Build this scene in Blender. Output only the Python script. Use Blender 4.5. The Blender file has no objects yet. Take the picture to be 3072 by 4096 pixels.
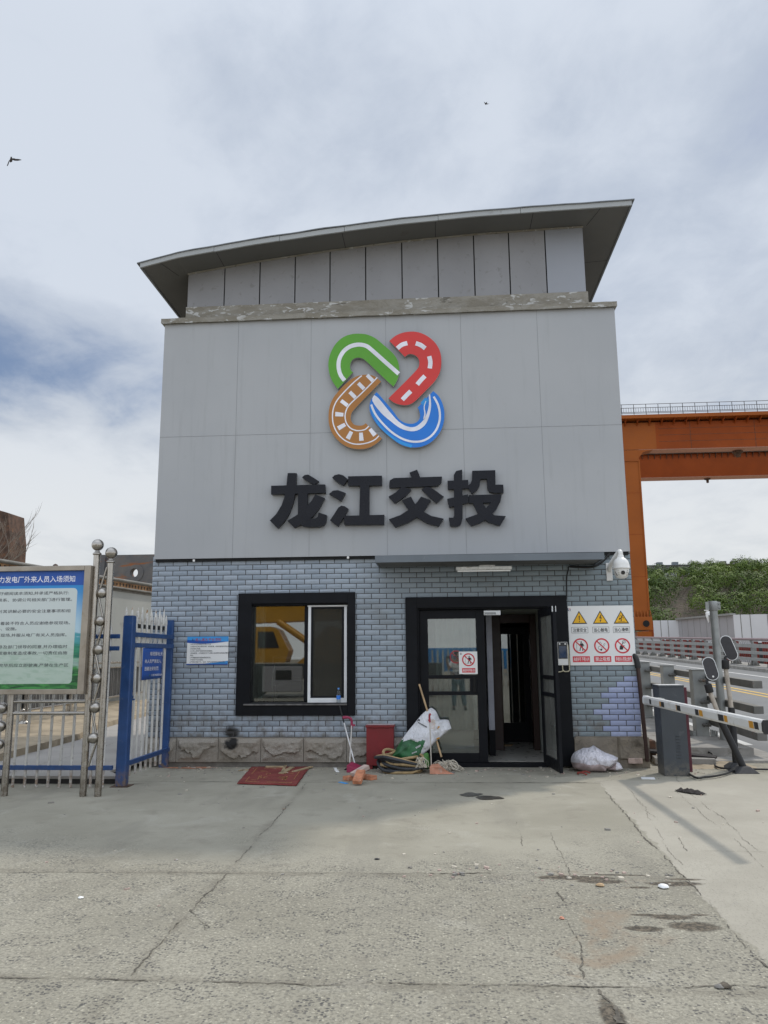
import bpy, bmesh, math, random
from mathutils import Vector, Matrix, noise as mnoise
R = math.radians
random.seed(7)
scene = bpy.context.scene
COL = scene.collection

# ---------------------------------------------------------------- camera
CAM = Vector((4.5257, -12.0344, 1.6))
FOC, PITCH, ROLL, YAW = 3140.77, 0.1825, -0.0074, 0.0719      # focal length in photo pixels, angles in radians
fw = Vector((-math.sin(YAW)*math.cos(PITCH), math.cos(YAW)*math.cos(PITCH), math.sin(PITCH)))
r0 = Vector((math.cos(YAW), math.sin(YAW), 0)); u0 = r0.cross(fw)
rt = r0*math.cos(ROLL) + u0*math.sin(ROLL); up = -r0*math.sin(ROLL) + u0*math.cos(ROLL)
cd = bpy.data.cameras.new('camera'); cam = bpy.data.objects.new('camera', cd); COL.objects.link(cam)
cd.sensor_fit = 'VERTICAL'; cd.sensor_height = 36.0; cd.sensor_width = 27.0
cd.lens = FOC/4096*36.0; cd.clip_start = 0.05; cd.clip_end = 3000
m4 = Matrix((rt, up, -fw)).transposed().to_4x4(); m4.translation = CAM
cam.matrix_world = m4; scene.camera = cam

# ---------------------------------------------------------------- sky, sun, exposure
SUN_AZ, SUN_EL = R(43), R(53)          # from +Y towards +X, and above the horizon
w = bpy.data.worlds.new('World'); scene.world = w; w.use_nodes = True
nt = w.node_tree; nt.nodes.clear(); N = nt.nodes.new; L = nt.links.new
def wmath(op, a, b=None, clamp=False):
    n = N('ShaderNodeMath'); n.operation = op; n.use_clamp = clamp
    for i, v in enumerate((a, b)):
        if v is None: continue
        if isinstance(v, (int, float)): n.inputs[i].default_value = v
        else: L(v, n.inputs[i])
    return n.outputs[0]
def wmix(fac, a, b):
    n = N('ShaderNodeMix'); n.data_type = 'RGBA'
    for s, v in ((n.inputs[0], fac), (n.inputs[6], a), (n.inputs[7], b)):
        if isinstance(v, (int, float)): s.default_value = v
        elif isinstance(v, tuple): s.default_value = (*v, 1)
        else: L(v, s)
    return n.outputs[2]
def wramp(fac, stops):
    n = N('ShaderNodeMapRange'); n.interpolation_type = 'SMOOTHSTEP'
    L(fac, n.inputs[0])
    for i, v in enumerate(stops): n.inputs[i+1].default_value = v
    return n.outputs[0]
SKY_K = 0.1
sky = N('ShaderNodeTexSky'); sky.sky_type = 'NISHITA'; sky.sun_disc = False
sky.sun_elevation = SUN_EL; sky.sun_rotation = SUN_AZ; sky.air_density = 1.0; sky.dust_density = 1.2
tc = N('ShaderNodeTexCoord'); sep = N('ShaderNodeSeparateXYZ'); L(tc.outputs['Generated'], sep.inputs[0])
dx, dy, dz = sep.outputs
den = wmath('ADD', wmath('MAXIMUM', dz, 0.0), 0.22)
px_ = wmath('DIVIDE', dx, den); py_ = wmath('DIVIDE', dy, den)
cmb = N('ShaderNodeCombineXYZ'); L(px_, cmb.inputs[0]); L(py_, cmb.inputs[1]); cmb.inputs[2].default_value = 3.7
def wnoise(scale, detail, rough, off, stretch=(1, 1, 1), dist=0.0):
    mp = N('ShaderNodeMapping'); mp.inputs['Location'].default_value = off; mp.inputs['Scale'].default_value = stretch
    L(cmb.outputs[0], mp.inputs[0])
    n = N('ShaderNodeTexNoise'); n.inputs['Scale'].default_value = scale; n.inputs['Detail'].default_value = detail
    n.inputs['Roughness'].default_value = rough; n.inputs['Distortion'].default_value = dist
    L(mp.outputs[0], n.inputs['Vector']); return n.outputs[0]
big = wnoise(0.8, 6, 0.52, (1.3, 0.4, 0), (1, 0.9, 1), 0.3)
mid = wnoise(2.3, 7, 0.55, (4.1, 2.2, 0), (1, 0.8, 1), 0.4)
fine = wnoise(6.0, 6, 0.6, (0.3, 7.7, 0), (1, 0.8, 1), 0.3)
# thin gap in the stratus low on the left of the building, where bluish sky shows
gx = wmath('SUBTRACT', dx, -0.50); gz = wmath('SUBTRACT', dz, 0.34)
g2 = wmath('ADD', wmath('MULTIPLY', wmath('MULTIPLY', gx, gx), 14.0), wmath('MULTIPLY', wmath('MULTIPLY', gz, gz), 150.0))
gap = wmath('SUBTRACT', 1.0, g2, clamp=True)
frontal = wramp(dy, (0.2, 0.6, 0, 1))
gap = wmath('MULTIPLY', gap, frontal)
cover = wmath('ADD', wmath('MULTIPLY', big, 0.6), wmath('MULTIPLY', mid, 0.4))
cover = wmath('SUBTRACT', cover, wmath('MULTIPLY', gap, 0.245))
cover = wmath('ADD', cover, wmath('MULTIPLY', wmath('SUBTRACT', fine, 0.5), 0.30))
fac = wramp(cover, (0.20, 0.43, 0.10, 1.0))
# cloud brightness: thicker parts greyer, paler towards the horizon
tone = wramp(cover, (0.38, 0.56, 0.0, 1.0))
low = wramp(dz, (0.0, 0.46, 1.0, 0.0))
c_thin = wmix(low, (0.655, 0.715, 0.81), (0.80, 0.82, 0.825))
c_thick = wmix(low, (0.505, 0.57, 0.68), (0.715, 0.745, 0.765))
cl = wmix(tone, c_thick, c_thin)
veil = wmix(0.45, sky.outputs[0], (1.2, 2.0, 3.9))
sc = N('ShaderNodeVectorMath'); sc.operation = 'SCALE'; L(cl, sc.inputs[0]); sc.inputs['Scale'].default_value = 1/SKY_K
colr = wmix(fac, veil, sc.outputs[0])
# sky gain added overhead and behind the camera to light the shaded front
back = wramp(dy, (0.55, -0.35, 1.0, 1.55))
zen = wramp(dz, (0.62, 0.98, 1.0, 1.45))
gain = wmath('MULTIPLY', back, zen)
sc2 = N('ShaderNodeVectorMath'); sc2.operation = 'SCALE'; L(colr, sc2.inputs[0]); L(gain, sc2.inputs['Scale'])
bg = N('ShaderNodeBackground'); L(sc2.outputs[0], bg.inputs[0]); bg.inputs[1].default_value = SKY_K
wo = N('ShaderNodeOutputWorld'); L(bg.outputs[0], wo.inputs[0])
sd = bpy.data.lights.new('sun', 'SUN'); sun = bpy.data.objects.new('sun', sd); COL.objects.link(sun)
sd.energy = 2.0; sd.angle = R(3.0); sd.color = (1.0, 0.94, 0.85)
sv = Vector((math.sin(SUN_AZ)*math.cos(SUN_EL), math.cos(SUN_AZ)*math.cos(SUN_EL), math.sin(SUN_EL)))
sun.rotation_euler = sv.to_track_quat('Z', 'Y').to_euler(); sun.location = sv*60
scene.view_settings.view_transform = 'Standard'; scene.view_settings.look = 'None'
scene.view_settings.exposure = 0.0; scene.view_settings.gamma = 1.0
scene.cycles.max_bounces = 8; scene.cycles.transparent_max_bounces = 12

# ---------------------------------------------------------------- where a photo pixel meets a real plane of the place
def ray(px, py): return fw*FOC + rt*(px-1536) - up*(py-2048)
def G(px, py, z=0.0): d = ray(px, py); return CAM + d*((z-CAM.z)/d.z)          # on the ground / a level at height z
def F(px, py, y=0.0): d = ray(px, py); return CAM + d*((y-CAM.y)/d.y)          # on a wall parallel to the front
def X(px, py, x): d = ray(px, py); return CAM + d*((x-CAM.x)/d.x)              # on a wall at right angles to it
SLOPE = 0.0275
def RZ(y): return max(0.0, SLOPE*(y-2.0))                                      # the road climbs beyond the gatehouse

# ---------------------------------------------------------------- mesh collecting
class MB:
    def __init__(s): s.v = []; s.f = []; s.m = []; s.t = []
    def add(s, vs, fs, mi=0, t=0.5):
        b = len(s.v); s.v += [Vector(p) for p in vs]
        for f in fs: s.f.append([b+i for i in f]); s.m.append(mi); s.t.append(t)
        return s
    def box(s, x0, x1, y0, y1, z0, z1, mi=0, t=0.5):
        vs = [(x, y, z) for z in (z0, z1) for y in (y0, y1) for x in (x0, x1)]
        return s.add(vs, [(0, 2, 3, 1), (4, 5, 7, 6), (0, 1, 5, 4), (2, 6, 7, 3), (0, 4, 6, 2), (1, 3, 7, 5)], mi, t)
    def obox(s, c, ax, ay, az, mi=0, t=0.5):       # centre and three half-axis vectors
        c, ax, ay, az = map(Vector, (c, ax, ay, az))
        vs = [c+ax*i+ay*j+az*k for k in (-1, 1) for j in (-1, 1) for i in (-1, 1)]
        return s.add(vs, [(0, 2, 3, 1), (4, 5, 7, 6), (0, 1, 5, 4), (2, 6, 7, 3), (0, 4, 6, 2), (1, 3, 7, 5)], mi, t)
    def bar(s, a, b, wd, ht, upv=(0, 0, 1), mi=0, t=0.5):   # rectangular bar from a to b
        a, b = Vector(a), Vector(b); d = (b-a); l = d.length; d.normalize(); upv = Vector(upv)
        sx = d.cross(upv)
        if sx.length < 1e-4: sx = d.cross(Vector((1, 0, 0)))
        sx.normalize(); sz = sx.cross(d)
        return s.obox((a+b)/2, d*l/2, sx*wd/2, sz*ht/2, mi, t)
    def tube(s, pts, r, n=10, mi=0, caps=True, t=0.5):
        pts = [Vector(p) for p in pts]; k = len(pts); rs = r if isinstance(r, (list, tuple)) else [r]*k
        tan = [(pts[min(i+1, k-1)]-pts[max(i-1, 0)]).normalized() for i in range(k)]
        ref = Vector((0, 0, 1)) if abs(tan[0].z) < 0.9 else Vector((1, 0, 0))
        sx = tan[0].cross(ref).normalized(); vs = []
        for i in range(k):
            sx = (sx - tan[i]*sx.dot(tan[i])).normalized(); sy = tan[i].cross(sx)
            vs += [pts[i] + (sx*math.cos(2*math.pi*j/n) + sy*math.sin(2*math.pi*j/n))*rs[i] for j in range(n)]
        fs = [(i*n+j, i*n+(j+1) % n, (i+1)*n+(j+1) % n, (i+1)*n+j) for i in range(k-1) for j in range(n)]
        if caps: fs += [tuple(range(n-1, -1, -1)), tuple((k-1)*n+j for j in range(n))]
        return s.add(vs, fs, mi, t)
    def lathe(s, c, prof, n=20, mi=0, axis=(0, 0, 1), t=0.5):   # prof: (radius, height) along axis
        c = Vector(c); az = Vector(axis).normalized(); ax = az.orthogonal().normalized(); ay = az.cross(ax); vs = []
        for r, h in prof: vs += [c + az*h + (ax*math.cos(2*math.pi*j/n)+ay*math.sin(2*math.pi*j/n))*r for j in range(n)]
        k = len(prof)
        fs = [(i*n+j, i*n+(j+1) % n, (i+1)*n+(j+1) % n, (i+1)*n+j) for i in range(k-1) for j in range(n)]
        fs += [tuple(range(n-1, -1, -1)), tuple((k-1)*n+j for j in range(n))]
        return s.add(vs, fs, mi, t)
    def ball(s, c, r, mi=0, n=20, sq=1.0):
        return s.lathe((c[0], c[1], c[2]), [(max(1e-4, r*math.sin(math.pi*i/12)), -r*sq*math.cos(math.pi*i/12)) for i in range(13)], n, mi)
    def prism(s, poly, depth, mi=0, ms=None, t=0.5):     # poly: 3D points of the front face, depth: vector to the back face
        poly = [Vector(p) for p in poly]; d = Vector(depth); n = len(poly)
        s.add(poly, [tuple(range(n))], mi, t)
        b = [p+d for p in poly]
        s.add(b, [tuple(range(n-1, -1, -1))], mi if ms is None else ms, t)
        s.add(poly+b, [(i, i+n, (i+1) % n+n, (i+1) % n) for i in range(n)], mi if ms is None else ms, t)
        return s
    def grid(s, fn, nu, nv, mi=0, t=0.5, closed=False):
        vs = [fn(i/nu, j/nv) for j in range(nv+1) for i in range(nu+1)]
        return s.add(vs, [(j*(nu+1)+i, j*(nu+1)+i+1, (j+1)*(nu+1)+i+1, (j+1)*(nu+1)+i) for j in range(nv) for i in range(nu)], mi, t)
    def build(s, name, mats, parent=None, smooth=None, bevel=0.0, tint=False, fixn=True):
        me = bpy.data.meshes.new(name); o0 = origin(parent)
        me.from_pydata([tuple(v-o0) for v in s.v], [], s.f)
        for m in (mats if isinstance(mats, (list, tuple)) else [mats]): me.materials.append(m)
        me.polygons.foreach_set('material_index', s.m)
        if fixn:
            bm = bmesh.new(); bm.from_mesh(me); bmesh.ops.recalc_face_normals(bm, faces=bm.faces); bm.to_mesh(me); bm.free()
        if tint:
            a = me.attributes.new('tint', 'FLOAT', 'FACE'); a.data.foreach_set('value', s.t)
        if smooth is not None:
            me.polygons.foreach_set('use_smooth', [True]*len(me.polygons)); me.set_sharp_from_angle(angle=R(smooth))
        me.update()
        o = bpy.data.objects.new(name, me); COL.objects.link(o)
        if parent is not None: o.parent = parent
        if bevel:
            bv = o.modifiers.new('edge', 'BEVEL'); bv.width = bevel; bv.segments = 2; bv.limit_method = 'ANGLE'; bv.angle_limit = R(40)
        return o
def origin(o):
    v = Vector((0, 0, 0))
    while o is not None: v += o.location; o = o.parent
    return v
def tag(o, label, cat, group=None, kind=None):
    o['label'] = label; o['category'] = cat
    if group: o['group'] = group
    if kind: o['kind'] = kind
    return o
def thing(name, label, cat, loc, group=None):
    o = bpy.data.objects.new(name, None); COL.objects.link(o); o.location = loc; o.empty_display_size = 0.2
    return tag(o, label, cat, group)
def struct(o, kind='structure'): o['kind'] = kind; return o

_txt = {}
def text_shape(body, bold=0.0, res=2):
    key = (body, bold, res)
    if key not in _txt:
        c = bpy.data.curves.new('writing', 'FONT'); c.body = body; c.resolution_u = res; c.offset = bold
        o = bpy.data.objects.new('writing', c); COL.objects.link(o)
        dg = bpy.context.evaluated_depsgraph_get(); dg.update(); me = bpy.data.meshes.new_from_object(o.evaluated_get(dg))
        vs = [(v.co.x, v.co.y) for v in me.vertices]; fs = [tuple(p.vertices) for p in me.polygons]
        bpy.data.objects.remove(o); bpy.data.curves.remove(c); bpy.data.meshes.remove(me)
        xs = [v[0] for v in vs]; ys = [v[1] for v in vs]
        _txt[key] = (vs, fs, min(xs), max(xs), min(ys), max(ys))
    return _txt[key]
def write(mb, body, O, U, V, wd, ht=None, bold=0.01, mi=0, right=False, full=False):
    """letters laid on the plane O,U,V; wd = width in metres (None: from ht), ht = glyph height"""
    vs, fs, x0, x1, y0, y1 = text_shape(body)
    if full: y0, y1 = -0.12, 0.80
    if ht is None: sx = sy = wd/(x1-x0)
    else:
        sy = ht/(y1-y0); sx = sy if wd is None else wd/(x1-x0)
    O, U, V = Vector(O), Vector(U), Vector(V); sh = (x1 if right else x0); nn = U.cross(V)
    for k, (ox, oy) in enumerate(((0, 0), (bold, 0), (-bold, 0), (0, bold), (0, -bold)) if bold else ((0, 0),)):
        mb.add([O + U*((x-sh+ox)*sx) + V*((y-y0+oy)*sy) + nn*(.00012*k) for x, y in vs], fs, mi)
    return (x1-x0)*sx
# ---------------------------------------------------------------- materials
MATS = {}
class NB:
    def __init__(s, name):
        s.m = bpy.data.materials.new(name); s.m.use_nodes = True; s.nt = s.m.node_tree
        s.b = s.nt.nodes['Principled BSDF']; s.out = s.nt.nodes['Material Output']
    def n(s, typ, **kw):
        x = s.nt.nodes.new(typ)
        for k, v in kw.items(): setattr(x, k, v)
        return x
    def set(s, sock, v):
        if isinstance(v, (int, float)): sock.default_value = v
        elif isinstance(v, tuple): sock.default_value = (*v, 1) if (len(v) == 3 and sock.type == 'RGBA') else v
        else: s.nt.links.new(v, sock)
    def math(s, op, a, b=0.0, clamp=False):
        x = s.n('ShaderNodeMath', operation=op, use_clamp=clamp); s.set(x.inputs[0], a); s.set(x.inputs[1], b); return x.outputs[0]
    def mix(s, f, a, b, blend='MIX'):
        x = s.n('ShaderNodeMix', data_type='RGBA', blend_type=blend); s.set(x.inputs[0], f); s.set(x.inputs[6], a); s.set(x.inputs[7], b); return x.outputs[2]
    def step(s, v, a, b, lo=0.0, hi=1.0):
        x = s.n('ShaderNodeMapRange', interpolation_type='SMOOTHSTEP'); s.set(x.inputs[0], v)
        for i, q in enumerate((a, b, lo, hi)): s.set(x.inputs[i+1], q)
        return x.outputs[0]
    def coord(s, kind='Object', scale=(1, 1, 1), loc=(0, 0, 0)):
        if kind == 'World': src = s.n('ShaderNodeNewGeometry').outputs['Position']
        else: src = s.n('ShaderNodeTexCoord').outputs[kind]
        mp = s.n('ShaderNodeMapping'); mp.inputs['Scale'].default_value = scale; mp.inputs['Location'].default_value = loc
        s.set(mp.inputs[0], src); return mp.outputs[0]
    def noise(s, vec, scale, detail=4, rough=0.55, dist=0.0):
        x = s.n('ShaderNodeTexNoise'); s.set(x.inputs['Vector'], vec); x.inputs['Scale'].default_value = scale
        x.inputs['Detail'].default_value = detail; x.inputs['Roughness'].default_value = rough; x.inputs['Distortion'].default_value = dist
        return x.outputs[0]
    def vor(s, vec, scale, out='Distance', rnd=1.0):
        x = s.n('ShaderNodeTexVoronoi'); s.set(x.inputs['Vector'], vec); x.inputs['Scale'].default_value = scale; x.inputs['Randomness'].default_value = rnd
        return x.outputs[out]
    def bump(s, h, strength, dist=0.01):
        x = s.n('ShaderNodeBump'); s.set(x.inputs['Height'], h); x.inputs['Strength'].default_value = strength; x.inputs['Distance'].default_value = dist
        s.set(s.b.inputs['Normal'], x.outputs[0])
    def attr(s, name): return s.n('ShaderNodeAttribute', attribute_name=name).outputs['Fac']
    def done(s, col, rough=0.6, metal=0.0, spec=0.5):
        s.set(s.b.inputs['Base Color'], col); s.set(s.b.inputs['Roughness'], rough); s.set(s.b.inputs['Metallic'], metal)
        s.b.inputs['Specular IOR Level'].default_value = spec; return s.m

def pbr(name, col, rough=0.6, metal=0.0, var=0.12, scale=3.0, bump=0.0, bscale=60.0, stain=None, kind='World', spec=0.5, stretch=(1, 1, 1), foot=None):
    """plain surface: blotchy tone variation, fine bump, optional stain=(colour, scale, threshold, amount)"""
    b = NB(name); v = b.coord(kind, stretch)
    n1 = b.noise(v, scale, 5, 0.6)
    lo = tuple(c*(1-var) for c in col); hi = tuple(min(1, c*(1+var)) for c in col)
    c = b.mix(b.step(n1, 0.3, 0.7), lo, hi)
    if stain:
        sc, ss, th, am = stain
        n2 = b.noise(v, ss, 6, 0.65, 0.4); c = b.mix(b.step(n2, th, th+0.12, 0, am), c, sc)
    if foot:                                  # rust and splash dirt near the ground
        gz = b.n('ShaderNodeSeparateXYZ'); b.set(gz.inputs[0], b.coord('World')); c = b.mix(b.math('MULTIPLY', b.step(gz.outputs[2], foot[1], 0.0), b.step(b.noise(b.coord('World'), 16, 6, 0.7), 0.36, 0.60)), c, foot[0])
    rn = b.step(b.noise(v, scale*4, 3), 0.3, 0.7, max(0, rough-0.06), min(1, rough+0.06))
    if bump: b.bump(b.noise(v, bscale, 5, 0.6), bump, 0.01)
    return b.done(c, rn, metal, spec)

M = {}
b = NB('aluminium_panel_paint'); v = b.coord('World'); c = b.mix(b.step(b.noise(v, 0.45, 4), 0.35, 0.65), (0.375, 0.385, 0.395), (0.405, 0.413, 0.42))
c = b.mix(b.step(b.noise(b.coord('World', (7, 7, 0.45)), 1.5, 6, 0.65), 0.52, 0.74, 0, 0.22), c, (0.27, 0.275, 0.275)); c = b.mix(b.step(b.noise(b.coord('World', (1, 1, .6)), 7, 6, 0.7), 0.60, 0.74, 0, 0.14), c, (0.30, 0.295, 0.28))
b.bump(b.noise(v, 1.1, 2, 0.4), 0.25, 0.02); M['panel'] = b.done(c, b.step(b.noise(v, 2.5, 4), 0.3, 0.7, 0.38, 0.48), spec=0.4)
M['seam'] = pbr('panel_seam', (0.20, 0.205, 0.21), 0.8)
M['attic'] = pbr('weathered_panel_paint', (0.265, 0.265, 0.275), 0.6, 0, 0.06, 1.5, stain=((0.17, 0.165, 0.16), 9, 0.57, 0.5))
M['attic_new'] = pbr('clean_panel_paint', (0.30, 0.315, 0.35), 0.45, 0, 0.03, 0.8)
M['black_gap'] = pbr('dark_gap', (0.008, 0.008, 0.008), 0.9)
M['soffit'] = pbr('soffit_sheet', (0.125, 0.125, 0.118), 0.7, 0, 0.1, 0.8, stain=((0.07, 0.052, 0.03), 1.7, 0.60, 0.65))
M['fascia'] = pbr('fascia_sheet', (0.37, 0.385, 0.385), 0.5, 0, 0.05, 1.2, stain=((0.20, 0.19, 0.17), 5, 0.6, 0.6))
M['rooftop'] = pbr('roof_sheet', (0.16, 0.17, 0.18), 0.6, 0, 0.15, 2)
b = NB('peeling_parapet_plaster'); v = b.coord('World', (1, 1, 2.4))
n = b.noise(v, 2.2, 8, 0.68, 0.5); n2 = b.noise(v, 6, 6, 0.6, 0.6)
c = b.mix(b.step(n, 0.38, 0.62), (0.235, 0.215, 0.175), (0.31, 0.295, 0.26)); c = b.mix(b.math('MULTIPLY', b.step(n2, 0.575, 0.60), b.step(b.noise(v, .7, 3), .40, .55)), c, (0.52, 0.52, 0.505)); c = b.mix(b.step(b.noise(v, 3.1, 7, 0.7, 0.8), 0.60, 0.66, 0, 0.8), c, (0.12, 0.11, 0.09))
b.bump(b.math('ADD', n2, b.noise(v, 30, 5)), 0.5, 0.02); M['plaster'] = b.done(c, 0.9)
# brick tiles: every tile keeps its own shade in the 'tint' attribute
b = NB('blue_split_tile'); v = b.coord('World'); t = b.attr('tint')
c = b.mix(t, (0.262, 0.310, 0.365), (0.350, 0.398, 0.455))
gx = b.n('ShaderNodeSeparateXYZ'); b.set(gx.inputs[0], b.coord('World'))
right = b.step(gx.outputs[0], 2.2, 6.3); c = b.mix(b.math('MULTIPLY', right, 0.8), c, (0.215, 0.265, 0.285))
c = b.mix(b.step(b.noise(v, 1.6, 6, 0.6), 0.50, 0.72, 0, 0.5), c, (0.20, 0.205, 0.20))
c = b.mix(b.step(b.noise(v, 55, 5, 0.6), 0.55, 0.75, 0, 0.4), c, (0.13, 0.16, 0.21))
# soot round the burnt spot low on the wall
def spot(b, gx, x, z, sx, sz, nz):
    a = b.math('DIVIDE', b.math('SUBTRACT', gx.outputs[0], x), sx); d = b.math('DIVIDE', b.math('SUBTRACT', gx.outputs[2], z), sz)
    r = b.math('ADD', b.math('MULTIPLY', a, a), b.math('MULTIPLY', d, d)); return b.math('ADD', r, b.math('MULTIPLY', b.math('SUBTRACT', nz, 0.5), 2.4))
nz = b.noise(v, 9, 6, 0.65); c = b.mix(b.math('MULTIPLY', b.step(gx.outputs[2], 1.1, .45), b.step(b.noise(v, 4, 6, .7), .42, .66)), c, (0.17, 0.165, 0.155))
nz = b.math('ADD', b.math('MULTIPLY', nz, .6), b.math('MULTIPLY', b.noise(b.coord('World', (1, 1, 2.2)), 6, 5, .6), .75)); sp = b.step(spot(b, gx, 1.33, 0.50, 0.115, 0.10, nz), 2.1, 0.55)
c = b.mix(sp, c, (0.012, 0.011, 0.010)); b.bump(b.noise(v, 90, 5, 0.6), 0.35, 0.006); M['tile'] = b.done(c, 0.45)
b = NB('lilac_tile'); v = b.coord('World'); t = b.attr('tint'); c = b.mix(t, (0.30, 0.345, 0.52), (0.365, 0.41, 0.585))
c = b.mix(b.step(b.noise(v, 5, 5), 0.55, 0.75, 0, 0.4), c, (0.33, 0.35, 0.42)); M['lilac'] = b.done(c, 0.4)
M['grout'] = pbr('dark_grout', (0.075, 0.072, 0.070), 0.9, 0, 0.3, 6)
b = NB('rock_faced_granite'); v = b.coord('World'); gx = b.n('ShaderNodeSeparateXYZ'); b.set(gx.inputs[0], b.coord('World'))
c = b.mix(b.step(b.noise(v, 140, 3, 0.6), 0.35, 0.65), (0.20, 0.178, 0.150), (0.37, 0.343, 0.30)); c = b.mix(b.step(b.noise(v, 1.2, 5), 0.4, 0.7, 0, 0.6), c, (0.25, 0.215, 0.17))
sp = b.step(spot(b, gx, 1.35, 0.345, 0.12, 0.085, b.noise(v, 9, 6, 0.65)), 1.5, 0.5); c = b.mix(sp, c, (0.012, 0.011, 0.010))
b.bump(b.noise(v, 60, 6, 0.65), 0.6, 0.012); M['granite'] = b.done(c, 0.85)
M['old_plinth'] = pbr('worn_plinth_stone', (0.25, 0.215, 0.17), 0.9, 0, 0.25, 5, 0.9, 40, stain=((0.085, 0.07, 0.055), 4, 0.55, 0.8))
M['base_conc'] = pbr('footing_concrete', (0.17, 0.155, 0.135), 0.9, 0, 0.25, 5, 0.6, 40)
M['black'] = pbr('black_frame_paint', (0.0065, 0.0072, 0.0095), 0.5, 0, 0.2, 4, stain=((0.016, 0.016, 0.017), 7, 0.62, 0.5), spec=0.16)
M['black_chip'] = pbr('chipped_black_frame', (0.0065, 0.0072, 0.0095), 0.5, 0, 0.2, 4, stain=((0.6, 0.6, 0.58), 17, 0.73, 0.9), spec=0.16)
M['sill'] = pbr('dusty_sill', (0.12, 0.115, 0.11), 0.8, 0, 0.4, 9)
M['white_alu'] = pbr('white_aluminium', (0.74, 0.75, 0.75), 0.4, 0, 0.05, 5)
M['white'] = pbr('white_board', (0.80, 0.80, 0.785), 0.45, 0, 0.02, 1)
M['sign_red'] = pbr('sign_red', (0.62, 0.028, 0.045), 0.5); M['sign_yel'] = pbr('sign_yellow', (0.86, 0.47, 0.01), 0.5); M['sign_blk'] = pbr('sign_black', (0.015, 0.015, 0.018), 0.5)
M['sign_blue'] = pbr('sign_blue', (0.016, 0.085, 0.37), 0.5); M['sign_sky'] = pbr('sign_sky_blue', (0.05, 0.32, 0.72), 0.5); M['letter_grey'] = pbr('small_print', (0.06, 0.065, 0.075), 0.6)
M['logo_dkred'] = pbr('notice_title_red', (0.35, 0.05, 0.06), 0.6); M['logo_navy'] = pbr('emblem_navy', (0.01, 0.02, 0.10), 0.5)
M['char_black'] = pbr('gloss_black_letter', (0.008, 0.009, 0.014), 0.3, 0, 0.1, 2, spec=0.22); M['char_side'] = pbr('letter_return', (0.014, 0.015, 0.020), 0.4, spec=0.3)
M['em_green'] = pbr('emblem_green', (0.095, 0.335, 0.020), 0.45, 0, 0.05, 3); M['em_red'] = pbr('emblem_red', (0.62, 0.036, 0.030), 0.45, 0, 0.05, 3)
M['em_brown'] = pbr('emblem_brown', (0.40, 0.165, 0.030), 0.45, 0, 0.05, 3); M['em_blue'] = pbr('emblem_blue', (0.010, 0.185, 0.66), 0.45, 0, 0.05, 3)
M['em_light'] = pbr('emblem_light_blue', (0.02, 0.30, 0.72), 0.45); M['em_white'] = pbr('emblem_white', (0.78, 0.78, 0.84), 0.45); M['em_side'] = pbr('emblem_return', (0.34, 0.34, 0.33), 0.45)
M['canopy'] = pbr('canopy_sheet', (0.135, 0.155, 0.175), 0.5, 0, 0.1, 1.5, stain=((0.22, 0.23, 0.23), 6, 0.6, 0.5)); M['canopy_under'] = pbr('canopy_soffit', (0.13, 0.13, 0.125), 0.7, 0, 0.2, 2)
M['lamp_body'] = pbr('old_lamp_enamel', (0.50, 0.49, 0.45), 0.6, 0, 0.2, 14, stain=((0.22, 0.18, 0.13), 20, 0.55, 0.7))
M['cable'] = pbr('black_cable', (0.012, 0.012, 0.012), 0.6); M['cream_cable'] = pbr('cream_cable', (0.52, 0.47, 0.33), 0.6)
M['white_plastic'] = pbr('white_plastic', (0.75, 0.74, 0.71), 0.35, 0, 0.04, 6, stain=((0.45, 0.42, 0.36), 11, 0.66, 0.5)); M['dark_plastic'] = pbr('dark_plastic', (0.018, 0.018, 0.02), 0.3); M['lens'] = pbr('lens_glass', (0.004, 0.004, 0.005), 0.08, spec=1.0)
M['screen_blue'] = pbr('display_glass', (0.012, 0.025, 0.065), 0.1, spec=0.9)
M['steel'] = pbr('stainless_steel', (0.40, 0.375, 0.34), 0.30, 1.0, 0.10, 5, stain=((0.20, 0.15, 0.10), 6, 0.58, 0.6), foot=((0.22, 0.19, 0.16), 0.35)); M['steel_frame'] = pbr('dull_stainless_frame', (0.34, 0.30, 0.25), 0.4, 0.7, 0.15, 4, stain=((0.25, 0.20, 0.14), 5, 0.55, 0.6))
M['blue_paint'] = pbr('blue_gate_paint', (0.014, 0.058, 0.185), 0.45, 0, 0.15, 5, stain=((0.10, 0.13, 0.19), 11, 0.60, 0.6), foot=((0.16, 0.11, 0.08), 0.30)); M['white_paint'] = pbr('grey_white_picket_paint', (0.56, 0.55, 0.52), 0.5, 0, 0.1, 5, stain=((0.24, 0.21, 0.17), 13, 0.57, 0.7), foot=((0.20, 0.12, 0.07), 0.35))
M['spike'] = pbr('rust_stained_spike', (0.66, 0.65, 0.61), 0.6, 0, 0.1, 9, stain=((0.30, 0.15, 0.045), 16, 0.52, 0.95))
M['rust'] = pbr('rusty_steel', (0.075, 0.042, 0.028), 0.85, 0, 0.5, 3, 0.4, 20, stain=((0.16, 0.07, 0.03), 5, 0.55, 0.7)); M['rust_rail'] = pbr('rusty_rail', (0.22, 0.12, 0.055), 0.85, 0, 0.5, 6, stain=((0.35, 0.30, 0.22), 9, 0.56, 0.8))
b = NB('steel_plate_rust'); v = b.coord('World'); gx = b.n('ShaderNodeSeparateXYZ'); b.set(gx.inputs[0], v); c = b.mix(b.step(b.noise(v, 1.4, 6), 0.35, 0.65), (0.085, 0.085, 0.09), (0.13, 0.12, 0.11))
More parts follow.
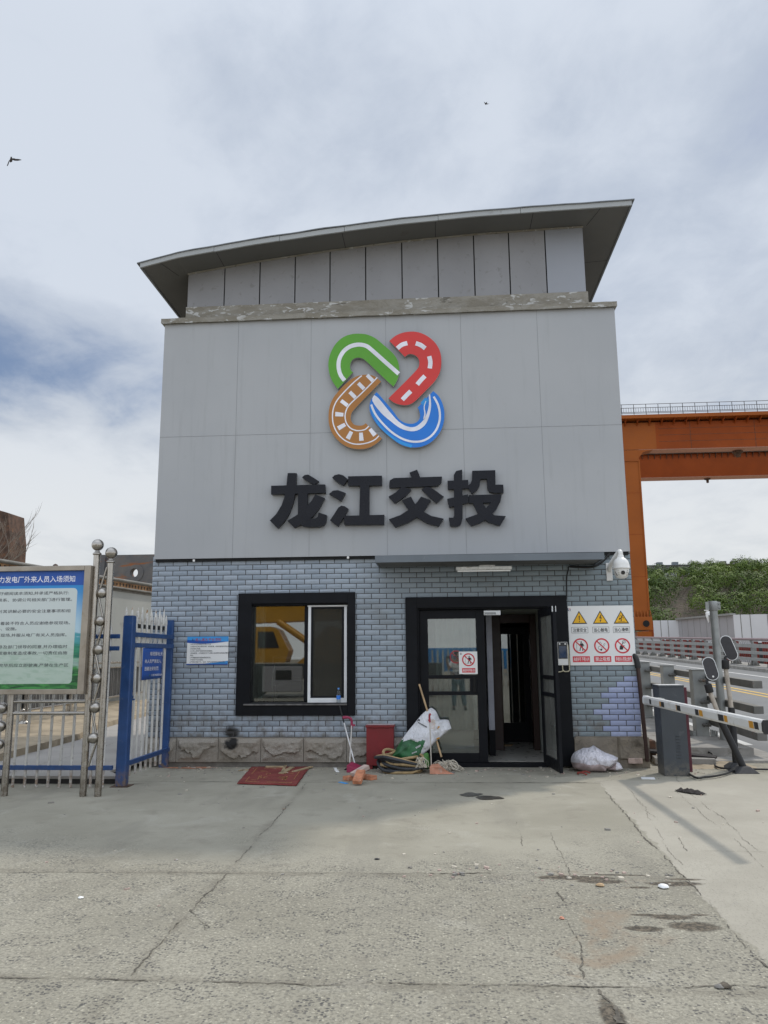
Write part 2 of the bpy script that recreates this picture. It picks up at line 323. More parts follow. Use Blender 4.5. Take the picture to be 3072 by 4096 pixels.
c = b.mix(b.step(b.noise(b.coord('World', (0.8, 1, 4)), 1.2, 6, 0.6, 0.5), 0.56, 0.68), c, (0.25, 0.085, 0.02)); b.bump(b.noise(v, 20, 5), 0.3, 0.02); M['plate'] = b.done(c, 0.7)
M['wall_conc'] = pbr('smooth_grey_concrete', (0.34, 0.345, 0.32), 0.8, 0, 0.08, 0.6, 0.2, 12, stain=((0.20, 0.20, 0.18), 1.6, 0.58, 0.5)); M['dark_slat'] = pbr('dark_slat', (0.055, 0.055, 0.055), 0.6, 0, 0.3, 8)
M['path'] = pbr('path_slab', (0.31, 0.29, 0.265), 0.8, 0, 0.10, 1.2, 0.3, 25, stain=((0.22, 0.20, 0.175), 2.2, 0.6, 0.5)); M['dirt'] = pbr('dry_dirt', (0.30, 0.245, 0.17), 0.95, 0, 0.25, 1.6, 0.9, 14, stain=((0.15, 0.12, 0.085), 2.5, 0.56, 0.7))
M['kerb'] = pbr('kerb_concrete', (0.27, 0.255, 0.23), 0.9, 0, 0.2, 3, 0.6, 30, stain=((0.13, 0.11, 0.09), 4, 0.57, 0.7)); M['dark_under'] = pbr('path_underside_shade', (0.035, 0.033, 0.032), 0.8)
M['asphalt'] = pbr('worn_asphalt', (0.165, 0.165, 0.162), 0.85, 0, 0.08, 0.5, 0.5, 70, stain=((0.21, 0.205, 0.195), 1.4, 0.55, 0.5)); M['line_white'] = pbr('road_line_white', (0.56, 0.55, 0.52), 0.8, 0, 0.15, 4, stain=((0.24, 0.24, 0.23), 10, 0.62, 0.7)); M['line_yel'] = pbr('road_line_yellow', (0.56, 0.36, 0.085), 0.8, 0, 0.1, 4, stain=((0.24, 0.22, 0.17), 9, 0.62, 0.7))
M['galv'] = pbr('galvanised_steel', (0.31, 0.32, 0.31), 0.5, 0.4, 0.14, 5, stain=((0.22, 0.22, 0.21), 8, 0.6, 0.6)); M['rail_grey'] = pbr('rail_grey_paint', (0.25, 0.25, 0.238), 0.6, 0, 0.1, 3); M['pipe_mauve'] = pbr('mauve_handrail', (0.22, 0.155, 0.155), 0.5); M['rail_dark'] = pbr('rail_underside_grey', (0.17, 0.165, 0.15), 0.7, 0.2, 0.2, 4, stain=((0.20, 0.10, 0.05), 6, 0.6, 0.7))
M['crane'] = pbr('crane_orange', (0.285, 0.078, 0.012), 0.5, 0, 0.08, 0.25, stain=((0.28, 0.075, 0.015), 0.8, 0.6, 0.5), spec=0.2); M['crane_red'] = pbr('crane_shade_red', (0.245, 0.052, 0.009), 0.55, 0, 0.1, 0.3, spec=0.15); M['rail_thin'] = pbr('thin_dark_rail', (0.05, 0.045, 0.045), 0.6); M['pink_under'] = pbr('lit_underside', (0.42, 0.22, 0.17), 0.6)
M['bar_red'] = pbr('baluster_red', (0.20, 0.032, 0.022), 0.6); M['hoard_w'] = pbr('hoarding_white', (0.56, 0.56, 0.575), 0.5, 0, 0.04, 0.3); M['hoard_g'] = pbr('hoarding_grey', (0.33, 0.32, 0.33), 0.5, 0, 0.05, 0.3)
M['box_grey'] = pbr('barrier_cabinet_grey', (0.045, 0.052, 0.060), 0.55, 0, 0.1, 3, 0.15, 150, stain=((0.085, 0.09, 0.095), 9, 0.60, 0.6), foot=((0.13, 0.12, 0.10), 0.25)); M['box_red'] = pbr('cabinet_red_edge', (0.075, 0.008, 0.018), 0.5); M['arm_white'] = pbr('barrier_arm_white', (0.60, 0.60, 0.585), 0.4, 0, 0.05, 4, stain=((0.38, 0.36, 0.32), 7, 0.56, 0.6)); M['arm_yel'] = pbr('sticker_amber', (0.50, 0.24, 0.02), 0.5, 0, 0.15, 9)
M['rubber'] = pbr('black_rubber', (0.02, 0.02, 0.021), 0.65, 0, 0.2, 6); M['oval_face'] = pbr('dark_mesh_panel', (0.04, 0.038, 0.042), 0.5, 0, 0.1, 20); M['bare_pole'] = pbr('worn_white_pole', (0.42, 0.37, 0.31), 0.55, 0, 0.2, 8, stain=((0.22, 0.13, 0.08), 12, 0.6, 0.8)); M['foil'] = pbr('silver_tape', (0.6, 0.6, 0.6), 0.3, 0.9, 0.2, 20)
M['bin_red'] = pbr('red_box_paint', (0.185, 0.012, 0.016), 0.42, 0, 0.12, 3, stain=((0.12, 0.014, 0.014), 7, 0.6, 0.5)); M['bin_top'] = pbr('dusty_lid', (0.42, 0.33, 0.33), 0.7, 0, 0.2, 12); M['mat_red'] = None
M['wood'] = pbr('raw_wood', (0.42, 0.29, 0.16), 0.7, 0, 0.2, 14, stretch=(1, 1, 0.2)); M['wood_strip'] = pbr('split_batten', (0.36, 0.27, 0.16), 0.75, 0, 0.25, 11); M['pink'] = pbr('magenta_plastic', (0.30, 0.025, 0.075), 0.4, 0, 0.1, 8); M['salmon'] = pbr('dusty_orange_plastic', (0.52, 0.235, 0.15), 0.55, 0, 0.18, 10, stain=((0.5, 0.38, 0.32), 18, 0.55, 0.6)); M['alu_tube'] = pbr('brushed_handle', (0.55, 0.52, 0.48), 0.35, 0.6, 0.1, 9); M['white_tube'] = pbr('white_handle', (0.72, 0.72, 0.72), 0.4)
M['bristle'] = pbr('dark_bristles', (0.02, 0.02, 0.022), 0.9); M['brick'] = pbr('orange_brick', (0.47, 0.19, 0.10), 0.9, 0, 0.2, 14, 0.5, 60, stain=((0.52, 0.36, 0.28), 20, 0.56, 0.7)); M['brick_pale'] = pbr('mortared_brick', (0.47, 0.36, 0.31), 0.9, 0, 0.2, 14, 0.5, 60); M['hose_tan'] = pbr('tan_rope', (0.36, 0.255, 0.13), 0.8, 0, 0.2, 12, 0.6, 140); M['hose_black'] = pbr('black_hose', (0.030, 0.032, 0.036), 0.55, 0, 0.3, 12); M['mop'] = pbr('dirty_mop_string', (0.56, 0.51, 0.42), 0.9, 0, 0.3, 25)
b = NB('creased_woven_sack'); v = b.coord('World'); c = b.mix(b.step(b.noise(v, 6, 5), .35, .65), (0.60, 0.60, 0.62), (0.70, 0.70, 0.72)); c = b.mix(b.step(b.noise(v, 11, 6, .7), .58, .72, 0, .45), c, (0.42, 0.40, 0.37)); rg = b.math('ABSOLUTE', b.math('SUBTRACT', b.noise(b.coord('World', (1, 1, .55)), 8, 3, .5, .8), .5)); b.bump(b.math('ADD', rg, b.math('MULTIPLY', b.noise(v, 30, 4), .12)), 0.9, 0.10); CREASE = b.done(c, .55)
M['sack_w'] = pbr('woven_sack_white', (0.66, 0.66, 0.68), 0.55, 0, 0.05, 6, 0.3, 90); M['sack_g'] = pbr('woven_sack_green', (0.015, 0.105, 0.032), 0.5, 0, 0.35, 8, 0.3, 60, stain=((0.06, 0.17, 0.07), 14, 0.55, 0.7)); M['sack_w'] = CREASE; M['bag_w'] = pbr('white_plastic_bag', (0.70, 0.68, 0.73), 0.45, 0, 0.05, 7, 0.2, 40); M['bag_pink'] = pbr('dusty_bag_bottom', (0.46, 0.37, 0.37), 0.6, 0, 0.2, 9, 0.3, 40); M['leaf_bag'] = pbr('green_mesh_bag', (0.05, 0.16, 0.03), 0.6, 0, 0.3, 18, 0.5, 60)
b = NB('creased_plastic_bag'); v = b.coord('World'); c = b.mix(b.step(b.noise(v, 7, 5), .35, .65), (0.62, 0.60, 0.65), (0.74, 0.72, 0.77)); rg = b.math('ABSOLUTE', b.math('SUBTRACT', b.noise(b.coord('World', (1, 1, .7)), 6, 3, .5, 1.2), .5)); b.bump(b.math('ADD', rg, b.math('MULTIPLY', b.noise(v, 22, 4), .15)), 0.9, 0.10); M['bag_w'] = b.done(c, .4)
M['rag'] = pbr('burnt_rag', (0.022, 0.018, 0.017), 0.9, 0, 0.4, 20, 0.8, 40); M['floor_in'] = pbr('indoor_floor_tile', (0.40, 0.385, 0.35), 0.32, 0, 0.06, 2); M['wall_in'] = pbr('indoor_wall', (0.42, 0.45, 0.42), 0.85, 0, 0.05, 1); M['brown_frame'] = pbr('brown_door_frame', (0.035, 0.014, 0.010), 0.45); M['lilac_wall'] = pbr('pale_door_reveal', (0.52, 0.53, 0.60), 0.7)
M['drape'] = pbr('white_drape', (0.62, 0.64, 0.62), 0.8, 0, 0.05, 3); M['yellow_paint'] = pbr('crane_truck_yellow', (0.62, 0.30, 0.01), 0.4, 0, 0.08, 1); M['truck_dark'] = pbr('truck_dark', (0.04, 0.045, 0.045), 0.6); M['skin'] = pbr('skin', (0.45, 0.25, 0.17), 0.5); M['tee'] = pbr('white_shirt', (0.78, 0.78, 0.78), 0.8); M['jeans'] = pbr('teal_grey_trousers', (0.10, 0.16, 0.19), 0.8); M['hair'] = pbr('black_hair', (0.01, 0.009, 0.008), 0.5)
M['bird'] = pbr('dark_feathers', (0.045, 0.04, 0.04), 0.8); M['bark'] = pbr('grey_bark', (0.19, 0.16, 0.13), 0.9); M['red_rubber'] = pbr('red_rubber_scrap', (0.30, 0.06, 0.045), 0.7); M['chair_dark'] = pbr('dark_upholstery', (0.012, 0.013, 0.016), 0.5); M['desk'] = pbr('desk_laminate', (0.33, 0.33, 0.31), 0.5); M['bottle_lbl'] = pbr('bottle_label', (0.03, 0.18, 0.62), 0.4); M['cap_blue'] = pbr('bottle_cap', (0.10, 0.32, 0.75), 0.4); M['red_dust'] = pbr('brick_dust', (0.36, 0.17, 0.10), 0.95, 0, 0.3, 12); M['hill'] = None
# glass that mirrors at a glance and lets the dim room through
def glass(name, ior=2.0, tint=(0.82, 0.86, 0.85), dust=0.0):
    b = NB(name); fr = b.n('ShaderNodeFresnel'); fr.inputs[0].default_value = ior
    tr = b.n('ShaderNodeBsdfTransparent'); tr.inputs[0].default_value = (*tint, 1); gl = b.n('ShaderNodeBsdfGlossy'); gl.inputs['Roughness'].default_value = 0.015
    mx = b.n('ShaderNodeMixShader'); b.set(mx.inputs[0], fr.outputs[0]); b.set(mx.inputs[1], tr.outputs[0]); b.set(mx.inputs[2], gl.outputs[0]); o = mx.outputs[0]
    if dust:
        df = b.n('ShaderNodeBsdfDiffuse'); df.inputs[0].default_value = (0.45, 0.45, 0.42, 1)
        m2 = b.n('ShaderNodeMixShader'); v = b.coord('World'); b.set(m2.inputs[0], b.step(b.noise(v, 2.5, 6, 0.65), 0.3, 0.8, dust*0.5, dust)); b.set(m2.inputs[1], o); b.set(m2.inputs[2], df.outputs[0]); o = m2.outputs[0]
    b.set(b.out.inputs[0], o); return b.m
M['glass'] = glass('window_glass', 2.35, (0.70, 0.75, 0.72), 0.03); M['leaf_glass'] = glass('dusty_bright_door_glass', 2.0, (0.72, 0.78, 0.76), 0.30); M['door_glass'] = glass('door_glass', 2.3, (0.72, 0.78, 0.76), 0.06)  # leaf_glass: dust plus a pale tone standing in for brightness in the panes
def sheer(name, col, op):
    b = NB(name); tr = b.n('ShaderNodeBsdfTransparent'); df = b.n('ShaderNodeBsdfDiffuse'); df.inputs[0].default_value = (*col, 1)
    mx = b.n('ShaderNodeMixShader'); mx.inputs[0].default_value = op; b.set(mx.inputs[1], tr.outputs[0]); b.set(mx.inputs[2], df.outputs[0]); b.set(b.out.inputs[0], mx.outputs[0]); return b.m
M['insect'] = sheer('insect_mesh', (0.060, 0.058, 0.048), 0.55)
b = NB('clear_bottle'); tr = b.n('ShaderNodeBsdfTransparent'); tr.inputs[0].default_value = (0.8, 0.84, 0.86, 1); gl = b.n('ShaderNodeBsdfGlossy'); gl.inputs['Roughness'].default_value = 0.08
fr = b.n('ShaderNodeLayerWeight'); fr.inputs[0].default_value = 0.45; mx = b.n('ShaderNodeMixShader'); b.set(mx.inputs[0], fr.outputs['Facing']); b.set(mx.inputs[1], tr.outputs[0]); b.set(mx.inputs[2], gl.outputs[0]); b.set(b.out.inputs[0], mx.outputs[0]); M['bottle'] = b.m
# worn red mat with gold figures gone to fragments
b = NB('worn_red_mat'); v = b.coord('World'); c = b.mix(b.step(b.noise(v, 4, 5), 0.35, 0.7), (0.155, 0.020, 0.018), (0.215, 0.036, 0.030)); c = b.mix(b.step(b.noise(v, 40, 5, 0.7), 0.54, 0.66, 0, 0.6), c, (0.27, 0.13, 0.09)); b.bump(b.noise(v, 160, 4), 0.5, 0.005); M['mat_red'] = b.done(c, 0.95)
M['gold'] = pbr('faded_gold', (0.36, 0.19, 0.06), 0.8, 0, 0.4, 30)
# printed landscape on the notice board, in the board's own coordinates (metres up from its foot)
b = NB('printed_landscape'); v = b.coord('Object'); s_ = b.n('ShaderNodeSeparateXYZ'); b.set(s_.inputs[0], v); z = s_.outputs[2]
wv = b.math('ADD', z, b.math('MULTIPLY', b.math('SUBTRACT', b.noise(b.coord('Object', (1, 1, 5)), 3, 5, 0.6), 0.5), 0.35))
skyc = b.mix(b.step(z, 0.75, 1.33), (0.44, 0.62, 0.72), (0.02, 0.25, 0.60)); land = b.mix(b.step(b.noise(b.coord('Object', (1, 1, 6)), 4, 6, 0.6, 0.5), 0.38, 0.62), (0.006, 0.07, 0.02), (0.05, 0.27, 0.06))
land = b.mix(b.step(wv, 0.32, 0.60, 0, 0.75), land, (0.02, 0.26, 0.20)); land = b.mix(b.step(wv, 0.52, 0.66, 0, 0.6), land, (0.10, 0.38, 0.52)); land = b.mix(b.step(b.math('ABSOLUTE', b.math('SUBTRACT', wv, 0.36)), 0.10, 0.02, 0, 0.6), land, (0.45, 0.58, 0.55))
c = b.mix(b.step(wv, 0.70, 0.74), land, skyc); M['print'] = b.done(c, 0.4)
b = NB('printed_text_field'); v = b.coord('Object'); s_ = b.n('ShaderNodeSeparateXYZ'); b.set(s_.inputs[0], v); z = s_.outputs[2]
wv = b.noise(b.coord('Object', (1, 1, 4)), 4, 5, 0.6, 0.4); c = b.mix(b.step(z, 0.15, 1.0), (0.42, 0.52, 0.44), (0.58, 0.635, 0.62)); c = b.mix(b.math('MULTIPLY', b.step(wv, 0.45, 0.62, 0, 0.5), b.step(z, 0.75, 0.35)), c, (0.27, 0.40, 0.30)); M['print_field'] = b.done(c, 0.4)
# the forecourt: worn concrete near the wall, exposed aggregate further out, a newer paler slab to the right
b = NB('forecourt_concrete'); v = b.coord('World'); s_ = b.n('ShaderNodeSeparateXYZ'); b.set(s_.inputs[0], v); x, y = s_.outputs[0], s_.outputs[1]
wob = b.math('MULTIPLY', b.math('SUBTRACT', b.noise(v, 2.5, 6, 0.65), 0.5), 0.22)
edge = b.math('ADD', b.math('SUBTRACT', x, b.math('ADD', 6.545, b.math('MULTIPLY', y, 0.048))), wob)          # > 0 on the newer slab
new = b.math('MULTIPLY', b.step(edge, -0.012, 0.012), b.step(y, -1.0, -1.35))
base = b.mix(b.step(b.noise(v, 0.7, 6, 0.6), 0.32, 0.68), (0.285, 0.265, 0.205), (0.362, 0.338, 0.268)); base = b.mix(b.step(b.noise(v, 3.0, 7, 0.66), 0.52, 0.70, 0, 0.55), base, (0.225, 0.203, 0.158))
base = b.mix(b.step(b.noise(v, 1.6, 6, 0.65, 0.6), 0.56, 0.70, 0, 0.5), base, (0.425, 0.402, 0.335)); base = b.mix(b.step(b.noise(v, 130, 4, 0.7), 0.35, 0.65, 0, 0.35), base, (0.19, 0.18, 0.16))
agg = b.step(b.math('ADD', b.math('MULTIPLY', y, -1.0), b.math('MULTIPLY', b.math('SUBTRACT', b.noise(v, 0.9, 5, 0.6), 0.5), 4.5)), 4.2, 6.0)
v2 = b.n('ShaderNodeVectorMath', operation='ADD'); b.set(v2.inputs[0], v); nv_ = b.n('ShaderNodeTexNoise'); b.set(nv_.inputs['Vector'], v); nv_.inputs['Scale'].default_value = 38; sc_ = b.n('ShaderNodeVectorMath', operation='SCALE'); b.set(sc_.inputs[0], nv_.outputs['Color']); sc_.inputs['Scale'].default_value = .022; b.set(v2.inputs[1], sc_.outputs[0]); vw = v2.outputs[0]
c1 = b.vor(vw, 52.0, 'Distance'); cr = b.n('ShaderNodeSeparateColor'); b.set(cr.inputs[0], b.vor(vw, 52.0, 'Color'))
pit = b.math('MULTIPLY', b.step(c1, 0.56, 0.30), b.step(cr.outputs[0], 0.44, 0.52)); pit = b.math('MULTIPLY', pit, b.step(b.noise(v, 5, 6, 0.7), 0.40, 0.60, 0.08, 1.0))
stone = b.math('MULTIPLY', b.step(c1, 0.5, 0.3), b.step(cr.outputs[1], 0.55, 0.65)); gr = b.mix(b.math('MULTIPLY', stone, 0.8), base, (0.48, 0.448, 0.355)); fr_ = b.step(b.noise(v, 45, 5, 0.65), 0.44, 0.62, 0, 0.65); gr = b.mix(fr_, gr, (0.17, 0.157, 0.125)); gr = b.mix(b.math('MULTIPLY', pit, 0.85), gr, (0.055, 0.055, 0.058))
old = b.mix(agg, base, gr); newc = b.mix(b.step(b.noise(v, 0.9, 6, 0.6), 0.35, 0.65), (0.330, 0.306, 0.252), (0.382, 0.356, 0.295)); newc = b.mix(b.step(b.noise(v, 6, 6, 0.65), 0.56, 0.72, 0, 0.45), newc, (0.29, 0.27, 0.23))
warm = b.step(b.noise(b.coord('World', (1, 1, 1), (5, 3, 0)), 1.1, 6, 0.65, 0.8), 0.56, 0.68); broken = b.math('MULTIPLY', b.step(x, 4.3, 5.4), b.step(y, -5.2, -5.8)); old = b.mix(b.math('MULTIPLY', b.math('MULTIPLY', warm, broken), 0.75), old, (0.26, 0.20, 0.14))
for jy, jw in ((-5.80, .10), (-7.80, .09), (-1.42, .06)):       # grime gathered along the slab joints
    old = b.mix(b.math('MULTIPLY', b.step(b.math('ABSOLUTE', b.math('ADD', b.math('SUBTRACT', y, jy), b.math('MULTIPLY', wob, .35))), jw, 0.0), b.step(b.noise(v, 3.5, 6, 0.7), 0.34, 0.62, 0.03, 0.45)), old, (0.135, 0.118, 0.09))
jd_ = b.math('ABSOLUTE', b.math('ADD', b.math('SUBTRACT', x, b.math('SUBTRACT', 2.72, b.math('MULTIPLY', y, .022))), b.math('MULTIPLY', wob, .3))); old = b.mix(b.math('MULTIPLY', b.math('MULTIPLY', b.step(jd_, .09, 0.0), b.step(y, -1.2, -2.2)), b.step(b.noise(v, 3.1, 6, 0.7), 0.36, 0.62, 0.02, 0.36)), old, (0.14, 0.123, 0.095))
tyre = b.step(b.noise(b.coord('World', (0.9, .16, 1), (2, 0, 0)), 1.6, 5, 0.6), 0.54, 0.68, 0, 0.32); old = b.mix(tyre, old, (0.20, 0.187, 0.155))
col = b.mix(new, old, newc)
hn_ = b.noise(v, 7, 6, 0.7); hole = 0.0
for hpx, hpy, hrx, hry in ((2310, 3512, .26, .055), (2400, 3526, .15, .05), (2455, 3500, .22, .018), (2700, 3535, .19, .055), (2745, 3518, .12, .025), (2555, 3550, .08, .025), (2680, 3668, .14, .05), (2775, 3706, .15, .075), (2585, 3715, .11, .045), (2448, 4060, .05, .16), (2250, 3505, .12, .02), (2590, 3660, .10, .02), (2800, 3660, .06, .02)):
    hg = G(hpx, hpy); a_ = b.math('DIVIDE', b.math('SUBTRACT', x, hg.x), hrx); d_ = b.math('DIVIDE', b.math('SUBTRACT', y, hg.y), hry)
    r_ = b.math('ADD', b.math('ADD', b.math('MULTIPLY', a_, a_), b.math('MULTIPLY', d_, d_)), b.math('MULTIPLY', b.math('SUBTRACT', hn_, 0.5), 3.6)); hole = b.math('MAXIMUM', hole, b.step(r_, 1.5, 0.5))
holec = b.mix(b.step(b.noise(v, 30, 5, 0.7), 0.42, 0.6), (0.038, 0.032, 0.025), (0.15, 0.122, 0.088)); col = b.mix(b.math('MULTIPLY', hole, 0.9), col, holec)
grit = b.math('MULTIPLY', b.step(y, -0.9, -0.1), b.step(b.noise(v, 5, 6, 0.7), 0.45, 0.62)); col = b.mix(b.math('MULTIPLY', grit, 0.6), col, (0.19, 0.165, 0.13))
h = b.math('ADD', b.math('SUBTRACT', b.math('MULTIPLY', b.noise(v, 22, 6, 0.65), 0.6), b.math('MULTIPLY', hole, 1.5)), b.math('MULTIPLY', b.math('MULTIPLY', b.math('SUBTRACT', stone, pit), agg), 0.55)); b.bump(h, 0.6, 0.012); M['ground'] = b.done(col, 0.88, spec=0.3)
M['crack'] = pbr('crack_dirt', (0.11, 0.098, 0.078), 0.95, 0, 0.5, 20); M['pothole'] = pbr('broken_concrete', (0.125, 0.105, 0.08), 0.95, 0, 0.5, 10, 1.0, 40, stain=((0.05, 0.045, 0.04), 14, 0.52, 0.8)); M['puddle'] = pbr('wet_patch', (0.060, 0.055, 0.046), 0.34, 0, 0.2, 8, 0.15, 30)
b = NB('scrubby_slope'); v = b.coord('World'); c = b.mix(b.step(b.noise(v, 0.06, 6, 0.65), 0.4, 0.6), (0.095, 0.075, 0.055), (0.14, 0.115, 0.085)); c = b.mix(b.step(b.noise(v, 0.35, 6, 0.7), 0.54, 0.62, 0, 0.8), c, (0.055, 0.07, 0.03)); b.bump(b.noise(v, 0.6, 6, 0.7), 1.0, 0.8); M['hill'] = b.done(c, 0.95)
def leafmat(name, c1, c2):
    b = NB(name); t = b.attr('tint'); c = b.mix(t, c1, c2); b.set(b.b.inputs['Subsurface Weight'], 0.0); return b.done(c, 0.6, spec=0.25)
M['leaf'] = leafmat('oak_foliage', (0.030, 0.060, 0.010), (0.150, 0.205, 0.034))
# ================================================================ the setting: ground, road, hill
mb = MB(); s_ = 700
mb.add([(-s_, -s_, -0.02), (s_, -s_, -0.02), (s_, s_, -0.02), (-s_, s_, -0.02)], [(0, 1, 2, 3)])
struct(mb.build('terrain', M['dirt']))
mb = MB(); mb.box(-40, 9.72, -45, 9.5, -0.3, 0.0); fore = struct(mb.build('forecourt', M['ground']))
def strip(x0, x1, y0, y1, h, mat, name, n=40, thick=0.25):
    g = MB(); ys = [y0+(y1-y0)*i/n for i in range(n+1)]
    top = [(x, y, RZ(y)+h) for y in ys for x in (x0, x1)]; bot = [(x, y, RZ(y)+h-thick-(0.0 if y < 2 else 0.4)) for y in ys for x in (x0, x1)]; k = len(top)
    fs = [(2*i, 2*i+1, 2*i+3, 2*i+2) for i in range(n)]; fs += [(k+2*i+2, k+2*i+3, k+2*i+1, k+2*i) for i in range(n)]
    fs += [(2*i, 2*i+2, k+2*i+2, k+2*i) for i in range(n)] + [(2*i+3, 2*i+1, k+2*i+1, k+2*i+3) for i in range(n)] + [(0, k, k+1, 1)]
    g.add(top+bot, fs); return struct(g.build(name, mat))
road = strip(9.72, 20.15, -60, 150, 0.004, M['asphalt'], 'road', 60)
def line(x0, x1, y0, y1, mat, name):
    n = max(2, int((y1-y0)/2)); g = MB(); ys = [y0+(y1-y0)*i/n for i in range(n+1)]
    g.add([(x, y, RZ(y)+0.009) for y in ys for x in (x0, x1)], [(2*i, 2*i+1, 2*i+3, 2*i+2) for i in range(n)]); return struct(g.build(name, mat))
line(9.80, 9.95, -8, 120, M['line_white'], 'road_line'); line(18.45, 18.63, -8, 120, M['line_white'], 'road_line'); line(14.28, 14.43, -40, 120, M['line_yel'], 'road_line'); line(14.68, 14.83, -40, 120, M['line_yel'], 'road_line')
strip(20.15, 22.6, -60, 150, 0.16, M['kerb'], 'kerb', 60)
strip(8.35, 9.716, 0.55, 120, 0.035, M['kerb'], 'verge_slab', 50)

def ribbon(pts, w0, seed, z=0.004, step=0.02):
    """an irregular crack on the ground through pts (x,y)"""
    rnd = random.Random(seed); vs = []; out = []
    for i in range(len(pts)-1):
        a, b2 = Vector(pts[i]), Vector(pts[i+1]); n = max(2, int((b2-a).length/step)); nrm = Vector((-(b2-a).y, (b2-a).x)).normalized()
        for k in range(n + (i == len(pts)-2)):
            p = a.lerp(b2, k/n); q = mnoise.noise(Vector((p.x*2.1, p.y*2.1, seed)))*0.035 + mnoise.noise(Vector((p.x*11, p.y*11, seed+5)))*0.016+mnoise.noise(Vector((p.x*34, p.y*34, seed+7)))*0.012
            ww = w0*max(0.06, 0.55+0.9*mnoise.noise(Vector((p.x*3.3, p.y*3.3, seed+9)))+rnd.uniform(-.4, .4))*0.62*(1 if mnoise.noise(Vector((p.x*1.3, p.y*1.3, seed+20))) > -.22 else .12); c = p+nrm*q
            out.append((c-nrm*ww/2, c+nrm*ww/2))
    vs = [(q.x, q.y, z) for pr in out for q in pr]; return vs, [(2*i, 2*i+1, 2*i+3, 2*i+2) for i in range(len(out)-1)]
cr = MB()
def P2(*pp): return [tuple(G(*q))[:2] for q in pp]
for k, (pts, wd) in enumerate([
    ([(-3, -5.95), (1.1, -5.86), (2.9, -5.80), (4.4, -5.74)], 0.012), ([(4.4, -5.74), (5.0, -5.70), (5.72, -5.62)], 0.035), ([(-2, -7.85), (2.2, -7.80), (4.0, -7.80), (6.1, -7.72), (7.4, -7.75)], 0.018),
    ([(2.72, -1.50), (2.80, -3.0), (2.87, -5.8), (2.89, -7.75)], 0.014), ([(-0.2, -1.95), (0.9, -1.45), (1.8, -1.42)], 0.03), ([(2.66, -1.42), (3.4, -1.38), (4.9, -1.42), (6.42, -1.38)], 0.028), ([(6.42, -1.38), (6.9, -1.0), (7.45, -0.85)], 0.014),
    ([(6.48, -1.36), (6.40, -2.6), (6.30, -4.2), (6.26, -5.9), (6.17, -7.2), (6.2, -8.4)], 0.022), (P2((2510, 3145), (2570, 3230), (2665, 3310), (2755, 3405)), 0.008), (P2((2700, 3105), (2745, 3165), (2900, 3280), (3040, 3412)), 0.008), (P2((2710, 3170), (2800, 3250), (2950, 3370), (3060, 3470)), 0.007), (P2((2755, 3402), (2900, 3405), (3072, 3410)), 0.006),
    (P2((2065, 3290), (2085, 3350), (2090, 3385)), 0.012), (P2((2205, 3330), (2230, 3395), (2278, 3500)), 0.010), (P2((2230, 3570), (2320, 3770), (2330, 3920)), 0.020), (P2((760, 3640), (830, 3720), (835, 3700)), 0.010), (P2((2400, 3960), (2465, 4030), (2480, 4096)), 0.05), (P2((2560, 3200), (2680, 3420), (2760, 3500)), 0.006), (P2((1230, 3500), (900, 3520), (600, 3490)), 0.006)]):
    cr.add(*ribbon(pts, wd, k+1))
cro = struct(cr.build('ground_cracks', M['crack'], fore))
def blob(cx, cy, rx, ry, seed, z, n=40, amp=0.45):
    pts = []
    for i in range(n):
        a = 2*math.pi*i/n; r = 1+amp*mnoise.noise(Vector((math.cos(a)*1.3, math.sin(a)*1.3, seed)))+0.2*amp*mnoise.noise(Vector((math.cos(a)*5, math.sin(a)*5, seed+3)))
        pts.append((cx+rx*r*math.cos(a), cy+ry*r*math.sin(a), z))
    return pts
pu = MB(); g = G(1905, 3183); pu.add(blob(g.x-0.05, g.y+0.06, .12, .13, 2.2, 0.004), [tuple(range(40))]); g = G(1955, 3192); pu.add(blob(g.x, g.y, .16, .11, 8.2, 0.006), [tuple(range(40))])
struct(pu.build('puddle', M['puddle']))
pu = MB(); g = G(600, 3072); pu.add(blob(.75, -.12, .42, .10, 3.2, 0.004), [tuple(range(40))]); struct(pu.build('brick_dust_patch', M['red_dust'], fore), 'structure')

# ================================================================ gatehouse
W = 7.3837; D = 5.6; ZP = 0.4343; CO = 0.0788; PER = 0.2325; ZB = 3.19
gh = thing('gatehouse', 'square two storey gatehouse with grey panel front, blue brick base and upswept roof', 'gatehouse', (0, 0, 0))
DX0, DX1, DZ = 3.98, 6.40, 2.49            # door surround
NX0, NX1, NZ0, NZ1 = 1.392, 3.205, 0.745, 2.58   # window surround
ODX0, ODX1, ODZ = 4.15, 6.222, 2.325       # opening behind the door surround
ONX0, ONX1, ONZ0, ONZ1 = 1.585, 3.10, 0.93, 2.42
# masonry core behind the tiles, with both openings left free
mb = MB(); Y0, Y1 = 0.0, 0.24
def core(x0, x1, z0, z1): mb.box(x0, x1, Y0, Y1, z0, z1)
xs = [0, ONX0, ONX1, ODX0, ODX1, W]
core(0, ONX0, 0.06, ZB); core(ONX0, ONX1, 0.06, ONZ0); core(ONX0, ONX1, ONZ1, ZB); core(ONX1, ODX0, 0.06, ZB); core(ODX0, ODX1, ODZ, ZB); core(ODX1, W, 0.06, ZB)
mb.box(0, 0.24, 0.241, D, 0.06, ZB); mb.box(W-0.24, W, 0.241, D, 0.06, ZB); mb.box(0.241, W-0.241, D-0.24, D, 0.06, ZB)
mb.build('masonry_wall', M['grout'], gh)
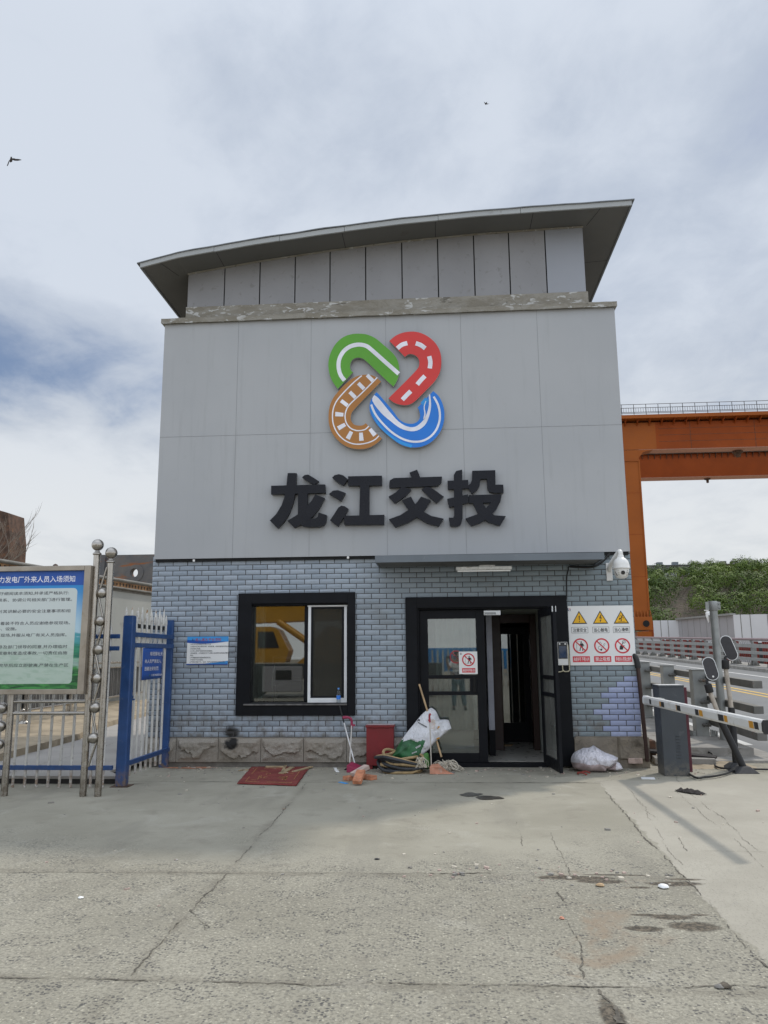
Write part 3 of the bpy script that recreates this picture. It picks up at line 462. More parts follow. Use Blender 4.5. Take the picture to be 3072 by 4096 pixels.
# individually moulded split-face tiles
rnd = random.Random(3)
def tile_mesh(mb, x0, x1, z0, z1, lil, seed):
    bw = 0.007; y = -0.0036; t = rnd.random(); w_, h_ = x1-x0, z1-z0
    if w_ < 0.007 or h_ < 0.012: return
    o = [(x0, 0.001, z0), (x1, 0.001, z0), (x1, 0.001, z1), (x0, 0.001, z1)]; a = [(x0+.0015, y, z0+.0015), (x1-.0015, y, z0+.0015), (x1-.0015, y, z1-.0015), (x0+.0015, y, z1-.0015)]
    mb.add(o+a, [(0, 1, 5, 4), (1, 2, 6, 5), (2, 3, 7, 6), (3, 0, 4, 7)], 0, t)
    nx, nz = (10, 5) if not lil else (8, 4)
    def fn(u, v):
        X_, Z_ = x0+.0015+(w_-.003)*u, z0+.0015+(h_-.003)*v; e = min(u, 1-u)*w_/0.012, min(v, 1-v)*h_/0.010; k = max(0, min(1, min(e)-0.55))
        if lil:
            q = abs(((u*2) % 1)-0.5)*2; d = 0.011*max(0, 1-max(q, abs(v-.5)*2)); return (X_, y-k*d, Z_)
        r = mnoise.noise(Vector((u*3.2+seed*7, v*1.7, seed)))+0.5*mnoise.noise(Vector((u*9+seed*3, v*4, seed+4)))
        ridge = 0.30+0.16*mnoise.noise(Vector((u*4.5, seed, 2.0)))+0.10*math.sin(u*math.pi)
        d = 0.0042+0.0034*r - 0.004*(1 if v > ridge else -0.2)*(v-ridge) + (0.0024 if v > ridge else -0.0008)
        return (X_, y-k*max(-0.001, d), Z_)
    mb.grid(fn, nx, nz, 0, t)
holes = [(DX0, DX1, 0, DZ), (NX0, NX1, NZ0, NZ1)]
lil_start = {1: 6.92, 2: 6.80, 3: 6.91, 4: 6.79, 5: 6.67, 6: 6.79, 7: 6.90, 8: 6.79, 9: 6.90, 10: 7.02, 11: 7.13}
tiles, lils = MB(), MB()
for k in range(1, 36):
    z0 = ZP+(k-1)*CO; z1 = z0+CO-0.0080; off = (0.201 if k % 2 else 0.092)-PER; i = 0
    while off+i*PER < W:
        a, b_ = max(0.0, off+i*PER+0.005), min(W-0.001, off+(i+1)*PER-0.005); i += 1; segs = [(a, b_)]; zz0, zz1 = z0, z1
        if b_-a < 0.007: continue
        for hx0, hx1, hz0, hz1 in holes:
            if z1 <= hz0+0.012 or z0 >= hz1-0.012: continue
            new = []
            for p, q in segs:
                if q <= hx0 or p >= hx1: new.append((p, q)); continue
                if z0 < hz0-0.012 or z1 > hz1+0.012:     # partly above or below: shorten in height
                    if p < hx0: new.append((p, hx0-0.002))
                    if q > hx1: new.append((hx1+0.002, q))
                    pp, qq = max(p, hx0), min(q, hx1); lo, hi = (z0, hz0-0.004) if z0 < hz0-0.012 else (hz1+0.004, z1)
                    tile_mesh(tiles, pp, qq, lo, hi, False, rnd.randint(0, 5)); continue
                if p < hx0-0.012: new.append((p, hx0-0.004))
                if q > hx1+0.012: new.append((hx1+0.004, q))
            segs = new
        for p, q in segs:
            if k in lil_start and p > lil_start[k]-0.03: tile_mesh(lils, p, q, zz0, zz1, True, 0)
            else: tile_mesh(tiles, p, q, zz0, min(zz1, ZB-0.002), False, rnd.randint(0, 5))
tiles.build('brick_facing', M['tile'], gh, smooth=28, tint=True); o = lils.build('replacement_brick_patch', M['lilac'], gh, smooth=20, tint=True); o['label'] = 'lilac diamond patterned replacement bricks'
# plinth of rock-faced granite blocks (left of the door), worn stone to the right
pl = MB(); xb = [0.0, 0.50]
while xb[-1] < DX0-0.7: xb.append(xb[-1]+0.645)
xb.append(DX0-0.012)
for i in range(len(xb)-1):
    x0, x1 = xb[i]+0.004, xb[i+1]-0.004
    def fn(u, v, x0=x0, x1=x1, i=i):
        z = 0.075+0.345*v; X_ = x0+(x1-x0)*u; q = min(min(u, 1-u)*(x1-x0)/0.05, min(v, 1-v)*0.345/0.05); k = max(0, min(1, q-0.25))
        r = mnoise.noise(Vector((X_*3.1, z*4.2, i*3.3)))+0.8*mnoise.noise(Vector((X_*11, z*11, i)))+.5*mnoise.noise(Vector((X_*26, z*26, i))); ed = 0.30+0.30*mnoise.noise(Vector((X_*7, i*2.1, 0.5)))+.12*mnoise.noise(Vector((X_*24, i*2.1, 0.5)))+.35*(abs(u-.5)*2)**3
        d = 0.030+0.030*r + (0.028 if v > ed else -0.012); return (X_, -0.034-k*max(0.0, d)*0.9, z)
    pl.grid(fn, 44, 26)
    c = [(x0, -.034, .075), (x1, -.034, .075), (x1, -.034, .42), (x0, -.034, .42)]; e_ = [(x, 0.0, z) for x, y, z in c]; pl.add(c+e_, [(0, 1, 5, 4), (1, 2, 6, 5), (2, 3, 7, 6), (3, 0, 4, 7)])
pl.build('granite_plinth', M['granite'], gh, smooth=35)
mb = MB(); mb.box(0.0, DX0-0.012, -0.022, 0.05, 0.42, ZP-0.004); mb.box(0, DX0-0.012, -0.005, 0.05, -0.1, 0.075); mb.build('footing', M['base_conc'], gh)
pl = MB(); x0, x1 = DX1+0.012, W+0.085
def fn(u, v):
    X_ = x0+(x1-x0)*u; z = -0.01+0.44*v; r = mnoise.noise(Vector((X_*2.7, z*3, 5)))+.5*mnoise.noise(Vector((X_*8, z*8, 2)))
    d = 0.045+0.022*r+(0.02 if v > 0.33+0.1*mnoise.noise(Vector((X_*4, 1, 1))) else -0.012)
    if 0.575 < (u) < 0.60: d -= 0.03
    if v < 0.001 or v > 0.98: d *= 0.9
    return (X_, -d, z)
pl.grid(fn, 44, 18); pl.box(x0, x1, -0.02, 0.1, -0.02, 0.428); pl.box(W+0.001, W+0.085, 0.101, D, -0.02, 0.428); pl.box(x0+.02, x1-.06, -.05, 0, .4285, .441)
pl.build('worn_plinth', M['old_plinth'], gh, smooth=35)
pl = MB(); g = F(2540, 3043, -0.06); pl.obox((g.x, -0.075, g.z), (.10, 0, 0), (0, .02, 0), (0, 0, .038)); o = pl.build('patch_brick', M['brick_pale'], gh, bevel=.006)
# grey panel box over the brick storey
PX0, PX1, PZ0, PZ1 = 0.036, 7.373, 3.136, 7.062
mb = MB(); mb.box(PX0, PX1, -0.060, 0.0, PZ0, PZ1); mb.box(PX0, PX0+.05, 0.001, D+.03, PZ0, PZ1); mb.box(PX1-.05, PX1, 0.001, D+.03, PZ0, PZ1); mb.box(PX0+.051, PX1-.051, D, D+.03, PZ0, PZ1)
mb.build('panel_cladding', M['panel'], gh)
mb = MB()
for x in (1.284, 2.492, 3.712, 4.924, 6.143): mb.box(x-.0022, x+.0022, -0.0612, -0.0602, PZ0+.003, PZ1-.003)
mb.box(PX0+.003, PX1-.003, -0.0615, -0.0605, 5.1165, 5.1215); mb.build('panel_seams', M['seam'], gh)
mb = MB(); mb.box(PX0+.02, PX1-.02, -.045, -.011, PZ0-.045, PZ0-.001); mb.build('dark_flashing', M['black_gap'], gh)
mb = MB()
for px, py in ((775, 2242), (1392, 2230)): g = F(px, py, -.06); mb = MB(); mb.box(g.x-.017, g.x+.017, -.062, -.046, g.z-.018, g.z+.018); mb.build('fixing_plate', M['white_plastic'], gh, bevel=.004)
# parapet slab with flaking plaster, attic panels, roof
mb = MB()
def fn(u, v): X_ = -.012+7.42*u; z = 7.055+.085*v; return (X_, -0.115-0.012*mnoise.noise(Vector((X_*6, z*9, 1))), z+0.010*mnoise.noise(Vector((X_*4, v*2, 7)))*(1 if v > .5 else .8))
mb.grid(fn, 90, 3); mb.box(-.012, 7.408, -.105, D+.1, 7.066, 7.132); mb.build('parapet_slab', M['plaster'], gh, smooth=40)
mb = MB(); mb.box(PX0, PX1, -.055, -.002, PZ1+.001, 7.058); mb.build('dark_joint', M['black_gap'], gh)
AX0, AX1 = 0.375, 6.965
def soff(x):                       # underside of the curved roof across the front
    P = [(-.4, 7.80), (.38, 7.985), (1.6, 8.160), (2.785, 8.295), (4.0, 8.405), (5.2, 8.473), (6.39, 8.510), (7.9, 8.545)]
    for (a, za), (c, zc) in zip(P, P[1:]):
        if x <= c:
            t = (x-a)/(c-a); return za+(zc-za)*t
    return P[-1][1]
mb = MB()
def fn(u, v): X_ = AX0-.01+(AX1-AX0+.03)*u; z = 7.13+.245*v; return (X_, -0.012-0.010*mnoise.noise(Vector((X_*5, z*8, 3))), z)
mb.grid(fn, 80, 5); mb.box(AX0, AX1, 0.0, D-.3, 7.10, 7.372); mb.build('attic_plaster_band', M['plaster'], gh, smooth=40)
mb = MB(); n = 24
for i in range(n):
    a = AX0+.01+(AX1-AX0-.02)*i/n; c = AX0+.01+(AX1-AX0-.02)*(i+1)/n
    mb.prism([(a, .02, 7.373), (c, .02, 7.373), (c, .02, soff(c)-.005), (a, .02, soff(a)-.005)], (0, D-.35, 0))
mb.build('attic_core', M['black_gap'], gh)
sx = [AX0]+[F(px, 1160, 0).x for px in (898, 1039, 1180, 1320, 1463, 1609, 1754, 1900, 2042, 2189)]+[AX1]
for i in range(11):
    a, c = sx[i]+.010, sx[i+1]-.010; mb = MB(); z0 = 7.374
    mb.prism([(a, -.008, z0), (c, -.008, z0), (c, -.008, soff(c)-.012), (a, -.008, soff(a)-.012)], (0, .026, 0)); o = mb.build('attic_panel', M['attic_new' if i == 10 else 'attic'], gh, bevel=.002)
    if i == 10: o['label'] = 'cleaner bluish panel at the right end'
mb = MB()
for i in range(40):
    a = AX0+(AX1-AX0)*i/40; c = AX0+(AX1-AX0)*(i+1)/40; mb.prism([(a, -.03, soff(a)-.028), (c, -.03, soff(c)-.028), (c, -.03, soff(c)-.004), (a, -.03, soff(a)-.004)], (0, .02, 0))
mb.build('cornice_strip', M['plaster'], gh)
RX0, RX1, RY0, RY1 = -0.235, 7.63, -0.55, D+.45; nr = 40
rxs = [RX0+(RX1-RX0)*i/nr for i in range(nr+1)]
mb = MB()
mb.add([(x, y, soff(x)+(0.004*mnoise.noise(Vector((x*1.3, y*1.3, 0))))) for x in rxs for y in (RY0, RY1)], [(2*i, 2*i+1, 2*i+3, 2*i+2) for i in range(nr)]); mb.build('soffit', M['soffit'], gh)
for x in (.22, 1.0, 3.05, 4.55, 6.1, 7.02):
    mb = MB(); dx_ = -.14 if x < .3 else (.14 if x > 6.9 else 0)
    mb.add([(x+dx_-.004, RY0+.01, soff(x+dx_)-.002), (x+dx_+.004, RY0+.01, soff(x+dx_)-.002), (x+.004, -.02, soff(x)-.002), (x-.004, -.02, soff(x)-.002)], [(0, 1, 2, 3)]); mb.build('soffit_seam', M['black_gap'], gh)
mb = MB()
mb.add([(6.99, 1.25, soff(7)-.002), (RX1, 1.2, soff(RX1)-.002), (RX1, 1.208, soff(RX1)-.002), (6.99, 1.258, soff(7)-.002)], [(0, 1, 2, 3)]); mb.build('soffit_seam', M['black_gap'], gh)
mb = MB()      # fascia strip in lengths that have shifted a little
js = [-.235, .98, 2.05, 3.1, 4.6, 5.9, 7.63]
for j in range(6):
    k = 8; dz_ = rnd.uniform(-.006, .006)
    for i in range(k):
        a = js[j]+(js[j+1]-js[j]-.006)*i/k; c = js[j]+(js[j+1]-js[j]-.006)*(i+1)/k
        mb.prism([(a, RY0-.012, soff(a)-.012+dz_), (c, RY0-.012, soff(c)-.012+dz_), (c, RY0-.012, soff(c)+.068+dz_), (a, RY0-.012, soff(a)+.068+dz_)], (0, .03, 0))
mb.build('fascia', M['fascia'], gh)
mb = MB(); n = 60; top = []
for i in range(n+1):
    x = RX0-.05+(RX1-RX0+.09)*i/n; wv = 0.008*mnoise.noise(Vector((x*2.4, 0, 4)))
    top.append((x, RY0-.028, soff(x)+.070+wv)); top.append((x, RY1+.04, soff(x)+.070+wv))
mb.add(top, [(2*i, 2*i+1, 2*i+3, 2*i+2) for i in range(n)]); mb.add([(x, y, z+.016) for x, y, z in top], [(2*i, 2*i+2, 2*i+3, 2*i+1) for i in range(n)])
k = len(top); mb.add(top+[(x, y, z+.016) for x, y, z in top], [(2*i, 2*i+2, k+2*i+2, k+2*i) for i in range(n)]+[(2*i+1, k+2*i+1, k+2*i+3, 2*i+3) for i in range(n)]+[(0, k, k+1, 1), (2*n, 2*n+1, k+2*n+1, k+2*n)])
mb.build('roof', M['rooftop'], gh)
mb = MB(); mb.prism([(RX1+.005, y, soff(RX1)+dz) for y, dz in ((RY0, -.012), (RY1, -.012), (RY1, .07), (RY0, .07))], (-.03, 0, 0)); mb.build('verge_board', M['rooftop'], gh); mb = MB(); mb.prism([(RX0-.005, y, soff(RX0)+dz) for y, dz in ((RY0, -.012), (RY1, -.012), (RY1, .07), (RY0, .07))], (.03, 0, 0))
mb.build('verge_board', M['rooftop'], gh)
# canopy over the door
CX0, CX1, CY, CZ = 3.56, 7.03, -0.62, 2.925
f0, f1 = X(1500, 2249, CX0), X(2418, 2236, CX1)
cy = (f0.y+f1.y)/2*0+(-0.72); za = F(1500, 2250, cy); zb = F(2418, 2237, cy); zt = F(1495, 2225, cy)
mb = MB(); A = (za.x, zb.x, za.z, zb.z)
mb.prism([(za.x, cy, za.z), (zb.x, cy, zb.z), (zb.x, cy, zb.z+.10), (za.x, cy, za.z+.10)], (0, .02, 0)); mb.box(za.x, za.x+.02, cy+.021, -.012, za.z+.004, za.z+.10); mb.box(zb.x-.02, zb.x, cy+.021, -.012, zb.z+.004, zb.z+.10)
mb.box(za.x+.021, zb.x-.021, cy+.021, -.012, za.z+.085, za.z+.098); cano = mb.build('door_canopy', M['canopy'], gh)
mb = MB(); mb.box(za.x+.021, zb.x-.021, cy+.021, -.012, za.z+.012, za.z+.03); mb.build('canopy_soffit', M['canopy_under'], cano)
# window: broad black surround, frame, pane, sliding insect screen
def ring(mb, x0, x1, z0, z1, ix0, ix1, iz0, iz1, y0, y1):
    mb.box(x0, ix0, y0, y1, z0, z1); mb.box(ix1, x1, y0, y1, z0, z1); mb.box(ix0, ix1, y0, y1, iz1, z1); mb.box(ix0, ix1, y0, y1, z0, iz0)
def fz(px, py, y=0.): g = F(px, py, y); return g.x, g.z
win = MB(); ring(win, NX0, NX1, NZ0, NZ1, ONX0+.02, ONX1-.005, ONZ0, ONZ1, -.045, .0); win.box(ONX0-.02, ONX0+.019, .001, .16, ONZ0, ONZ1); win.box(ONX1-.004, ONX1+.02, .001, .16, ONZ0, ONZ1); win.box(ONX0+.02, ONX1-.005, .001, .16, ONZ1-.03, ONZ1+.02)
win = win.build('window', M['black_chip'], gh, bevel=.004)
a = fz(1015, 2424, .10); c = fz(1215, 2804, .10); e = fz(1232, 2415, .08); h = fz(1388, 2810, .08)
wx0, wx1, wz0, wz1 = a[0], c[0], c[1], a[1]
mb = MB(); ring(mb, ONX0+.02, wx1+.06, ONZ0+.02, ONZ1-.03, wx0, wx1, wz0, wz1, .09, .14); mb.box(wx1+.061, ONX1-.005, .10, .14, ONZ1-.08, ONZ1-.03); mb.box(wx1+.061, ONX1-.005, .10, .14, ONZ0+.02, ONZ0+.06); mb.build('frame', M['black'], win, bevel=.003)
mb = MB(); mb.box(wx0-.005, wx1+.005, .110, .116, wz0-.005, wz1+.005); mb.build('pane', M['glass'], win)
p0 = fz(1234, 2414, .045); p1 = fz(1388, 2812, .045); sx0, sx1, sz0, sz1 = p0[0], p1[0], p1[1], p0[1]
mb = MB(); ring(mb, sx0, sx1, sz0, sz1, sx0+.044, sx1-.044, sz0+.075, sz1-.055, .03, .06); mb.box(sx0-.012, sx1+.012, .018, .029, sz1-.05, sz1+.006); mb.build('screen_frame', M['white_alu'], win, bevel=.004)
mb = MB(); ring(mb, sx0+.045, sx1-.045, sz0+.076, sz1-.056, sx0+.075, sx1-.08, sz0+.10, sz1-.085, .04, .055); mb.build('screen_gasket', M['black'], win)
mb = MB(); mb.box(sx0+.074, sx1-.079, .046, .048, sz0+.099, sz1-.084); mb.build('insect_screen', M['insect'], win)
mb = MB(); mb.box(wx1+.061, ONX1-.01, .118, .124, ONZ0+.06, ONZ1-.08); mb.build('pane', M['glass'], win)
mb = MB(); mb.box(NX0+.125, ONX1-.012, -.075, .15, ONZ0-.035, ONZ0-.012); mb.build('sill', M['sill'], win, bevel=.004)
mb = MB(); mb.box(NX0+.13, ONX1-.015, -.052, -.046, NZ0+.006, ONZ0-.036); mb.build('sill_face', M['black'], win)
# door: surround, fixed-looking left leaf (closed), right leaf swung out
dr = MB(); mb = dr; mb.box(DX0, ODX0, -.05, 0, 0.02, DZ); mb.box(ODX1, DX1, -.05, 0, 0.02, DZ); mb.box(ODX0, ODX1, -.05, 0, ODZ, DZ); mb.box(ODX0-.02, ODX0+.03, .001, .20, .02, ODZ); mb.box(6.03, ODX1+.02, .001, .20, .02, ODZ); mb.box(ODX0+.031, 6.029, .001, .2, ODZ-.022, ODZ+.02); mb.box(ODX0+.031, 6.029, .02, .2, 0.0, .055)
door = dr.build('entrance_door', M['black'], gh, bevel=.004)
def leaf(mb, w_, z0, z1, panes, hole):           # leaf in its own plane: u along the leaf, z up
    us = panes
    t = .022
    def bx(u0, u1, a, c): hole(mb, u0, u1, a, c, t)
    (p0, p1) = us[0][:2]; bx(0, p0, z0, z1); bx(p1, w_, z0, z1); bx(p0, p1, us[0][3], z1); bx(p0, p1, us[1][3], us[0][2]); bx(p0, p1, us[2][3], us[1][2]); bx(p0, p1, z0, us[2][2])
LX = 4.182; LW = .985; PN = [(.128, .845, 1.325, 2.165), (.128, .738, 1.085, 1.27), (.128, .863, .195, 1.03)]
def closed(mb, u0, u1, a, c, t): mb.box(LX+u0, LX+u1, .08-t, .08+t, a, c)
mb = MB(); leaf(mb, LW, .06, 2.295, [(.128, .855)+PN[0][2:], (.128, .855)+PN[1][2:], (.128, .855)+PN[2][2:]], closed); mb.box(LX+.745, LX+.855, .058, .102, 1.085, 1.27)
lf = mb.build('door_leaf', M['black'], gh, bevel=.003); lf['label'] = 'closed left leaf'
for q in PN: mb = MB(); mb.box(LX+.127, LX+.856, .078, .083, q[2]-.002, q[3]+.002); mb.build('pane', M['door_glass'], lf)
mb = MB(); mb.box(LX+.79, LX+.83, .035, .057, 1.07, 1.29); mb.build('handle', M['black_gap'], lf, bevel=.006)
H0 = Vector((5.99, .06, 0)); hv = Vector((.095, -1.0, 0)).normalized(); hn = Vector((hv.y, -hv.x, 0))
def swung(mb, u0, u1, a, c, t): mb.obox(H0+hv*(u0+u1)/2+Vector((0, 0, (a+c)/2)), hv*(u1-u0)/2, hn*t, Vector((0, 0, (c-a)/2)))
mb = MB(); leaf(mb, LW, .05, 2.285, [(.128, .855)+PN[0][2:], (.128, .855)+PN[1][2:], (.128, .855)+PN[2][2:]], swung)
lf2 = mb.build('door_leaf', M['black'], gh, bevel=.003); lf2['label'] = 'right leaf standing open towards the viewer'
for q in PN: mb = MB(); swung(mb, .127, .856, q[2]-.002, q[3]+.002, .0025); mb.build('pane', M['leaf_glass'], lf2)
mb = MB(); swung(mb, .955, .985, 2.2, 2.28, .028); mb.build('door_catch', M['white_alu'], lf2, bevel=.003)
p0 = fz(1935, 2443, .03); p1 = fz(2002, 2460, .03); mb = MB(); mb.box(p0[0], p1[0], .012, .055, p1[1], p0[1]); ml = mb.build('door_magnet', M['white_alu'], gh, bevel=.003)
mb = MB(); mb.box(p0[0]+.01, p1[0]-.07, .008, .013, p1[1]+.012, p1[1]+.022); mb.box(p0[0]+.01, p1[0]-.07, .008, .013, p1[1]+.032, p1[1]+.038); mb.build('magnet_slot', M['black_gap'], ml)
# rooms
mb = MB(); mb.box(.241, W-.241, .241, D-.241, .0, .055); mb.build('floor', M['floor_in'], gh)
mb = MB(); mb.box(.241, W-.241, .201, D-.241, 2.75, 2.9); mb.box(3.62, 3.74, .241, D-.241, .056, 2.749); mb.box(3.741, 5.02, 1.75, 1.87, .056, 2.749); mb.box(6.1, W-.241, 1.75, 1.87, .056, 2.749); mb.box(5.02, 6.1, 1.75, 1.87, 2.2, 2.749)
mb.box(.242, .26, .241, D-.241, .056, 2.749); mb.box(.261, 3.619, D-.26, D-.242, .056, 2.749); mb.box(W-.26, W-.242, .241, D-.241, .056, 2.749); mb.build('inner_wall', M['wall_in'], gh)
mb = MB(); mb.box(5.24, 5.33, .90, 1.749, .45, 2.6); mb.build('wall_return', M['lilac_wall'], gh); mb = MB(); mb.box(5.24, 5.331, .899, 1.75, .056, .45); mb.build('skirting', M['black'], gh)
mb = MB(); mb.box(5.34, 5.52, 1.66, 1.90, .056, 2.3); mb.box(6.02, 6.12, 1.66, 1.90, .056, 2.3); mb.box(5.521, 6.019, 1.66, 1.9, 2.16, 2.3); mb.build('inner_door_frame', M['brown_frame'], gh, bevel=.006)
mb = MB(); ring(mb, 5.5, 6.15, .06, 2.12, 5.62, 6.02, .40, 2.0, 2.9, 2.95); mb.build('inner_door', M['black'], gh); mb = MB(); mb.box(5.62, 6.02, 2.92, 2.925, .4, 2.0); mb.build('inner_pane', M['glass'], gh)
mb = MB(); mb.grid(lambda u, v: (4.42+.62*u, .40+.035*math.sin(u*26)+.01*math.sin(u*61+v*3), .5+1.75*v), 60, 4); mb.build('curtain', M['drape'], gh, smooth=60)
mb = MB(); mb.grid(lambda u, v: (5.02+.10*u, 2.6+.02*math.sin(u*20), .3+1.2*v), 16, 3); mb.build('curtain', M['drape'], gh, smooth=60); mb = MB(); mb.grid(lambda u, v: (1.5+.26*u, .30+.03*math.sin(u*17), .95+1.45*v), 24, 3); mb.build('curtain', M['drape'], gh, smooth=60)
# ================================================================ emblem and big characters on the panel wall
EX, EZ, EK = (UVx, UVz, UVy) = (Vector((1, 0, 0)), Vector((0, 0, 1)), Vector((0, 1, 0)))
YF = -0.150
def zp(x, y): return 1050+x/1.659, 1290+y/1.659
def wall(pts, y): return [Vector((F(*zp(*q), YF).x, y, F(*zp(*q), YF).z)) for q in pts]
def ccw(pts): return pts
def smooth_closed(pts, sharp=(), k=3):
    """Catmull-Rom through a closed outline, keeping the listed corners sharp"""
    n = len(pts); out = []
    for i in range(n):
        p0, p1, p2, p3 = (Vector(pts[(i+j) % n]) for j in (-1, 0, 1, 2))
        if i in sharp: p0 = p1
        if (i+1) % n in sharp: p3 = p2
        for t in range(k):
            t /= k; out.append(tuple(0.5*((2*p1)+(p2-p0)*t+(2*p0-5*p1+4*p2-p3)*t*t+(3*p1-p0-3*p2+p3)*t**3)))
    return out
def spline(pts, k=5):
    P = [Vector(p) for p in pts]; out = []
    for i in range(len(P)-1):
        p0, p1, p2, p3 = P[max(0, i-1)], P[i], P[i+1], P[min(len(P)-1, i+2)]
        for t in range(k):
            t /= k; out.append(0.5*((2*p1)+(p2-p0)*t+(2*p0-5*p1+4*p2-p3)*t*t+(3*p1-p0-3*p2+p3)*t**3))
    return out+[P[-1]]
def band(mb, pts, w_, y, mi=0, k=5):
    """flat stripe of width w_ (traced units) along pts; w_ may be a list"""
    s = spline(pts, k); n = len(s); vs = []
    for i, p in enumerate(s):
        d = (s[min(n-1, i+1)]-s[max(0, i-1)]).normalized(); nn = Vector((-d.y, d.x)); ww = w_ if not isinstance(w_, (list, tuple)) else w_[0]+(w_[1]-w_[0])*i/(n-1)
        vs += [p-nn*ww/2, p+nn*ww/2]
    mb.add(wall(vs, y), [(2*i, 2*i+1, 2*i+3, 2*i+2) for i in range(n-1)], mi)
c0 = F(1545, 1560, -.06)
em = thing('wall_emblem', 'four colour pinwheel emblem of looped roads, rail and water on the panel wall', 'emblem', (c0.x, -.06, c0.z))
GREEN = [(500, 440), (470, 400), (447, 350), (437, 290), (441, 240), (455, 195), (480, 150), (515, 112), (555, 88), (600, 76), (645, 74), (690, 79), (730, 94), (765, 116), (800, 146), (840, 180), (872, 212), (893, 245), (904, 280), (907, 330), (895, 380), (870, 425), (835, 395), (760, 325), (690, 258), (665, 240), (640, 233), (612, 237), (593, 252), (583, 275), (581, 300), (588, 320), (600, 330)]
RED = [(842, 122), (880, 90), (930, 68), (985, 60), (1035, 65), (1085, 85), (1130, 118), (1160, 155), (1180, 200), (1187, 260), (1180, 320), (1160, 365), (1130, 405), (1070, 465), (1020, 515), (985, 540), (945, 549), (905, 543), (870, 530), (836, 503), (900, 440), (980, 360), (1030, 305), (1040, 280), (1040, 255), (1030, 232), (1010, 216), (985, 209), (965, 212), (945, 228)]
BROWN = [(787, 392), (700, 480), (610, 575), (590, 605), (585, 640), (598, 668), (620, 682), (650, 684), (670, 680), (685, 668), (792, 770), (760, 800), (720, 825), (680, 838), (630, 840), (570, 828), (515, 795), (470, 745), (445, 690), (438, 630), (445, 560), (470, 500), (510, 450), (560, 400), (600, 370), (640, 352), (690, 346), (740, 355)]
BLUE = [(752, 467), (765, 470), (800, 510), (860, 580), (900, 635), (935, 662), (975, 672), (1010, 668), (1035, 650), (1046, 620), (1040, 585), (1030, 565), (1133, 455), (1170, 490), (1195, 540), (1207, 600), (1203, 660), (1185, 715), (1150, 765), (1105, 803), (1050, 825), (1000, 829), (950, 822), (900, 800), (840, 755), (780, 700), (735, 640), (712, 585), (712, 540), (725, 505)]
def tube_sign(outline, sharp, name, mat):
    mb = MB(); mb.prism(wall(smooth_closed(outline, sharp), YF), (0, .075, 0), 0, 1); return mb.build(name, [mat, M['em_side']], em)
g_ = tube_sign(GREEN, (0, 21, 32), 'green_road', M['em_green']); r_ = tube_sign(RED, (0, 19, 29), 'red_road', M['em_red']); n_ = tube_sign(BROWN, (0, 9, 10), 'brown_railway', M['em_brown']); b_ = tube_sign(BLUE, (11, 12), 'blue_river', M['em_blue'])
mb = MB(); band(mb, [(545, 385), (520, 352), (507, 312), (505, 270), (515, 230), (540, 190), (575, 163), (612, 150), (650, 147), (688, 156), (722, 180), (810, 258), (904, 341)], 27, YF-.002); mb.build('stripe', M['em_white'], g_)
for q in ([(895, 172), (925, 148), (961, 137)], [(1017, 138), (1050, 150), (1080, 172)], [(1106, 224), (1114, 262), (1110, 305)], [(1078, 355), (1050, 384), (1027, 412)], [(984, 456), (955, 484), (928, 513)]): mb = MB(); band(mb, q, 29, YF-.002); mb.build('dash', M['em_white'], r_)
mb = MB(); band(mb, [(659, 353), (600, 403), (525, 480), (487, 530), (468, 582), (465, 640), (475, 690), (500, 738), (540, 778), (590, 802), (640, 808), (700, 798), (745, 778), (772, 752)], 8, YF-.002); band(mb, [(762, 365), (655, 472), (578, 545), (555, 585), (548, 625), (556, 665), (577, 695), (605, 712), (640, 718), (680, 710), (705, 688)], 8, YF-.002)
mb.build('rails', M['em_white'], n_)
for x, y in ((713, 368), (655, 422), (598, 480), (543, 535), (510, 610), (525, 690), (578, 748), (655, 758), (730, 728)):
    d = Vector((1, 1)).normalized() if y < 540 else (Vector((x, y))-Vector((645, 622))).normalized()
    if y == 535: d = Vector((1, .75)).normalized()
    c = Vector((x, y)); mb = MB(); band(mb, [tuple(c-d*27), tuple(c+d*27)], [24, 30] if y > 540 else 25, YF-.002, k=2); mb.build('sleeper', M['em_white'], n_)
mb = MB(); mb.add(wall(smooth_closed([(741, 482), (729, 520), (785, 598), (850, 655), (915, 702), (985, 722), (1042, 710), (1087, 668), (1112, 600), (1119, 540), (1112, 476), (1104, 484), (1104, 550), (1085, 618), (1055, 662), (1012, 692), (960, 690), (902, 656), (842, 590), (772, 505)], (0, 10)), YF-.002), [tuple(range(60))])
mb.build('wave', M['em_white'], b_)
mb = MB(); band(mb, [(721, 545), (755, 618), (828, 702), (900, 757), (970, 786), (1040, 790), (1100, 768), (1148, 720), (1174, 655), (1176, 595), (1162, 540), (1136, 492)], 14, YF-.002); band(mb, [(1085, 520), (1073, 560), (1078, 605), (1072, 640)], [4, 11], YF-.002); mb.build('ripple', M['em_white'], b_)
mb = MB(); band(mb, [(717, 562), (760, 660), (830, 737), (915, 795), (990, 822)], [6, 20], YF-.0018); band(mb, [(1060, 545), (1092, 508)], 32, YF-.0018); mb.build('light_edge', M['em_light'], b_)
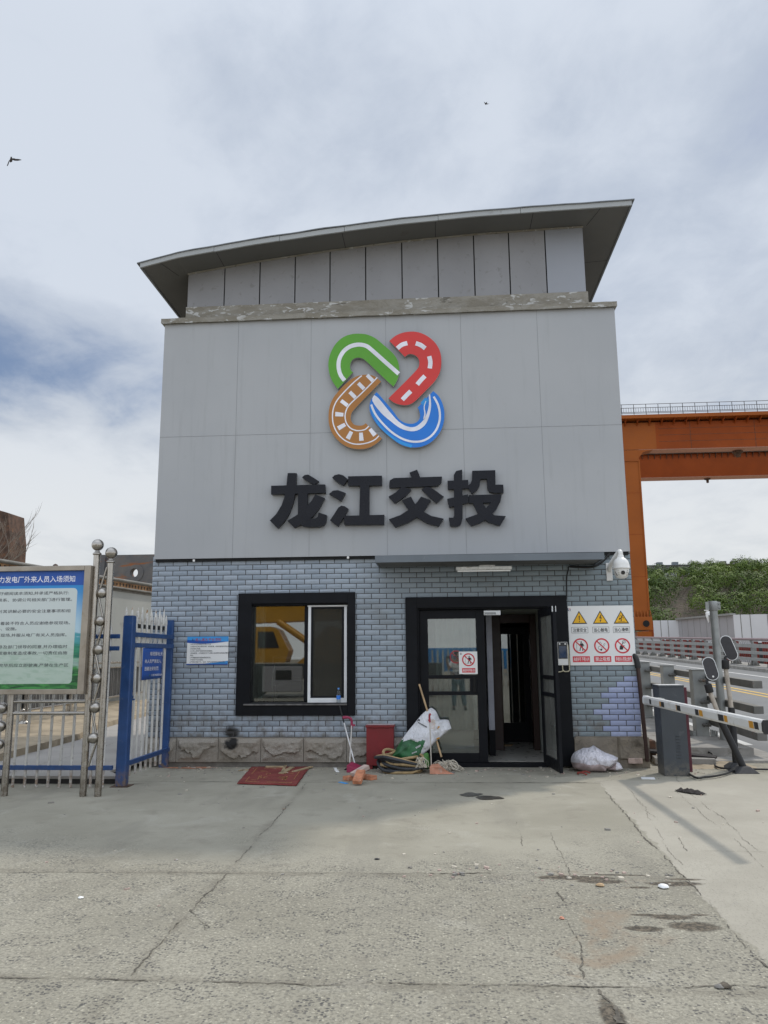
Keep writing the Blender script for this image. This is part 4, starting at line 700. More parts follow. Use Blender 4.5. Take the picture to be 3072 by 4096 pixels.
CH = {
 '龙': ('raised_character', 'black raised character 龙, the first, with a hooked tail', [
  [(57, 1083), (415, 1074), (418, 1130), (57, 1140)],
  [(167, 999), (225, 999), (222, 1090), (214, 1142), (203, 1195), (175, 1270), (140, 1325), (100, 1366), (48, 1314), (90, 1272), (125, 1215), (143, 1165), (158, 1090)],
  [(262, 1027), (280, 1012), (303, 1009), (335, 1028), (373, 1052), (345, 1075), (310, 1060), (285, 1045)],
  [(236, 1132), (234, 1290), (242, 1330), (268, 1352), (300, 1357), (370, 1357), (403, 1347), (420, 1325), (426, 1278), (372, 1260), (366, 1290), (350, 1300), (312, 1300), (299, 1288), (299, 1132)],
  [(350, 1140), (412, 1165), (375, 1235), (330, 1290), (275, 1330), (210, 1362), (165, 1316), (225, 1280), (285, 1230), (325, 1185)]]),
 '江': ('raised_character', 'black raised character 江, the second, with three water drops', [
  [(462, 1028), (480, 1012), (508, 1006), (537, 1015), (567, 1040), (535, 1082), (500, 1062), (478, 1044)], [(441, 1138), (468, 1116), (500, 1112), (550, 1130), (520, 1187), (490, 1165), (460, 1150)], [(448, 1312), (478, 1268), (503, 1228), (523, 1215), (547, 1220), (570, 1236), (540, 1292), (500, 1353), (475, 1335)],
  [(568, 1021), (792, 1016), (792, 1080), (568, 1083)], [(648, 1075), (708, 1075), (708, 1282), (642, 1282)], [(541, 1283), (808, 1276), (806, 1340), (543, 1343)]]),
 '交': ('raised_character', 'black raised character 交, the third, with crossed legs', [
  [(975, 996), (1026, 976), (1052, 1040), (1000, 1048)], [(845, 1048), (870, 1032), (1191, 1022), (1188, 1060), (1165, 1082), (1130, 1086), (841, 1096), (841, 1065)], [(925, 1090), (955, 1096), (987, 1110), (950, 1150), (878, 1200), (836, 1156), (880, 1130), (908, 1105)], [(1057, 1108), (1078, 1091), (1115, 1093), (1160, 1124), (1202, 1155), (1155, 1198), (1110, 1160), (1080, 1132)],
  [(1052, 1155), (1117, 1180), (1080, 1240), (1035, 1285), (965, 1328), (880, 1358), (838, 1306), (915, 1278), (985, 1233), (1028, 1190)], [(925, 1180), (985, 1155), (1010, 1200), (1060, 1250), (1120, 1284), (1202, 1302), (1170, 1352), (1090, 1332), (1010, 1282), (958, 1230)]]),
 '投': ('raised_character', 'black raised character 投, the last, with a hand radical', [
  [(1270, 1010), (1285, 985), (1325, 976), (1328, 1300), (1315, 1340), (1290, 1352), (1245, 1350), (1236, 1295), (1266, 1295), (1272, 1280)], [(1228, 1050), (1365, 1044), (1365, 1100), (1230, 1106)], [(1226, 1170), (1365, 1140), (1368, 1195), (1238, 1226)],
  [(1392, 984), (1545, 980), (1546, 1076), (1598, 1076), (1600, 1130), (1540, 1130), (1505, 1122), (1492, 1100), (1490, 1037), (1447, 1038), (1440, 1085), (1422, 1115), (1390, 1135), (1358, 1085), (1380, 1070), (1390, 1045)],
  [(1370, 1145), (1588, 1140), (1578, 1192), (1372, 1199)], [(1520, 1190), (1580, 1182), (1552, 1240), (1500, 1295), (1440, 1332), (1385, 1350), (1348, 1300), (1420, 1275), (1480, 1235)], [(1395, 1194), (1460, 1194), (1490, 1245), (1540, 1280), (1615, 1285), (1577, 1348), (1500, 1325), (1430, 1268)]])}
for k, (nm, lab, strokes) in CH.items():
    mb = MB()
    for i, s in enumerate(strokes): mb.prism(wall(s, YF-.0012*i), (0, .080+.0012*i, 0), 0, 1)
    c = mb.v[0]; o = thing(nm, lab, 'sign letter', (c.x, -.06, c.z), 'raised black characters under the emblem'); mb.build('letter_face', [M['char_black'], M['char_side']], o)
    for pz in [q[0]*.5+q[2]*.5 for q in [[Vector((F(*zp(*p), YF).x, 0, F(*zp(*p), YF).z)) for p in s] for s in strokes]][:3]: st = MB(); st.box(pz.x-.012, pz.x+.012, -.072, -.061, pz.z-.012, pz.z+.012); st.build('wall_stud', M['em_side'], o)

# ================================================================ flat signs
def board(name, label, cat, x0, x1, z0, z1, y, th=.006, mat='white'):
    t = thing(name, label, cat, (x0, y, z0)); mb = MB(); mb.box(x0, x1, y, y+th, z0, z1); mb.build('panel', M[mat], t, bevel=.0015); return t
def rect(mb, x0, x1, z0, z1, y, mi=0): mb.add([(x0, y, z0), (x1, y, z0), (x1, y, z1), (x0, y, z1)], [(0, 1, 2, 3)], mi)
def poly(mb, pts, y, mi=0): mb.add([(p[0], y, p[1]) for p in pts], [tuple(range(len(pts)))], mi)
def disc(mb, cx, cz, r, y, mi=0, n=40, ri=None):
    if ri is None: poly(mb, [(cx+r*math.cos(2*math.pi*i/n), cz+r*math.sin(2*math.pi*i/n)) for i in range(n)], y, mi)
    else:
        vs = [(cx+q*math.cos(2*math.pi*i/n), y, cz+q*math.sin(2*math.pi*i/n)) for i in range(n) for q in (ri, r)]; mb.add(vs, [(2*i, 2*i+1, (2*i+3) % (2*n), (2*i+2) % (2*n)) for i in range(n)], mi)
def stick(mb, pts, w_, y, mi=0):
    for a, b2 in zip(pts, pts[1:]):
        a, b2 = Vector(a), Vector(b2); d = (b2-a).normalized(); n_ = Vector((-d.y, d.x))*w_/2; poly(mb, [tuple(a-n_), tuple(b2-n_), tuple(b2+n_), tuple(a+n_)], y, mi)
def forbid(mb, cx, cz, r, y, draw):
    disc(mb, cx, cz, r, y-.0004, 2); draw(mb, cx, cz, r, y-.0008); disc(mb, cx, cz, r, y-.0012, 0, ri=r*.81); d = r*.62
    stick(mb, [(cx-d, cz+d), (cx+d, cz-d)], r*.15, y-.0016, 0)
def man_door(mb, cx, cz, r, y):
    for q in ([(-.5, -.62), (-.5, .58)], [(-.5, .58), (-.05, .55)], [(-.5, -.62), (-.1, -.62)]): stick(mb, [(cx+a*r, cz+c*r) for a, c in q], r*.03, y, 1)
    disc(mb, cx+.12*r, cz+.50*r, r*.10, y, 1, 16); poly(mb, [(cx+a*r, cz+c*r) for a, c in ((-.02, .36), (.30, .36), (.36, .1), (.3, -.12), (.02, -.12))], y, 1)
    stick(mb, [(cx+.26*r, cz+.3*r), (cx+.44*r, cz+.12*r), (cx+.42*r, cz-.05*r)], r*.09, y-.0001, 1); stick(mb, [(cx+.05*r, cz+.3*r), (cx-.1*r, cz+.1*r)], r*.09, y-.0001, 1); stick(mb, [(cx+.08*r, cz-.1*r), (cx-.05*r, cz-.36*r), (cx-.08*r, cz-.62*r)], r*.12, y-.0001, 1); stick(mb, [(cx+.24*r, cz-.1*r), (cx+.28*r, cz-.4*r), (cx+.26*r, cz-.64*r)], r*.12, y-.0001, 1)
def cigarette(mb, cx, cz, r, y):
    for q in ([(-.1, -.3), (.35, .33), (.47, .25), (.05, -.36)],): stick(mb, [(cx+a*r, cz+c*r) for a, c in q], r*.035, y, 1)
    poly(mb, [(cx+a*r, cz+c*r) for a, c in ((-.12, -.34), (.06, -.46), (-.08, -.66), (-.26, -.54))], y, 1); stick(mb, [(cx+a*r, cz+c*r) for a, c in ((-.2, -.5), (-.48, -.35), (-.45, -.12), (-.15, .0), (-.02, .3), (-.2, .52), (-.42, .42))], r*.04, y-.0001, 1)
def handwheel(mb, cx, cz, r, y):
    poly(mb, [(cx+a*r, cz+c*r) for a, c in ((-.42, -.5), (.02, -.5), (.1, -.2), (.05, .0), (-.12, .12), (-.34, .0))], y, 1); stick(mb, [(cx-.1*r, cz+.05*r), (cx+.05*r, cz+.35*r), (cx+.12*r, cz+.5*r)], r*.10, y-.0001, 1); stick(mb, [(cx, cz+.02*r), (cx+.28*r, cz-.02*r)], r*.10, y-.0001, 1); disc(mb, cx+.22*r, cz+.52*r, r*.22, y-.0001, 1, 20, ri=r*.18); disc(mb, cx+.22*r, cz+.52*r, r*.12, y-.0001, 1, 20, ri=r*.09)
# six-pictogram board on the right of the door
bx0, bx1, bz0, bz1 = 6.41, 7.365, 1.455, 2.330; YS = -.028
t = board('warning_board', 'white board of three yellow warning triangles over three red prohibition circles', 'warning sign', bx0, bx1, bz0, bz1, YS)
y = YS-.0015; sm = [M['sign_red'], M['sign_blk'], M['white'], M['sign_yel']]
def wb(px, py): q = F(2200+px/3.318, 2150+py/3.318, YS); return q.x, q.z
caps = ['注意安全', '当心触电', '当心滑倒']; bans = ['未经许可 不得入内', '禁止吸烟', '非相关人员禁止操作']
for i, (ax, ay) in enumerate(((388, 1070), (667, 1067), (943, 1065))):
    mb = MB(); cx, cz = wb(ax, ay); h = .098
    def tri(k): return [(cx-k*1.16, cz-k*.88), (cx+k*1.16, cz-k*.88), (cx, cz+k*1.1)]
    poly(mb, smooth_closed(tri(h), (), 1) if 0 else tri(h), y, 1); poly(mb, [(p[0], p[1]-.002) for p in tri(h*.80)], y-.0004, 3); yy = y-.0008
    if i == 0: poly(mb, [(cx-.009, cz+.035), (cx+.009, cz+.035), (cx+.005, cz-.032), (cx-.005, cz-.032)], yy, 1); disc(mb, cx, cz-.052, .008, yy, 1, 12)
    elif i == 1: poly(mb, [(cx+.004, cz+.045), (cx+.022, cz+.045), (cx+.004, cz+.008), (cx+.024, cz+.004), (cx+.003, cz-.035), (cx+.014, cz-.035), (cx-.004, cz-.064), (cx-.010, cz-.030), (cx-.002, cz-.034), (cx+.008, cz-.008), (cx-.016, cz-.004)], yy, 1)
    else:
        rect(mb, cx-.05, cx+.05, cz-.062, cz-.056, yy, 1); disc(mb, cx+.022, cz+.035, .008, yy, 1, 12); stick(mb, [(cx-.028, cz+.018), (cx-.010, cz+.032), (cx+.012, cz+.022)], .006, yy, 1); stick(mb, [(cx+.012, cz+.024), (cx-.002, cz-.014), (cx+.0, cz-.05)], .013, yy-.0001, 1); stick(mb, [(cx+.0, cz-.012), (cx-.024, cz-.004), (cx-.028, cz-.030)], .010, yy-.0001, 1); stick(mb, [(cx+.012, cz+.016), (cx+.03, cz+.004), (cx+.038, cz-.01)], .007, yy-.0001, 1)
    mb.build('warning_triangle', sm, t)
    mb = MB(); qx, qz = wb((395, 674, 948)[i], (1229, 1226, 1223)[i]); ww, hh = .120, .043
    stick(mb, [(qx-ww, qz-hh), (qx+ww, qz-hh), (qx+ww, qz+hh), (qx-ww, qz+hh), (qx-ww, qz-hh)], .004, y, 1); write(mb, caps[i], (qx-.100, y-.0003, qz-.029), UVx, UVz, .200, .058, .012, 1); mb.build('caption', sm, t)
    mb = MB(); qx, qz = wb((404, 687, 962)[i], (1440, 1438, 1437)[i]); forbid(mb, qx, qz, .112, y, (man_door, cigarette, handwheel)[i]); mb.build('prohibition_symbol', sm, t)
    mb = MB(); qx, qz = wb((417, 699, 976)[i], (1615, 1613, 1611)[i]); rect(mb, qx-.125, qx+.125, qz-.043, qz+.043, y, 0); ww = (.112, .105, .112)[i]; write(mb, bans[i], (qx-ww, y-.0004, qz-.028), UVx, UVz, 2*ww, .056, .014, 2); mb.build('caption', sm, t)
def mark(mb, x, z, k, y, red=0, blue=1):      # small two-stroke firm mark with its line of tiny print
    poly(mb, [(x, z+k), (x+.28*k, z+k), (x+.28*k, z+.25*k), (x+.55*k, z+.25*k), (x+.45*k, z), (x, z)], y, blue); poly(mb, [(x+.55*k, z+.5*k), (x+.95*k, z+k), (x+1.15*k, z+k), (x+.75*k, z+.4*k)], y, red); poly(mb, [(x+.8*k, z), (x+1.1*k, z), (x+1.1*k, z+.7*k), (x+.85*k, z+.4*k)], y, blue); rect(mb, x-.05*k, x+1.1*k, z-.22*k, z-.12*k, y, blue)
mb = MB(); q = wb(236, 970); mark(mb, q[0], q[1], .036, y); mb.build('firm_mark', [M['sign_red'], M['logo_navy']], t)
# prohibition sticker on the closed door leaf
a = fz(1480+658/1.8433, 2180+952/1.8433, .05); c = fz(1480+790/1.8433, 2180+785/1.8433, .05)
t = board('prohibition_sign', 'square white no entry sign with red circle on the closed glass door leaf', 'sign', a[0], c[0], a[1], c[1], .050, .005)
mb = MB(); cx, cz = (a[0]+c[0])/2+.005, a[1]+(c[1]-a[1])*.635; forbid(mb, cx, cz, .096, .0488, man_door); mb.build('prohibition_symbol', sm, t)
mb = MB(); rect(mb, cx-.098, cx+.098, a[1]+.022, a[1]+.088, .0485, 0); write(mb, '未经许可不得入内', (cx-.088, .048, a[1]+.034), UVx, UVz, .176, .042, .014, 2); mb.build('caption', sm, t)
mb = MB(); mark(mb, a[0]+.02, c[1]-.042, .024, .0485); mb.build('firm_mark', [M['sign_red'], M['logo_navy']], t)
# faint no-smoking stickers inside the glass of both leaves
def no_smoke(name, label, O, U, s, bodies, cat='sticker'):
    t = thing(name, label, cat, O); mb = MB(); O = Vector(O); n_ = Vector((0, 0, 1)).cross(U) if 0 else None
    tmp = MB(); disc(tmp, 0, 0, s, 0, 0, 32, ri=s*.82); stick(tmp, [(-s*.6, s*.6), (s*.6, -s*.6)], s*.14, 0, 0); stick(tmp, [(-.5*s, -.15*s), (.5*s, -.15*s)], .12*s, -.0005, 1); stick(tmp, [(-.5*s, .05*s), (.4*s, .05*s)], .12*s, -.0005, 1); stick(tmp, [(-.1*s, .2*s), (.1*s, .4*s), (-.1*s, .5*s)], .07*s, -.0005, 1)
    write(tmp, bodies[0], (-s*.95, 0, -s*1.95), UVx, UVz, s*1.9, s*.34, .005, 1); write(tmp, bodies[1], (-s*1.0, 0, -s*2.75), UVx, UVz, s*2.0, s*.55, .012, 1)
    nn = Vector((-U.y, U.x, 0)); mb.v = [O+U*v.x+nn*v.y+Vector((0, 0, v.z)) for v in tmp.v]; mb.f, mb.m, mb.t = tmp.f, tmp.m, tmp.t; mb.build('print', [M['sticker_red'], M['sticker_grey']], t)
M['sticker_red'] = pbr('sticker_red_print', (0.30, 0.035, 0.04), 0.6); M['sticker_grey'] = pbr('sticker_dark_print', (0.03, 0.03, 0.035), 0.6)
a = fz(1480+640/1.8433, 2180+825/1.8433, .09); no_smoke('glass_sticker', 'no smoking sticker behind the closed door glass, half hidden by the square sign', (a[0]-.01, .0745, a[1]), UVx, .098, ('NO SMOKING', '禁止吸烟'))
sp_ = H0+hv*.5+Vector((0, 0, 1.62)); no_smoke('glass_sticker', 'no smoking sticker seen from behind on the open door leaf', tuple(sp_-hn*.006), -hv*1.0, .098, ('NO SMOKING', '禁止吸烟'))
# blue-edged notice between the gate and the window
nx0, nx1, nz0, nz1 = .605, 1.252, 1.500, 1.928
t = board('wall_notice', 'small white notice with blue header and nine lines on the brick left of the window', 'notice', nx0, nx1, nz0, nz1, -.024); y = -.0252
mb = MB(); w_ = nx1-nx0
mb.add([(nx0+w_*u, y, z) for u in [i/24 for i in range(25)] for z in (nz1, nz1-.085-.022*math.sin(u*3.2+.3)*(1 if u < .5 else 1))], [(2*i, 2*i+1, 2*i+3, 2*i+2) for i in range(24)], 0); mb.add([(nx0+w_*u, y-.0002, z) for u in [i/24 for i in range(25)] for z in (nz1, nz1-.05-.03*u)], [(2*i, 2*i+1, 2*i+3, 2*i+2) for i in range(24)], 1)
rect(mb, nx0, nx1, nz0, nz0+.018, y, 0); poly(mb, [(nx0+.25, nz0+.018), (nx1, nz0+.018), (nx1, nz0+.06), (nx0+.42, nz0+.032)], y, 1); mb.build('header', [M['sign_blue'], M['sign_sky']], t)
mb = MB(); write(mb, '进入尾水平台须知', (nx0+.125, y-.0006, nz1-.068), UVx, UVz, .405, .046, .012, 0); mark(mb, nx0+.075, nz1-.06, .03, y-.0006, 0, 1); mb.build('title', [M['logo_dkred'], M['logo_navy']], t)
mb = MB(); rows = ['1.非工作人员未经许可,禁止入内。', '2.未经许可,禁止携带火种、易燃易爆、有毒有害等危险物品进入场内。', '3.场内禁止吸烟。', '4.工作人员须严格按有关规定着装。', '5.遇有雷雨、大风等恶劣天气,巡视人员须按有关规定穿戴好绝缘靴等', '   用品。', '6.严禁翻越临时或超越警戒区域。', '7.严禁在平台内嬉鱼。', '8.严禁在闸墩下方、孔洞、电气设备等危险边缘处睡觉、打闹。', '9.工作人员离场时必须锁好大门。']
for i, r in enumerate(rows): write(mb, r, (nx0+.052, y-.0004, nz1-.128-.0335*i), UVx, UVz, None, .0215, .004, 0, full=True)
mb.build('text_lines', M['letter_grey'], t)

# ================================================================ fittings on the front
p = F(2450, 2285, 0); cb = (7.12, 0, 2.82)
o = thing('dome_camera', 'white dome security camera hanging on a bent arm at the right corner', 'security camera', (7.05, 0, 2.95))
g = F(2485, 2275, -.38); cx, cz = g.x, g.z; k = .38
mb = MB(); mb.box(7.01, 7.10, -.035, -.012, 2.70, 2.97); mb.build('wall_plate', M['white_plastic'], o, bevel=.006)
mb = MB(); zt = F(2477, 2205, -.38).z; mb.tube(spline([(7.055, -.03, 2.86), (7.06, -.12, 2.93), (cx-.01, -.30, zt-.015), (cx, -.37, zt-.012), (cx, -k, zt-.05), (cx, -k, zt-.14)], 6), .036, 14); mb.build('arm', M['white_plastic'], o, smooth=50)
z1 = F(2485, 2230, -k).z; z0 = F(2485, 2276, -k).z; mb = MB(); r = .122
mb.lathe((cx, -k, z0), [(r, 0), (r+.004, .012), (r, .02), (r*.97, .06), (r*.86, .11), (r*.62, .148), (r*.42, .165), (.045, z1-z0+.02), (.04, z1-z0+.04)], 28); mb.build('housing', M['white_plastic'], o, smooth=40)
mb = MB(); mb.lathe((cx, -k, z0-.001), [(r*.9, 0), (r*.88, -.04), (r*.80, -.09), (r*.6, -.125), (r*.3, -.14), (.004, -.143)], 24); eye = mb.build('dome', M['white_plastic'], o, smooth=40)
mb = MB(); mb.lathe((cx-.0, -k-r*.80, z0-.062), [(.004, .016), (.028, .016), (.032, 0), (.032, -.03)], 20, axis=(-.05, -1, -.12)); mb.build('lens', M['lens'], eye, smooth=40)
mb = MB()
for dx_ in (-.058, .058):
    for dz_ in (.028, -.002, -.034): mb.lathe((cx+dx_, -k-r*.66+abs(dz_)*.1, z0-.056+dz_), [(.003, .014), (.012, .012), (.014, -.02)], 12, axis=(dx_*4, -1, -.15))
mb.build('infrared_lamps', M['lamp_body'], eye, smooth=40)
mb = MB(); mb.tube(spline([(cx+.086, -k-.03, z0-.004), (cx+.093, -k-.045, z0-.05), (cx+.075, -k-.06, z0-.10)], 4), .006, 6); mb.tube(spline([(cx-.086, -k-.03, z0-.004), (cx-.093, -k-.045, z0-.05), (cx-.075, -k-.06, z0-.10)], 4), .006, 6); mb.build('dome_trim', M['dark_plastic'], eye)
# face reader beside the door, its cable
a = fz(2229, 2568, -.075); c = fz(2274, 2661, -.075); x0, x1, z1, z0 = a[0], c[0], a[1], c[1]
o = thing('door_terminal', 'white face recognition door terminal with dark screen on the right door frame', 'entry terminal', (x0, -.05, z0)); mb = MB(); mb.box(x0, x1, -.075, -.052, z0, z1); mb.build('casing', M['white_plastic'], o, bevel=.005)
mb = MB(); mb.box(x0+.007, x1-.007, -.0775, -.0755, z0+.095, z1-.006); fp = mb.build('front_glass', M['dark_plastic'], o); mb = MB(); mb.box(x0+.022, x1-.022, -.0785, -.0778, z0+.108, z1-.06); mb.build('display', M['screen_blue'], fp)
for xx in (x0+.022, x1-.044): mb = MB(); mb.box(xx, xx+.022, -.0787, -.0778, z1-.04, z1-.018); mb.build('lamp', M['white_plastic'], fp)
mb = MB(); xm = (x0+x1)/2; q = [(xm-.01, -.06, z0+.01), (xm-.012, -.06, z0-.05), (xm+.0, -.062, z0-.082), (xm+.035, -.062, z0-.092), (x1+.006, -.062, z0-.08), (x1+.014, -.06, z0-.03), (x1+.012, -.058, z0+.15), (x1+.006, -.05, z0+.30)]
mb.tube(spline(q, 6), .0085, 8); mb.tube(spline([(xm-.005, -.062, z0-.078), (xm-.04, -.066, z0-.092), (x0-.012, -.07, z0-.098)], 4), .008, 8); tag(mb.build('cream_cable', M['cream_cable'], None, smooth=60), 'cream cable looping under the face recognition terminal', 'cable')
# tube lamp under the canopy
a = fz(1824, 2268, -.56); c = fz(2047, 2280, -.56); o = thing('tube_lamp', 'long dusty fluorescent tube lamp under the canopy edge', 'lamp', (a[0], -.56, a[1])); zc = (a[1]+c[1])/2; 
mb = MB(); mb.box(a[0], c[0], -.60, -.54, zc-.022, zc+.026); mb.build('lamp_body', M['lamp_body'], o, bevel=.006); mb = MB(); mb.tube([(a[0]+.02, -.57, zc-.034), (c[0]-.02, -.57, zc-.034)], .013, 10); mb.build('tube', M['white_plastic'], o, smooth=50); mb = MB(); mb.box(a[0]+.34, c[0]-.24, -.575, -.555, zc+.027, zc+.05); mb.build('hanger', M['lamp_body'], o)
# black cable from the canopy corner down beside the door
q = [fz(2440, 2212, -.03), fz(2415, 2240, -.03), fz(2385, 2262, -.03), fz(2350, 2270, -.02), fz(2280, 2267, -.02), fz(2273, 2280, -.02), fz(2266, 2315, -.02), fz(2266, 2380, -.02), fz(2263, 2420, -.02), fz(2268, 2480, -.02), fz(2271, 2560, -.03)]
mb = MB(); mb.tube(spline([(x, -.032, z) for x, z in q], 5), [.014]*26+[.009]*25 if False else .0095, 8); mb.tube(spline([(x, -.035, z) for x, z in q[:5]], 5), .017, 8); tag(mb.build('black_cable', M['cable'], None, smooth=60), 'black cable sagging from the camera and running down beside the door frame', 'cable')
# brown drain pipe leaning at the right corner
a, c = F(2552, 2672, -.06), F(2590, 3046, -.06); mb = MB(); mb.tube([tuple(a), tuple(c)], .030, 14); o = thing('drain_pipe', 'brown drain pipe with black elbow at the right corner of the gatehouse', 'drain pipe', (c.x, -.06, c.z)); mb.build('pipe', M['brown_frame'], o, smooth=50)
mb = MB(); mb.tube(spline([tuple(a), (a.x-.005, -.05, a.z+.08), (a.x-.02, -.02, a.z+.16), (a.x-.05, .03, a.z+.20)], 5), .042, 14); mb.build('elbow', M['cable'], o, smooth=50)
# ================================================================ left: notice board, stainless fence, blue gate, yard behind
YN = -2.55
def post(xpx_b, ypx_b, xpx_t, ypx_t, name_parent, y=YN, r=.043):
    a, c = F(xpx_b, ypx_b, y), F(xpx_t, ypx_t, y); return a, c
# stainless ladder frame with balls (two posts and zig-zag of rods) that carries the board
o = thing('ball_column', 'tall pair of stainless posts with ball finials and steel balls stacked between zigzag rods', 'steel column', (.315, YN, 0), 'stainless ball columns of the fence')
tops = []
for xb, xt, yb_, yt in ((331, 391, 3190, 2180), (386, 450, 3190, 2212)):
    b0, t0 = F(xb, yb_, YN), F(xt, yt, YN); x = (b0.x+t0.x)/2; zt = t0.z; tops.append((x, zt))
    mb = MB(); mb.tube([(x, YN, -.01), (x, YN, zt-.125)], .041, 12); pp = mb.build('post', M['steel'], o, smooth=40)
    mb = MB(); mb.lathe((x, YN, zt-.13), [(.04, 0), (.052, .008), (.055, .018), (.044, .032), (.032, .04), (.03, .056)], 24); mb.ball((x, YN, zt), .074, n=28); mb.build('finial', M['steel'], pp, smooth=60)
(xa, za), (xb, zb) = tops
bz = [F(411, 2372, YN).z, F(403, 2484, YN).z, F(397, 2598, YN).z, F(388, 2713, YN).z, F(380, 2830, YN).z, F(370, 2952, YN).z]
xm = (xa+xb)/2
for z in bz:
    mb = MB(); mb.ball((xm, YN, z), .066, n=28); mb.build('steel_ball', M['steel'], o, smooth=60)
mb = MB(); zs = [bz[0]+.30]+[z-.09 for z in bz]+[.38]; side = [xb-.04]
pts = [(xb-.045, YN, bz[0]+.32)]
for i, z in enumerate(bz): pts.append((xa+.045 if i % 2 == 0 else xb-.045, YN, z-.02))
pts.append((xa+.045, YN, .34))
for p, q in zip(pts, pts[1:]): mb.tube([p, q], .0145, 8)
mb.build('zigzag_rod', M['steel'], o, smooth=50)
# second column at the picture's left edge
o = thing('ball_column', 'stainless posts with steel balls beside them under the board at the left edge', 'steel column', (-.80, YN, 0), 'stainless ball columns of the fence')
mb = MB(); xl = -.735; mb.tube([(xl, YN, -.01), (xl, YN, 1.2)], .041, 12); mb.build('post', M['steel'], o, smooth=40)
for zz, rr in ((F(13, 2832, YN).z, .068), (F(8, 2905, YN).z, .066), (F(2, 2977, YN).z, .062)): mb = MB(); mb.ball((xl-.112, YN, zz), rr, n=24); mb.build('steel_ball', M['steel'], o, smooth=60)
mb = MB(); mb.tube([(xl-.225, YN, -.01), (xl-.225, YN, 1.2)], .041, 12); mb.build('post', M['steel'], o, smooth=40)
# notice board
bx0, bx1, bz0, bz1 = -2.55, .215, 1.185, 2.742
o = thing('notice_board', 'large blue and green printed notice board in a dull steel frame', 'notice board', (bx0, -2.62, bz0))
mb = MB(); f_ = .062; ring(mb, bx0, bx1, bz0, bz1, bx0+f_, bx1-f_-.02, bz0+f_, bz1-f_, -2.66, -2.58); mb.build('frame', M['steel_frame'], o, bevel=.006)
ix1 = bx1-f_-.02; ix0 = bx0+f_
def obj_print(name, verts, fs, mat): # print sheet in the board's own coordinates
    mb = MB(); mb.add(verts, fs); return mb.build(name, mat, o)
yp = -2.625
obj_print('printed_sheet', [(ix0, yp, bz0+f_), (ix1, yp, bz0+f_), (ix1, yp, bz1-f_), (ix0, yp, bz1-f_)], [(0, 1, 2, 3)], M['print'])
mb = MB(); mb.box(ix0, ix1, yp+.002, yp+.03, bz0+f_, bz1-f_); mb.build('back_board', M['steel_frame'], o)
hz0 = F(340, 2388, yp).z+0*1
hz0 = (F(348, 2343, yp).z+F(20, 2383, yp).z)/2*0 + F(340, 2340, yp).z
mb = MB(); rect(mb, ix0, ix1, hz0, bz1-f_, yp-.0006); hd = mb.build('header', M['sign_blue'], o)
q1 = F(312, 2350, yp); q2 = F(285, 2735, yp); tx1 = (q1.x+q2.x)/2; tz1, tz0 = F(300, 2352, yp).z, F(280, 2735, yp).z
rr = .05; pts = [(ix0+.05, tz0)] + [(tx1-rr+rr*math.cos(a), tz0+rr+rr*math.sin(a)) for a in [R(-90+15*i) for i in range(7)]] + [(tx1-rr+rr*math.cos(a), tz1-rr+rr*math.sin(a)) for a in [R(15*i) for i in range(7)]] + [(ix0+.05, tz1)]
mb = MB(); poly(mb, pts, yp-.0009); mb.build('text_field', M['print_field'], o)
mb = MB(); e1 = F(301, 2310, yp); za_, zb_ = F(295, 2323, yp).z, F(300, 2298, yp).z
def rwrite(mb, body, xr, z, hgt, bold, mi=0, wk=1.0):
    vs, fs, x0, x1, y0, y1 = text_shape(body); s_ = hgt/.88
    for k, (ox, oy) in enumerate(((0, 0), (bold, 0), (-bold, 0), (0, bold), (0, -bold))): mb.add([(xr+(x-x1+ox)*s_*wk, yp-.0014-.00012*k, z+(y+.12+oy)*s_) for x, y in vs], fs, mi)
rwrite(mb, '力发电厂外来人员入场须知', e1.x, F(290, 2327, yp).z-.006, .075, .014, 0, .97); mb.build('title', M['em_white'], o)
mb = MB()
for body, px, py, hh in (('仔细阅读本须知,并承诺严格执行:', 275, 2377, .056), ('联系、协调公司相关部门进行管理。', 288, 2403, .056), ('对其讲解必要的安全注意事项和相', 281, 2449, .056), ('着装不符合人员应谢绝参观现场。', 280, 2497, .056), ('备、设施。', 66, 2521, .056), ('现场,并服从电厂有关人员指挥。', 266, 2545, .056), ('导及部门领导的同意,并办理临时', 269, 2592, .056), ('规章制度造成事故,一切责任由施', 269, 2617, .056), ('完毕后应立即驶离,严禁在生产区', 273, 2666, .056)):
    g = F(px, py, yp); rwrite(mb, body, g.x, g.z-.004, .039, .007, 0, 1.40)
mb.build('text_lines', M['letter_grey'], o)
# stainless rails between the two columns under the board, blue-railed picket fence behind them
mb = MB(); o = thing('steel_rail', 'two stainless tube rails under the notice board between the ball columns', 'railing', (-.25, YN, .9))
for py in (2806, 2853): z = F(200, py, YN).z; mb = MB(); mb.tube([(xl+.04, YN, z), (xa-.035, YN, z)], .0205, 12); mb.build('rail', M['steel'], o, smooth=50)
o = thing('picket_fence', 'grey white picket fence with dark blue rails behind the notice board', 'fence', (-.5, -1.93, 0))
for z in (F(400, 2540, -1.9).z-.02, F(400, 2588, -1.9).z-.02, F(200, 3069, -1.9).z): mb = MB(); mb.box(-3.2, .32, -1.955, -1.905, z-.028, z+.028); mb.build('rail', M['blue_paint'], o, bevel=.004)
pz = F(465, 2470, -1.93).z-.12
for px in (-330, -270, -215, -165, -115, -66, -18, 50, 97, 144, 190, 236, 281, 360, 409):
    g = F(px, 3148, -1.93); x = g.x; mb = MB(); mb.tube([(x, -1.93, -.02), (x, -1.93, pz-.16)], .017, 10); mb.lathe((x, -1.93, pz-.16), [(.017, 0), (.024, .02), (.027, .06), (.015, .12), (.003, .165)], 10); mb.build('picket', M['white_paint'], o, smooth=50)
mb = MB()
